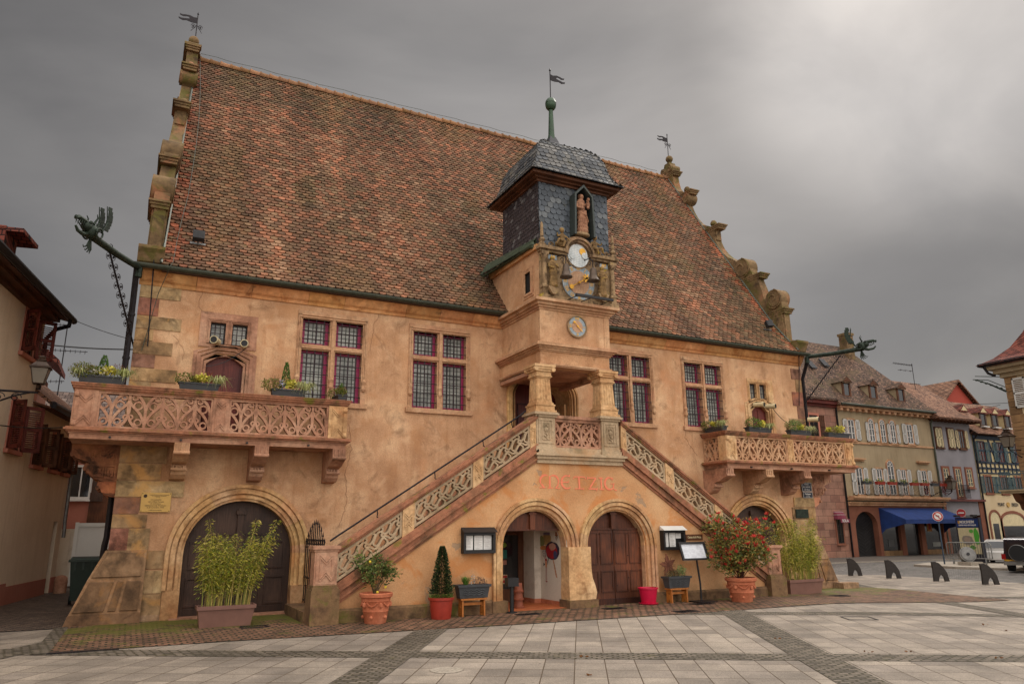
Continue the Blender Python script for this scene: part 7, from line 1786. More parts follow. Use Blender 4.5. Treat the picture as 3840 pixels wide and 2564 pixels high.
for i in range(n+1):
    a = PI/2*i/n
    for k in range(7): q = PI*k/6; v.append((24.52-.34*math.cos(q), FYR-.42*math.sin(q)*math.sin(a)*1.0-.02, 1.98+.42*math.cos(a)))
mb.add(v, [(i*7+k, i*7+k+1, i*7+8+k, i*7+7+k) for i in range(n) for k in range(6)]); mb.box(24.18, 24.86, FYR-.44, FYR-.42, 1.8, 2.0); mb.build('canopy', 'awnred', t)
mb = MB()
for a in (.5, 1.0): mb.tube([(24.52-.345*math.cos(q), FYR-.425*math.sin(q)*math.sin(a)-.03, 1.985+.425*math.cos(a)) for q in [PI*k/8 for k in range(9)]], .01, 4)
mb.build('stripes', 'white', t); text('SOLA', .2, (24.52, FYR-.445, 1.9), 'white', t, bold=.004)
mb = MB(); mb.tube([(25.28, FYR-.06, 8.1), (25.28, FYR-.06, .05)], .05, 6); mb.build('downpipe', 'iron', hA)
# B: cream house
hB = thing('town_house', 'cream rendered house with arched windows, white shutters and long iron balcony', 'house', (29, FYR, 0))
mb = MB()
mb.plate([(25.33, 0), (33.4, 0), (33.4, 2.62), (25.33, 2.62)], [[(27.85, .0), (33.1, .0), (33.1, 2.3), (27.85, 2.3)], archpoly(26.67, .93, 1.6, .001, 12, .8)], 'y', FYR-.04, FYR+.3) if False else None
mb.box(25.33, 25.72, FYR-.04, FYR+.3, 0, 2.7); mb.plate([(25.72, 0), (27.8, 0), (27.8, 2.7), (25.72, 2.7)], [[(25.76, .01)]+[(27.55, .01)]+arc(26.655, 1.6, .895, 0, 180, 12, .8)], 'y', FYR-.04, FYR+.3)
for a, b in ((29.35, 29.72), (31.08, 31.46), (33.1, 33.4)): mb.box(a, b, FYR-.06, FYR+.3, 0, 2.3)
mb.box(27.8, 33.4, FYR-.04, FYR+.3, 2.3, 2.7); gfl = mb.build('shop_front', 'shopstone', hB)
mb = MB(); mb.box(25.33, 33.4, FYR+.3, 19, 0, 2.7); mb.build('shop_interior', 'dimdark', gfl)
for k, (a, b) in enumerate(((27.8, 29.35), (29.72, 31.08), (31.46, 33.1))):
    mb = MB(); mb.box(a, b, FYR+.1, FYR+.12, .3 if k != 1 else .02, 2.3); mb.build('shop_window', 'darkglass', gfl)
    if k != 1: mb = MB(); mb.box(a, b, FYR-.02, FYR+.14, 0, .3); mb.build('stall_riser', 'brownblocks', gfl)
mb = MB(); mb.box(31.9, 32.3, FYR+.08, FYR+.095, 1.3, 1.9, c(176, 120, 60)); mb.box(32.0, 32.2, FYR+.07, FYR+.08, 1.4, 1.8, c(150, 50, 40)); mb.box(28.4, 28.9, FYR+.08, FYR+.095, .5, .9, c(90, 90, 90)); mb.box(32.2, 32.9, FYR+.08, FYR+.095, .45, .7, c(130, 130, 124)); mb.build('shop_display', 'tinted', gfl)
mb = MB(); mb.box(25.8, 27.5, FYR+.25, FYR+.29, 0, 2.4)
for k in range(13):
    for s in (-1, 1): mb.strip([(26.65, FYR+.24, .1+.17*k), (26.65+s*.8, FYR+.24, .5+.17*k)], (0, 1, 0), .03, .02, (.6, .6, .6))
mb.build('carriage_door', 'black', gfl)
mb = MB(); mb.box(25.33, 33.45, FYR, 19, 2.7, 8.1); mb.build('wall', 'creamwall', hB)
mb = MB(); mb.box(25.3, 33.5, FYR-.16, FYR, 2.7, 2.82); mb.box(25.3, 33.5, FYR-.26, FYR, 2.82, 2.9); mb.box(25.3, 33.5, FYR-.55, FYR, 3.08, 3.2); mb.box(25.3, 33.5, FYR-.42, FYR, 2.98, 3.08)
mb.build('balcony_slab', 'frame', hB)
mb = MB(); mb.box(25.33, 33.45, FYR-.06, FYR, 6.08, 6.18); mb.build('string_course', 'frame', hB)
mb = MB(); mb.box(25.33, 33.5, FYR-.3, FYR, 8.02, 8.14)
for k in range(17): mb.box(25.4+k*.5, 25.6+k*.5, FYR-.26, FYR, 7.88, 8.02)
mb.build('bracket_cornice', 'frame', hB)
mb = MB(); mb.tube([(25.3, FYR-.42, 8.22), (33.5, FYR-.42, 8.2)], .07, 6); mb.tube([(33.42, FYR-.36, 8.1), (33.42, FYR-.06, 7.6), (33.42, FYR-.06, .05)], .055, 6); mb.build('gutter', 'gutter', hB)
mb = MB(); ridge_roof(mb, 25.2, 33.6, FYR-.4, 8.25, 15.4, 12.95, 25.2, 31.3); rfB = mb.build('roof', 'roofB', hB)
mb = MB(); mb.box(30.55, 31.15, 14.5, 15.1, 11.5, 13.6); mb.box(30.5, 31.2, 14.44, 15.16, 13.5, 13.65); mb.build('chimney', 'gable', rfB)
def dormer(p, x, y0, z0, w, h, mat, wall, roofm, dep=1.2, rh=.35):
    mb = MB(); mb.box(x-w/2, x+w/2, y0, y0+dep, z0, z0+h); d = mb.build('dormer', wall, p)
    mb = MB(); mb.plate([(x-w/2-.03, z0), (x+w/2+.03, z0), (x+w/2+.03, z0+h+.03), (x-w/2-.03, z0+h+.03)], [[(x-w/2+.1, z0+.08), (x+w/2-.1, z0+.08), (x+w/2-.1, z0+h-.08), (x-w/2+.1, z0+h-.08)]], 'y', y0-.06, y0); mb.build('dormer_frame', mat, d) if False else mb.build('frame', mat, d)
    mb = MB(); mb.box(x-w/2+.08, x+w/2-.08, y0-.03, y0-.005, z0+.06, z0+h-.06); mb.build('pane', 'darkglass', d) if False else mb.build('pane', 'darkglass', d)
    mb = MB(); e = .14; zr = z0+h+rh
    mb.add([(x-w/2-e, y0-.15, z0+h-.02), (x+w/2+e, y0-.15, z0+h-.02), (x, y0-.15, zr), (x-w/2-e, y0+dep+.5, z0+h-.02), (x+w/2+e, y0+dep+.5, z0+h-.02), (x, y0+dep+.5, zr), (x-w/2-e+.08, y0-.15, z0+h-.08), (x+w/2+e-.08, y0-.15, z0+h-.08)], [(0, 2, 5, 3), (2, 1, 4, 5), (0, 1, 2), (0, 6, 7, 1)]); mb.build('dormer_roof', roofm, d)
    mb = MB(); mb.prism([(x-w/2, z0+h), (x+w/2, z0+h), (x, zr-.1)], 'y', y0-.17, y0-.15); mb.build('gablet', wall if mat == 'wood_dark' else mat, d)
for x in (26.5, 28.75, 31.2): dormer(rfB, x, FYR+.12, 8.75, .62, .85, 'wood_brown', 'creamwall', 'roofB')
mb = MB()
for x, z in ((25.6, 10.6), (27.0, 10.9)): yy_ = lerp(FYR-.4, 15.4, (z-8.25)/4.7); mb.obox((x, yy_-.1, z), (.45, 0, 0), (0, .4, .52), (0, -.05, .04))
mb.build('skylight', 'darkglass', rfB)
for x0, x1 in ((26.12, 26.62), (31.12, 31.62)): bwin(hB, x0, x1, 6.28, 7.42, 'frame', .07, sh='shutw')
for x in (28.05, 29.0, 29.88): bwin(hB, x-.22, x+.22, 6.25, 7.35, 'frame', .07, arch=True, sh='shutw' if x != 29.0 else None, sw=.22)
for x0, x1 in ((26.3, 26.8), (28.0, 28.45), (30.1, 30.5), (31.9, 32.35)): bwin(hB, x0, x1, 3.3, 4.75, 'frame', .07, sh='shutw', sw=.34)
bwin(hB, 28.95, 29.5, 3.3, 4.95, 'frame', .08, arch=True)
mb = MB()
for a, b in ((26.0, 27.1), (31.6, 32.7)): mb.box(a, b, FYR-.18, FYR, 5.2, 5.28); mb.box(a+.08, b-.08, FYR-.1, FYR, 5.12, 5.2)
mb.build('hood_mould', 'frame', hB)
mb = MB()
for z in (3.28, 3.9): mb.tube([(25.95, FYR-.5, z), (33.3, FYR-.5, z)], .018, 4)
for k in range(62): x = 25.97+k*.12; mb.tube([(x, FYR-.5, 3.28), (x+.05, FYR-.56, 3.45), (x, FYR-.5, 3.68), (x+.05, FYR-.5, 3.9)], .009, 3)
mb.build('iron_balcony', 'iron', hB)
rw = random.Random(61)
for k, x in enumerate((26.3, 27.4, 28.4, 29.3, 30.3, 31.2, 32.1, 32.8)):
    t = thing('window_box', 'terracotta window box with trailing plants on the iron balcony of the cream house', 'flower box', (x, FYR-.55, 3.85), 'window boxes on the iron balcony')
    trough(t, x-.33, x+.33, FYR-.62, 3.82, .16, .18, 'redplastic' if k % 3 else 'greyplastic', 'x', .02, .01)
    mb = MB(); leaves(mb, (x, FYR-.62, 4.0), (.33, .12, .13), 110, .07, RD_ if k > 5 else GR+YE[:1], rw, .6, .1)
    if k in (5, 7): leaves(mb, (x, FYR-.68, 3.6), (.22, .05, .3), 120, .08, [c(120, 24, 36), c(84, 40, 36), c(60, 30, 30)], rw, .6, .1)
    fol(mb, t)
t = thing('shop_awning', 'long blue canvas awning over the shop windows of the cream house', 'awning', (30.4, FYR, 2.3))
mb = MB(); zt, zb = 2.6, 1.95; yo = FYR-1.6
mb.quad((27.75, FYR-.06, zt), (33.2, FYR-.06, zt), (33.2, yo, zb), (27.75, yo, zb)); mb.quad((27.75, yo, zb), (33.2, yo, zb), (33.2, yo-.02, zb-.22), (27.75, yo-.02, zb-.22))
for x in (27.75, 33.2): mb.poly([(x, FYR-.06, zt), (x, yo, zb), (x, yo-.02, zb-.22), (x, FYR-.35, 1.45), (x, FYR-.06, 1.2)])
mb.build('canopy', 'awning', t)
mb = MB()
for x in (29.5, 31.9): mb.tube([(x, FYR-.05, 1.9), (x-.4, FYR-.8, 1.75), (x, yo+.05, zb-.02)], .015, 4)
mb.build('arms', 'steel', t)
# C: mauve house
hC = thing('town_house', 'narrow mauve house with grey shutters and a small iron balconet', 'house', (35.4, FYR, 0))
mb = MB(); mb.box(33.46, 37.3, FYR, 19, 3.1, 7.9); mb.build('wall', 'mauvewall', hC)
mb = MB(); mb.box(33.46, 37.35, FYR-.25, FYR, 3.0, 3.12); mb.build('shop_cornice', 'wood_maroon', hC)
mb = MB(); mb.box(33.46, 33.75, FYR-.05, FYR+.3, 0, 3.0); mb.box(36.9, 37.35, FYR-.05, FYR+.3, 0, 3.0); mb.box(35.2, 35.4, FYR-.05, FYR+.3, 0, 2.2); mb.build('pilaster', 'shopstone', hC)
mb = MB(); mb.box(33.75, 36.9, FYR-.02, FYR+.2, 2.2, 3.0); mb.build('roller_shutter', 'mauvewall', hC)
mb = MB(); mb.box(33.7, 36.95, FYR+.2, 19, 0, 3.0); mb.build('shop_window', 'darkglass', hC)
mb = MB(); ridge_roof(mb, 33.3, 37.5, FYR-.7, 7.95, 14.8, 10.9); rfC = mb.build('roof', 'roofC', hC)
mb = MB(); mb.box(33.3, 37.5, FYR-.7, FYR, 7.82, 7.86)
for k in range(12): mb.box(33.4+k*.36, 33.48+k*.36, FYR-.68, FYR, 7.74, 7.84)
mb.build('rafter_ends', 'wood_brown', hC)
for a, b in ((33.75, 34.35), (34.95, 35.5)): bwin(hC, a, b, 6.2, 7.35, 'wood_brown', .08, 'wood_brown', sh='cream', closed=True)
bwin(hC, 36.0, 36.5, 6.2, 7.3, 'wood_brown', .08, 'wood_brown', sh='cream', sw=.28)
for a, z0 in ((33.95, 3.9), (35.1, 3.3), (36.2, 3.9)): bwin(hC, a, a+.5, z0, 4.95, 'shopstone', .12, 'cream', muntin=4)
mb = MB()
for z in (3.2, 3.95): mb.tube([(34.85, FYR-.3, z), (35.85, FYR-.3, z)], .02, 4)
for k in range(11): mb.tube([(34.87+.096*k, FYR-.3, 3.2), (34.87+.096*k, FYR-.3, 3.95)], .012, 4); mb.tube([(34.92+.09*k+.04*math.cos(q), FYR-.3, 3.6+.12*math.sin(q)) for q in [j*.8 for j in range(8)]], .008, 3)
mb.build('balconet', 'iron', hC)
t = thing('wall_lantern', 'brass topped street lantern on a bracket before the mauve house', 'street lamp', (33.3, 11.0, 3.9), 'wall lanterns'); lantern(t, 33.3, 10.9, 3.95, 1.1)
mb = MB(); mb.tube([(33.3, FYR-.55, 3.35), (33.3, 10.9, 3.5), (33.3, 10.9, 3.6)], .025, 5); mb.tube([(32.2, FYR-.1, 3.2), (32.6, 11.2, 3.5), (33.3, 10.9, 3.55)], .02, 5); mb.build('bracket', 'iron', t)
# D: timber framed house
hD = thing('town_house', 'timber framed house with dark blue beams, teal shutters and four dormers', 'house', (40, FYR, 0))
mb = MB(); mb.box(37.38, 46, FYR, 19, 3.4, 7.1); mb.build('wall', 'timberwall', hD)
mb = MB(); mb.box(37.38, 46, FYR-.04, 19, 0, 3.4); mb.build('ground_floor_wall', 'beigewall', hD)
mb = MB(); B = lambda a, b, q0, q1: mb.box(a, b, FYR-.05, FYR, q0, q1)
B(37.38, 46, 6.85, 7.1); B(37.38, 46, 5.35, 5.47); B(37.38, 46, 5.0, 5.12); B(37.38, 46, 4.72, 4.8); B(37.38, 46, 6.1, 6.2)
for k in range(18): B(37.4+k*.45, 37.5+k*.45, 4.8, 5.35)
for x in (37.38, 38.9, 39.55, 40.55, 41.2, 42.4): B(x, x+.12, 5.4, 6.9)
for x0, x1 in ((39.7, 40.5), (41.4, 42.3)): mb.strip([(x0, FYR-.03, 5.45), (x1, FYR-.03, 6.85)], (0, 1, 0), .1, .045); 
mb.strip([(38.95, FYR-.03, 6.85), (39.5, FYR-.03, 5.45)], (0, 1, 0), .1, .045)
mb.build('timber_frame', 'beam', hD)
for a in (37.8, 39.75, 41.55): bwin(hD, a, a+.6, 5.5, 6.7, 'beam', .06, 'wood_maroon', sh='bluegreen', sw=.4, surround=True)
for a in (37.95, 39.6, 41.2): bwin(hD, a, a+.6, 3.55, 4.55, 'shopstone', .1, 'wood_dark', sh='bluegreen', sw=.5)
mb = MB(); mb.add([(37.2, FYR-.5, 7.15), (46, FYR-.5, 7.15), (46, 14.8, 9.9), (37.2, 14.8, 9.9), (37.2, 18, 7.15), (46, 18, 7.15)], [(0, 1, 2, 3), (3, 2, 5, 4), (0, 3, 4), (0, 4, 5, 1)]); rfD = mb.build('roof', 'roofC', hD)
for x in (36.95, 38.95, 40.2, 41.6): dormer(rfD, x, FYR+.1, 7.75, .62, .85, 'wood_dark', 'timberwall', 'roofR', 1.3, .4)
mb = MB()
for x in (38.95, 40.2, 41.6): mb.box(x-.3, x+.3, FYR-.12, FYR+.1, 7.66, 7.72)
mb.build('lead_apron', 'metalwhite', hD)
mb = MB(); archring(mb, 38.3, 1.9, 0, .5, .64, FYR-.08, FYR, 14); archring(mb, 40.15, 1.85, 0, 1.15, 1.35, FYR-.08, FYR, 16, .45, .62); ga = mb.build('arch_surround', 'shopstone', hD)
mb = MB(); mb.prism(archpoly(38.3, .5, 1.9, 0, 12), 'y', FYR-.05, FYR-.045); mb.prism(archpoly(40.15, 1.15, 1.85, 1.55, 12, .45), 'y', FYR-.05, FYR-.045); mb.build('blind', 'cream', ga)
mb = MB(); mb.prism([(39.0, .3), (41.3, .3), (41.3, 1.55), (39.0, 1.55)], 'y', FYR-.05, FYR-.044); mb.box(38.0, 38.6, FYR-.055, FYR-.05, 0, 1.7); mb.build('shop_window', 'darkglass', ga)
mb = MB(); mb.tube([(37.32, FYR-.4, 7.1), (37.4, FYR-.1, 6.8), (37.36, FYR-.08, .1)], .05, 6); mb.build('downpipe', 'iron', hD)
text('POINT', .28, (39.15, FYR-.08, 2.84), 'black', hD, 'shop_lettering', bold=.006, xs=.85); text('BREIZH', .28, (40.6, FYR-.08, 2.84), 'black', hD, 'shop_lettering', bold=.006, xs=.75)
mb = MB(); mb.lathe([(.15, FYR-.1), (.15, FYR-.05)], (39.88, 0, 2.84), 18, axis='y'); mb.build('shop_emblem', 'brass', hD)
t = thing('town_house', 'house with bright red gable behind the timber framed house', 'house', (43, 16, 0))
mb = MB(); mb.prism([(41.2, 0), (46.5, 0), (46.5, 9.6), (43.9, 11.8), (41.2, 9.6)], 'y', 16.2, 20, c(150, 60, 44)); mb.build('wall', 'tinted', t)
mb = MB(); mb.add([(40.9, 15.9, 9.45), (43.9, 15.9, 11.95), (43.9, 20, 11.95), (40.9, 20, 9.45), (47, 15.9, 9.45), (47, 20, 9.45), (40.9, 15.9, 9.3), (43.9, 15.9, 11.8), (47, 15.9, 9.3)], [(0, 1, 2, 3), (1, 4, 5, 2), (0, 6, 7, 1), (1, 7, 8, 4)]); mb.build('roof', 'roofC', t)
# E: near house at the right edge, side wall x = 27
XE = 27.0
hE = thing('corner_house', 'corner house with curved red tiled roof and quoins at the right edge', 'house', (XE, 2, 0))
mb = MB(); mb.box(XE, 36, -6, 3.1, 0, 8.4); mb.build('wall', 'beigewall', hE)
mb = MB()
for k in range(23): z = .0+k*.365; mb.box(XE-.03, 36 if 0 else XE+.6, 2.75 if k % 2 else 2.95, 3.5, z+.01, z+.355)
mb.build('quoins', 'brownblocks', hE)
mb = MB(); mb.box(XE-.12, 36, -6, 3.62, 8.35, 8.55); mb.box(XE-.3, 36, -6, 3.8, 8.55, 8.75); mb.box(XE-.5, 36, -6, 4.0, 8.75, 8.9); mb.build('cornice', 'creamwall', hE)
mb = MB(); mb.tube([(XE-.65, -6, 9.0), (XE-.65, 4.2, 9.0), (36, 4.2, 9.0)], .09, 6); mb.tube([(XE-.55, 4.05, 8.95), (XE-.5, 3.9, 8.6), (XE-.3, 3.7, 8.45)], .06, 6); mb.build('gutter', 'iron', hE)
mb = MB(); prof = [(-.75, 9.0), (-.2, 9.3), (.35, 9.8), (.8, 10.5), (1.2, 11.4), (1.6, 12.6), (2.4, 14)]
v = []
for o, z in prof: v += [(XE+o, 3.55-o, z), (XE+o, -6, z)]
mb.add(v, [(i*2, i*2+1, i*2+3, i*2+2) for i in range(6)])
v = []
for o, z in prof: v += [(XE+o, 3.55-o, z), (36, 3.55-o, z)]
mb.add(v, [(i*2, i*2+2, i*2+3, i*2+1) for i in range(6)]); mb.build('roof', 'roofR', hE)
def ebox(mb, y0, y1, z0, z1, o0, o1, col=None): mb.box(XE-o1, XE-o0, y0, y1, z0, z1, col)
mb = MB(); ebox(mb, 1.9, 2.6, 6.9, 8.2, 0, .04); f = mb.build('window', 'wood_maroon', hE)
mb = MB(); ebox(mb, 2.62, 2.68, 6.85, 8.25, .05, .09); ebox(mb, 3.1, 3.16, 6.85, 8.25, .05, .09)
for a, b in ((6.85, 6.93), (7.5, 7.58), (8.17, 8.25)): ebox(mb, 2.62, 3.16, a, b, .05, .09)
for k in range(15): ebox(mb, 2.66, 3.12, 6.95+k*.085, 6.99+k*.085, .055, .085)
mb.build('shutter', 'shutw', f)
mb = MB(); ebox(mb, -3, 4.3, 3.0, 3.12, -.3, 1.2) if False else mb.box(XE-.9, XE, -3, 4.0, 3.0, 3.16); mb.box(XE-.98, XE, -3, 4.06, 3.1, 3.16); bs = mb.build('balcony_slab', 'creamwall', hE)
mb = MB(); mb.prism([(XE-.8, 3.0), (XE, 3.0), (XE, 2.2), (XE-.25, 2.3), (XE-.35, 2.55), (XE-.6, 2.65), (XE-.72, 2.85)], 'y', 3.3, 3.6); mb.prism([(XE-.8, 3.0), (XE, 3.0), (XE, 2.2), (XE-.25, 2.3), (XE-.35, 2.55), (XE-.6, 2.65), (XE-.72, 2.85)], 'y', .8, 1.1); mb.build('console', 'wood_brown', bs)
mb = MB()
for z in (3.2, 3.85, 3.95): mb.tube([(XE-.92, -3, z), (XE-.92, 3.98, z), (XE, 3.98, z)], .018, 4)
for k in range(46): y = 3.95-k*.15; mb.tube([(XE-.92, y, 3.16), (XE-.92, y, 3.85)], .01, 4)
for k in range(40): y = 3.9-k*.17; mb.tube([(XE-.92, y+.06*math.cos(q), 3.9+.04*math.sin(q)) for q in [j*.9 for j in range(8)]], .008, 3)
for k in range(6): mb.tube([(XE-.9+.15*k, 3.98, 3.16), (XE-.9+.15*k, 3.98, 3.85)], .01, 4)
mb.build('railing', 'bluegreen', bs)
t = thing('wall_lantern', 'street lantern on a scrolled arm at the corner house, right edge', 'street lamp', (XE-.6, 3.5, 5.2), 'wall lanterns'); lantern(t, XE-.6, 3.5, 5.4, 1.15)
mb = MB(); mb.tube([(XE, 3.3, 4.95), (XE-.6, 3.5, 4.95)], .025, 5); mb.tube([(XE, 3.3, 4.6), (XE-.25, 3.4, 4.75), (XE-.55, 3.5, 4.93)], .02, 5)
mb.build('bracket', 'iron', t)
t = thing('wall_bracket', 'ornate green iron bracket high on the corner of the corner house', 'bracket', (XE-.4, 3.8, 7.9))
mb = MB(); mb.tube([(XE, 3.5, 7.7), (XE-.5, 3.95, 8.1), (XE-.95, 4.35, 8.35)], .05, 6, r1=.02); mb.tube([(XE, 3.5, 7.9), (XE-.5, 3.95, 8.28), (XE-.95, 4.4, 8.35)], .02, 5)
for k in range(6): mb.ell((XE-.15-.14*k, 3.63+.13*k, 7.86+.09*k), (.07, .07, .05), 6)
mb.tube([(XE, 3.6, 8.42), (XE-.9, 4.3, 8.5)], .02, 5); mb.build('scrollwork', 'verdigris', t)

# ================================================================== street furniture and cars
FINP = [(14.95, 3.55), (14.8, 1.85), (14.82, .12), (14.72, -1.55)]
finpoly = [(-.02, 0), (.0, .36), (-.02, .62), (.12, .63), (.26, .58), (.42, .45), (.54, .27), (.6, .0), (.43, 0), (.4, .14), (.33, .21), (.26, .2), (.2, .12), (.17, 0)]
dF = Vector((.8, -.55, 0)).normalized()
proto = None
fl = ['black cast iron fin bollard nearest the corner buttress', 'black cast iron fin bollard second from the buttress, before the blue awning shop', 'black cast iron fin bollard at the left end of the traffic island', 'black cast iron fin bollard rightmost, before the striped barrier']
for i, (x, y) in enumerate(FINP):
    if proto is None:
        mb = MB(); z0 = gz(x)-.01; n = len(finpoly)
        pn = Vector((-dF.y, dF.x, 0))*.05
        pts = [Vector((x, y, z0))+dF*a*.78+Vector((0, 0, b)) for a, b in finpoly]
        tr = tessellate_polygon([[Vector((a, b, 0)) for a, b in finpoly]])
        mb.add([p-pn for p in pts]+[p+pn for p in pts], [list(t_) for t_ in tr]+[[k+n for k in t_] for t_ in tr]+[(k, (k+1) % n, (k+1) % n+n, k+n) for k in range(n)])
        proto = mb.build('bollard', 'fin', world=(x, y, z0)); o = proto
    else:
        o = proto.copy(); COL.objects.link(o); o.location = Vector((x, y, gz(x)-.01))*S
    tag(o, fl[i], 'bollard', 'fin shaped bollards along the street')
def roadsign(x, y, z0, zc, r, label, kind, face):
    t = thing('road_sign', label, 'road sign', (x, y, z0)); f = Vector(face).normalized(); a = Vector((-f.y, f.x, 0)); 
    mb = MB(); mb.tube([(x, y, z0), (x, y, zc+r*.8)], .03, 8); mb.build('post', 'signpost', t, True)
    def disc(rr, off, mat, nm, par):
        mb = MB(); n = 28; o = Vector((x, y, zc))+f*off
        v = [o+a*rr*math.cos(2*PI*k/n)+Vector((0, 0, rr*math.sin(2*PI*k/n))) for k in range(n)]; mb.add([p-f*.01 for p in v]+v, [list(range(n)), [n+k for k in range(n)]]+[(k, (k+1) % n, n+(k+1) % n, n+k) for k in range(n)]); return mb.build(nm, mat, par)
    d = disc(r, .05, 'white', 'sign_plate', t)
    M.setdefault('signred', plain('sign_red', c(160, 30, 34), .4, 0, .05))
    disc(r*.93, .054, 'signred', 'red_field', d)
    o = Vector((x, y, zc))+f*.066; P = lambda u, v: o+a*u*r+Vector((0, 0, v*r))
    if kind == 'noentry':
        mb = MB(); mb.strip([P(-.62, 0), P(.62, 0)], f, r*.3, .006); mb.build('bar', 'white', d)
    else:
        disc(r*.68, .06, 'white', 'white_field', d)
        mb = MB(); mb.strip([P(.2, -.42), P(.2, .15), P(-.25, .15)], f, r*.13, .006); mb.strip([P(-.1, .32), P(-.36, .15), P(-.1, -.02)], f, r*.1, .006); mb.build('arrow', 'black', d)
        mb = MB(); mb.strip([P(-.5, .5), P(.5, -.5)], f, r*.16, .008); mb.build('slash', 'signred', d)
M['signpost'] = plain('blue_grey_post', c(56, 70, 84), .5, .3, .1)
roadsign(21.27, 3.97, .06, 2.0, .2, 'no left turn sign on a blue grey post on the traffic island', 'noleft', (-.75, -.5, 0))
roadsign(32.9, 10.3, .03, 2.3, .24, 'red no entry sign in front of the mauve house', 'noentry', (-.85, -.5, 0))
t = thing('info_board', 'town map board with blue header lettered MOLSHEIM behind the barrier', 'information board', (23, 3.8, .07))
ux = Vector((-.25, -1, 0)).normalized(); uo = Vector((-1, .25, 0)).normalized(); o = Vector((23.15, 4.45, 0))
mb = MB(); mb.obox(o+Vector((0, 0, .1)), ux*1.25, -uo*.12, (0, 0, 1.85)); mb.obox(o+Vector((0, 0, .05))+ux*.1, ux*.1, -uo*.1, (0, 0, .1)); mb.build('case', 'navy', t)
mb = MB(); mb.obox(o+Vector((0, 0, 1.55))+uo*.004+ux*.05, ux*1.15, uo*.004, (0, 0, .35)); hd = mb.build('header', 'awning', t)
mb = MB(); mb.obox(o+Vector((0, 0, .45))+uo*.004+ux*.08, ux*1.09, uo*.004, (0, 0, 1.07), c(186, 176, 140))
rm = random.Random(4)
def mblob(cu, cz, ru, rz, col, off):
    pts = []
    for k in range(16): a = 2*PI*k/16; q = 1+rm.uniform(-.15, .15); pts.append(o+uo*off+ux*(cu+ru*q*math.cos(a))+Vector((0, 0, cz+rz*q*math.sin(a))))
    mb.poly(pts, col)
mblob(.55, 1.0, .3, .22, c(128, 120, 110), .011); mblob(.52, 1.02, .16, .12, c(146, 130, 116), .013); mblob(1.02, 1.15, .13, .35, c(70, 150, 50), .011); mblob(.78, 1.38, .12, .08, c(84, 150, 60), .012); mblob(.75, .72, .16, .08, c(76, 130, 54), .013)
mb.build('map', 'tinted', t)
ry = math.atan2(uo.y, uo.x)+PI/2
text('MOLSHEIM', .16, tuple(o+ux*.62+uo*.012+Vector((0, 0, 1.76))), 'white', t, rot=(PI/2, 0, ry), bold=.003); text('CENTRE VILLE HISTORIQUE', .075, tuple(o+ux*.62+uo*.012+Vector((0, 0, 1.63))), 'white', t, rot=(PI/2, 0, ry), bold=.002)
mb = MB(); mb.obox(o+Vector((0, 0, 1.69))+uo*.01+ux*.14, ux*.1, uo*.004, (0, 0, .13)); mb.build('crest', 'brass', t)
for q in (.15, 1.05):
    mb = MB(); p = o+ux*q+Vector((0, 0, 1.98)); mb.obox(p, ux*.16, uo*.2, (0, 0, .08)); mb.build('lamp', 'black', t)
t = thing('crowd_barrier', 'galvanised steel crowd barrier on the traffic island', 'barrier', (22.1, 3.4, .07))
p0, p1 = Vector((21.75, 4.1, .07)), Vector((22.5, 2.7, .07)); dB = (p1-p0); u = Vector((0, 0, 1))
mb = MB(); mb.tube([p0+u*.22, p0+u*.78, p0+dB*.04+u*.86, p0+dB*.96+u*.86, p1+u*.78, p1+u*.22], .024, 6); mb.tube([p0+u*.22, p1+u*.22], .02, 6); mb.build('frame', 'steel', t, True)
mb = MB()
for k in range(1, 17): q = p0+dB*(k/17); mb.tube([q+u*.22, q+u*.86], .01, 4)
mb.build('bars', 'steel', t)
for q in (.12, .85):
    mb = MB(); b = p0+dB*q; nB = Vector((-dB.y, dB.x, 0)).normalized(); mb.tube([b+u*.25, b+nB*.2], .025, 5); mb.tube([b+u*.25, b-nB*.2], .025, 5); mb.build('foot', 'steel', t)
t = thing('metal_drum', 'tilted round grey metal drum lamp on a stone foot before the barrier', 'projector', (21.3, 2.7, .07))
q = Vector((21.25, 2.95, .47)); dd = Vector((-.62, -.75, .25)).normalized()
mb = MB(); mb.tube([q-dd*.1, q+dd*.1], .3, 28); mb.tube([q+dd*.1, q+dd*.13], .27, 28, r1=.25); mb.build('drum', 'steel', t, True)
mb = MB(); mb.tube([q+dd*.1, q+dd*.16], .06, 12); mb.build('hub', 'black', t)
mb = MB(); mb.prism([(20.85, 2.6), (21.5, 2.5), (21.6, 3.1), (20.95, 3.2)], 'z', .07, .2); mb.tube([(21.2, 2.85, .18), q-dd*.02-u*.2], .04, 6); mb.build('foot', 'kerb', t)
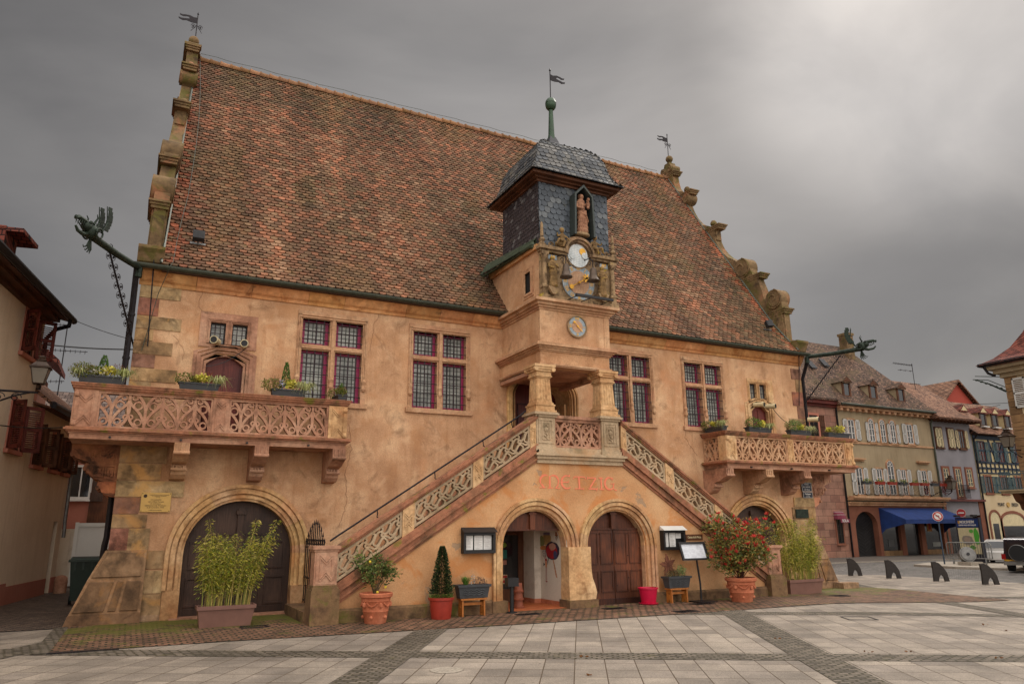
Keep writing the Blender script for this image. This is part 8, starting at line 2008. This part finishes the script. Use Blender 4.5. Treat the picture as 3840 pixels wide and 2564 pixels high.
# cars
def car(x, y, head, L, W, H, kind, paint, label):
    t = thing('parked_car', label, 'car', (x, y, .0), 'parked cars'); f = Vector((math.cos(head), math.sin(head), 0)); s = Vector((-f.y, f.x, 0)); O = Vector((x, y, gz(x)))
    P = lambda a, b, z: O+f*a*L+s*b*W+Vector((0, 0, z*H))
    def hull(sec, name, mat, par, sm_=True):
        # sec: list of (a, [(b, z) half profile])
        mb = MB(); vs = []; n = None
        for a, pr in sec:
            ring = [(b, z) for b, z in pr]+[(-b, z) for b, z in reversed(pr)]; n = len(ring); vs += [P(a, b, z) for b, z in ring]
        fs = [(i*n+k, i*n+(k+1) % n, (i+1)*n+(k+1) % n, (i+1)*n+k) for i in range(len(sec)-1) for k in range(n)]+[list(range(n))[::-1], [(len(sec)-1)*n+k for k in range(n)]]
        mb.add(vs, fs); return mb.build(name, mat, par, sm_)
    belt = .56
    def low(wd, zt, zb=.17): return [(wd*.44, zb), (wd*.49, zb+.06), (wd*.5, .38), (wd*.485, zt-.03), (wd*.45, zt)]
    if kind == 'suv': secs = [(-.5, low(.92, .54, .22)), (-.485, low(.98, belt, .2)), (-.2, low(1, belt+.01)), (.2, low(1, belt)), (.4, low(.98, .52)), (.48, low(.92, .48)), (.5, low(.86, .42, .22))]; cab = [(-.49, .84), (-.46, .9), (-.1, .9), (.12, .86)]; cz = 1.0
    else: secs = [(-.5, low(.86, .5, .2)), (-.47, low(.96, .56)), (-.2, low(1, .57)), (.15, low(1, .56)), (.38, low(.95, .48)), (.48, low(.86, .42)), (.5, low(.8, .36, .2))]; cab = [(-.45, .8), (-.38, .84), (-.08, .84), (.08, .8)]; cz = 1.0
    body = hull(secs, 'body', paint, t)
    if kind == 'suv': cs = [(-.493, [(.46, .54), (.455, .6), (.42, .93)]), (-.46, [(.475, .54), (.46, .62), (.425, .975)]), (.0, [(.475, .54), (.46, .62), (.43, .99)]), (.12, [(.47, .54), (.45, .62), (.4, .95)]), (.24, [(.46, .53), (.44, .56), (.4, .58)])]
    else: cs = [(-.46, [(.45, .54), (.43, .6), (.34, .66)]), (-.36, [(.46, .54), (.45, .6), (.37, .95)]), (-.1, [(.46, .54), (.45, .62), (.38, 1.0)]), (.06, [(.46, .54), (.45, .62), (.37, .94)]), (.25, [(.45, .53), (.43, .55), (.38, .57)])]
    cabin = hull(cs, 'cabin', paint, t)
    mb = MB()
    side = [(-.44, .62), (-.24, .62), (-.24, .9), (-.43, .9)], [(-.21, .62), (.0, .62), (-.01, .9), (-.21, .9)], [(.02, .62), (.17, .62), (.08, .88), (.02, .9)]
    for sg in (-1, 1):
        for q in side: mb.poly([P(a, sg*(.4665 if z < .7 else (.438 if kind == 'suv' else .405)), z) for a, z in q])
    if kind == 'suv': mb.poly([P(-.4965, -.4, .62), P(-.4965, .4, .62), P(-.4965+.004, .38, .9), P(-.4965+.004, -.38, .9)])
    else: mb.poly([P(-.462, -.38, .67), P(-.462, .38, .67), P(-.372, .33, .93), P(-.372, -.33, .93)])
    mb.poly([P(.235, -.38, .6), P(.235, .38, .6), P(.13, .34, .92), P(.13, -.34, .92)]); mb.build('glass', 'darkglass', cabin, recalc=False)
    R_ = .21*H/1.0 if kind == 'suv' else .2*H
    for a in (-.31, .31):
        for sg in (-1, 1):
            w = MB(); c0 = P(a, sg*.5, 0)+Vector((0, 0, R_)); w.tube([c0-s*sg*W*.13, c0+s*sg*.0], R_, 22); wh = w.build('wheel', 'rubber', t, True)
            w = MB(); w.tube([c0-s*sg*.02, c0+s*sg*.012], R_*.6, 14); w.build('rim', 'steel', wh)
    for sg in (-1, 1):
        mb = MB(); mb.obox(P(-.507, sg*.47-.05, .36), f*.02*L, s*.1*W, (0, 0, .16*H)); mb.build('tail_light', 'taillight', t)
        mb = MB(); mb.obox(P(.17, sg*.5, .6), f*.05*L, s*sg*.1*W, (0, 0, .1*H)); mb.build('wing_mirror', paint, t)
    mb = MB(); mb.obox(P(-.525, -.48, .2), f*.05*L, s*.96*W, (0, 0, .11*H)); mb.obox(P(.49, -.45, .18), f*.03*L, s*.9*W, (0, 0, .1*H)); mb.build('bumper', 'steel' if kind == 'suv' else paint, t)
    if kind == 'suv':
        mb = MB(); c0 = P(-.5, .1, .55); mb.tube([c0, c0-f*.16], .27, 26); sp = mb.build('spare_wheel', 'rubber', t, True)
        mb = MB(); mb.tube([c0-f*.15, c0-f*.165], .275, 26); mb.tube([c0-f*.02, c0-f*.15], .278, 26); mb.build('cover_ring', 'steel', sp) if False else None
        mb = MB(); n = 26; mb.tube([c0-f*.14+s*.275*math.cos(2*PI*k/n)+Vector((0, 0, .275*math.sin(2*PI*k/n))) for k in range(n)], .016, 5, closed=True); mb.build('cover_ring', 'steel', sp)
        M.setdefault('plate', plain('yellow_plate', c(200, 150, 30), .4, 0, .05))
        mb = MB(); mb.obox(P(-.512, .16, .27), f*.01, s*.3*W, (0, 0, .085*H)); pl = mb.build('number_plate', 'plate', t); text('952 XWK 67', .075, tuple(P(-.516, .31, .31)), 'black', pl, rot=(PI/2, 0, head-PI/2), bold=.001)
        mb = MB()
        for sg in (-1, 1): mb.tube([P(-.42, sg*.4, 1.02), P(.02, sg*.4, 1.03)], .02, 5)
        mb.build('roof_rail', 'black', t)
    return t
car(20.72, .05, .28, 3.2, 1.32, 1.2, 'suv', 'carpaint', 'dark four wheel drive car seen from behind with covered spare wheel')
car(25.0, 3.75, .4, 2.9, 1.22, 1.02, 'car', 'carwhite', 'white hatchback car behind the barrier and the dark four wheel drive')
# ================================================================== camera, light, world
cam = bpy.data.cameras.new('camera'); co = bpy.data.objects.new('camera', cam); COL.objects.link(co); SC.camera = co
cam.sensor_width = 36; cam.lens = 2749/3840*36; cam.clip_end = 2000; cam.clip_start = .1
p_, y_, r_ = math.radians(14.26), math.radians(26.97), math.radians(-.485)
fw = Vector((math.sin(y_)*math.cos(p_), math.cos(y_)*math.cos(p_), math.sin(p_))); rt = Vector((math.cos(y_), -math.sin(y_), 0)); up = rt.cross(fw)
r2 = rt*math.cos(r_)+up*math.sin(r_); u2 = -rt*math.sin(r_)+up*math.cos(r_)
mx = Matrix((r2, u2, -fw)).transposed().to_4x4(); mx.translation = Vector((-9.15, -16.3, 1.65))*S
co.matrix_world = mx
SUN_EL, SUN_AZ = 46, 62      # azimuth clockwise from +Y
sd = Vector((math.sin(math.radians(SUN_AZ))*math.cos(math.radians(SUN_EL)), math.cos(math.radians(SUN_AZ))*math.cos(math.radians(SUN_EL)), math.sin(math.radians(SUN_EL))))
sl = bpy.data.lights.new('sun', 'SUN'); so = bpy.data.objects.new('sun', sl); COL.objects.link(so)
sl.energy = 1.3; sl.angle = math.radians(12); sl.color = (1, .94, .86)
so.rotation_euler = (-sd).to_track_quat('-Z', 'Y').to_euler(); so.location = (0, 0, 40)
w = bpy.data.worlds.new('World'); SC.world = w; w.use_nodes = True
nt = w.node_tree; N = nt.nodes; L = nt.links; bg = N['Background']
tc = N.new('ShaderNodeTexCoord')
def nd(t, **k):
    x = N.new(t)
    for a, v in k.items():
        if a.startswith('_'): setattr(x, a[1:], v)
        elif hasattr(v, 'is_output'): L.new(v, x.inputs[a])
        else: x.inputs[a].default_value = v
    return x
def mathn(op, a, b=0.0, cl=False):
    x = N.new('ShaderNodeMath'); x.operation = op; x.use_clamp = cl
    for i, v in enumerate((a, b)):
        if hasattr(v, 'is_output'): L.new(v, x.inputs[i])
        else: x.inputs[i].default_value = v
    return x.outputs[0]
def mixc(f, a, b):
    x = N.new('ShaderNodeMix'); x.data_type = 'RGBA'
    for i, v in ((0, f), (6, a), (7, b)):
        if hasattr(v, 'is_output'): L.new(v, x.inputs[i])
        elif i == 0: x.inputs[0].default_value = v
        else: x.inputs[i].default_value = (*v, 1)
    return x.outputs[2]
def dot(v):
    v = Vector(v).normalized(); x = nd('ShaderNodeVectorMath', _operation='DOT_PRODUCT'); L.new(tc.outputs['Generated'], x.inputs[0]); x.inputs[1].default_value = v; return x.outputs['Value']
def mapr(v, a, b, c0, c1):
    x = N.new('ShaderNodeMapRange'); x.interpolation_type = 'SMOOTHSTEP'; L.new(v, x.inputs[0])
    for i, q in enumerate((a, b, c0, c1)): x.inputs[i+1].default_value = q
    return x.outputs[0]
sky = nd('ShaderNodeTexSky', _sky_type='NISHITA', _sun_disc=False, _sun_elevation=math.radians(SUN_EL), _sun_rotation=math.radians(SUN_AZ), _dust_density=3.0)
skyd = nd('ShaderNodeVectorMath', _operation='SCALE'); L.new(sky.outputs[0], skyd.inputs[0]); skyd.inputs['Scale'].default_value = .1
mp = nd('ShaderNodeMapping', Vector=tc.outputs['Generated'], Scale=(1.0, 1.0, 2.2))
n1 = nd('ShaderNodeTexNoise', Vector=mp.outputs[0], Scale=1.7, Detail=6, Roughness=.5, Distortion=.6).outputs['Fac']
n2 = nd('ShaderNodeTexNoise', Vector=mp.outputs[0], Scale=5.0, Detail=5, Roughness=.55, Distortion=.3).outputs['Fac']
n3 = nd('ShaderNodeTexNoise', Vector=nd('ShaderNodeMapping', Vector=tc.outputs['Generated'], Scale=(1.0, 2.6, 3.4), Rotation=(0, .5, .6)).outputs[0], Scale=1.5, Detail=7, Roughness=.5, Distortion=.45).outputs['Fac']
v = mathn('ADD', mathn('MULTIPLY', mapr(n1, .32, .68, 0, 1), .10), mathn('MULTIPLY', mapr(n3, .3, .7, 0, 1), .06))
v = mathn('ADD', v, .15)
# brighter cloud towards the sun, upper right; painted vignetting left and far right
v = mathn('ADD', v, mathn('MULTIPLY', mapr(dot((.74, .38, .56)), .955, 1.0, 0, .36), mapr(n3, .2, .7, .7, 1.05)))
v = mathn('ADD', v, mapr(dot((.55, .62, .36)), .8, 1.0, 0, .08))
v = mathn('MULTIPLY', v, mapr(dot((-.3, .75, .62)), .86, 1.0, 1, .7))
v = mathn('MULTIPLY', v, mapr(dot((.93, .36, .22)), .9, 1.0, 1, .84))
v = mathn('MULTIPLY', v, mapr(dot((-.3, .93, .2)), .93, 1.0, 1, .8))
# added unseen sky brightness behind the viewer and overhead, lighting facade and lane
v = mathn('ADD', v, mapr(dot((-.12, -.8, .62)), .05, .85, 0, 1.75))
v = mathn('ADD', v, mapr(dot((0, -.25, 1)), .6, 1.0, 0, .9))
col = mixc(mapr(n3, .35, .65, 0, 1), (1.0, .955, .925), (1.05, .99, .94))
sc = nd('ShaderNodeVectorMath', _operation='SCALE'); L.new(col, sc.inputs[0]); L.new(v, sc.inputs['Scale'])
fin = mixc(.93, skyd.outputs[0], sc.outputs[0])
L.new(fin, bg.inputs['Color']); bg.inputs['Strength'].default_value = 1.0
vs = SC.view_settings; vs.view_transform = 'Standard'; vs.look = 'None'; vs.exposure = -.03; vs.gamma = 1
SC.cycles.use_adaptive_sampling = True; SC.cycles.adaptive_threshold = .02
SC.cycles.max_bounces = 5; SC.cycles.diffuse_bounces = 3; SC.cycles.glossy_bounces = 2; SC.cycles.transparent_max_bounces = 6
SC.cycles.use_denoising = True
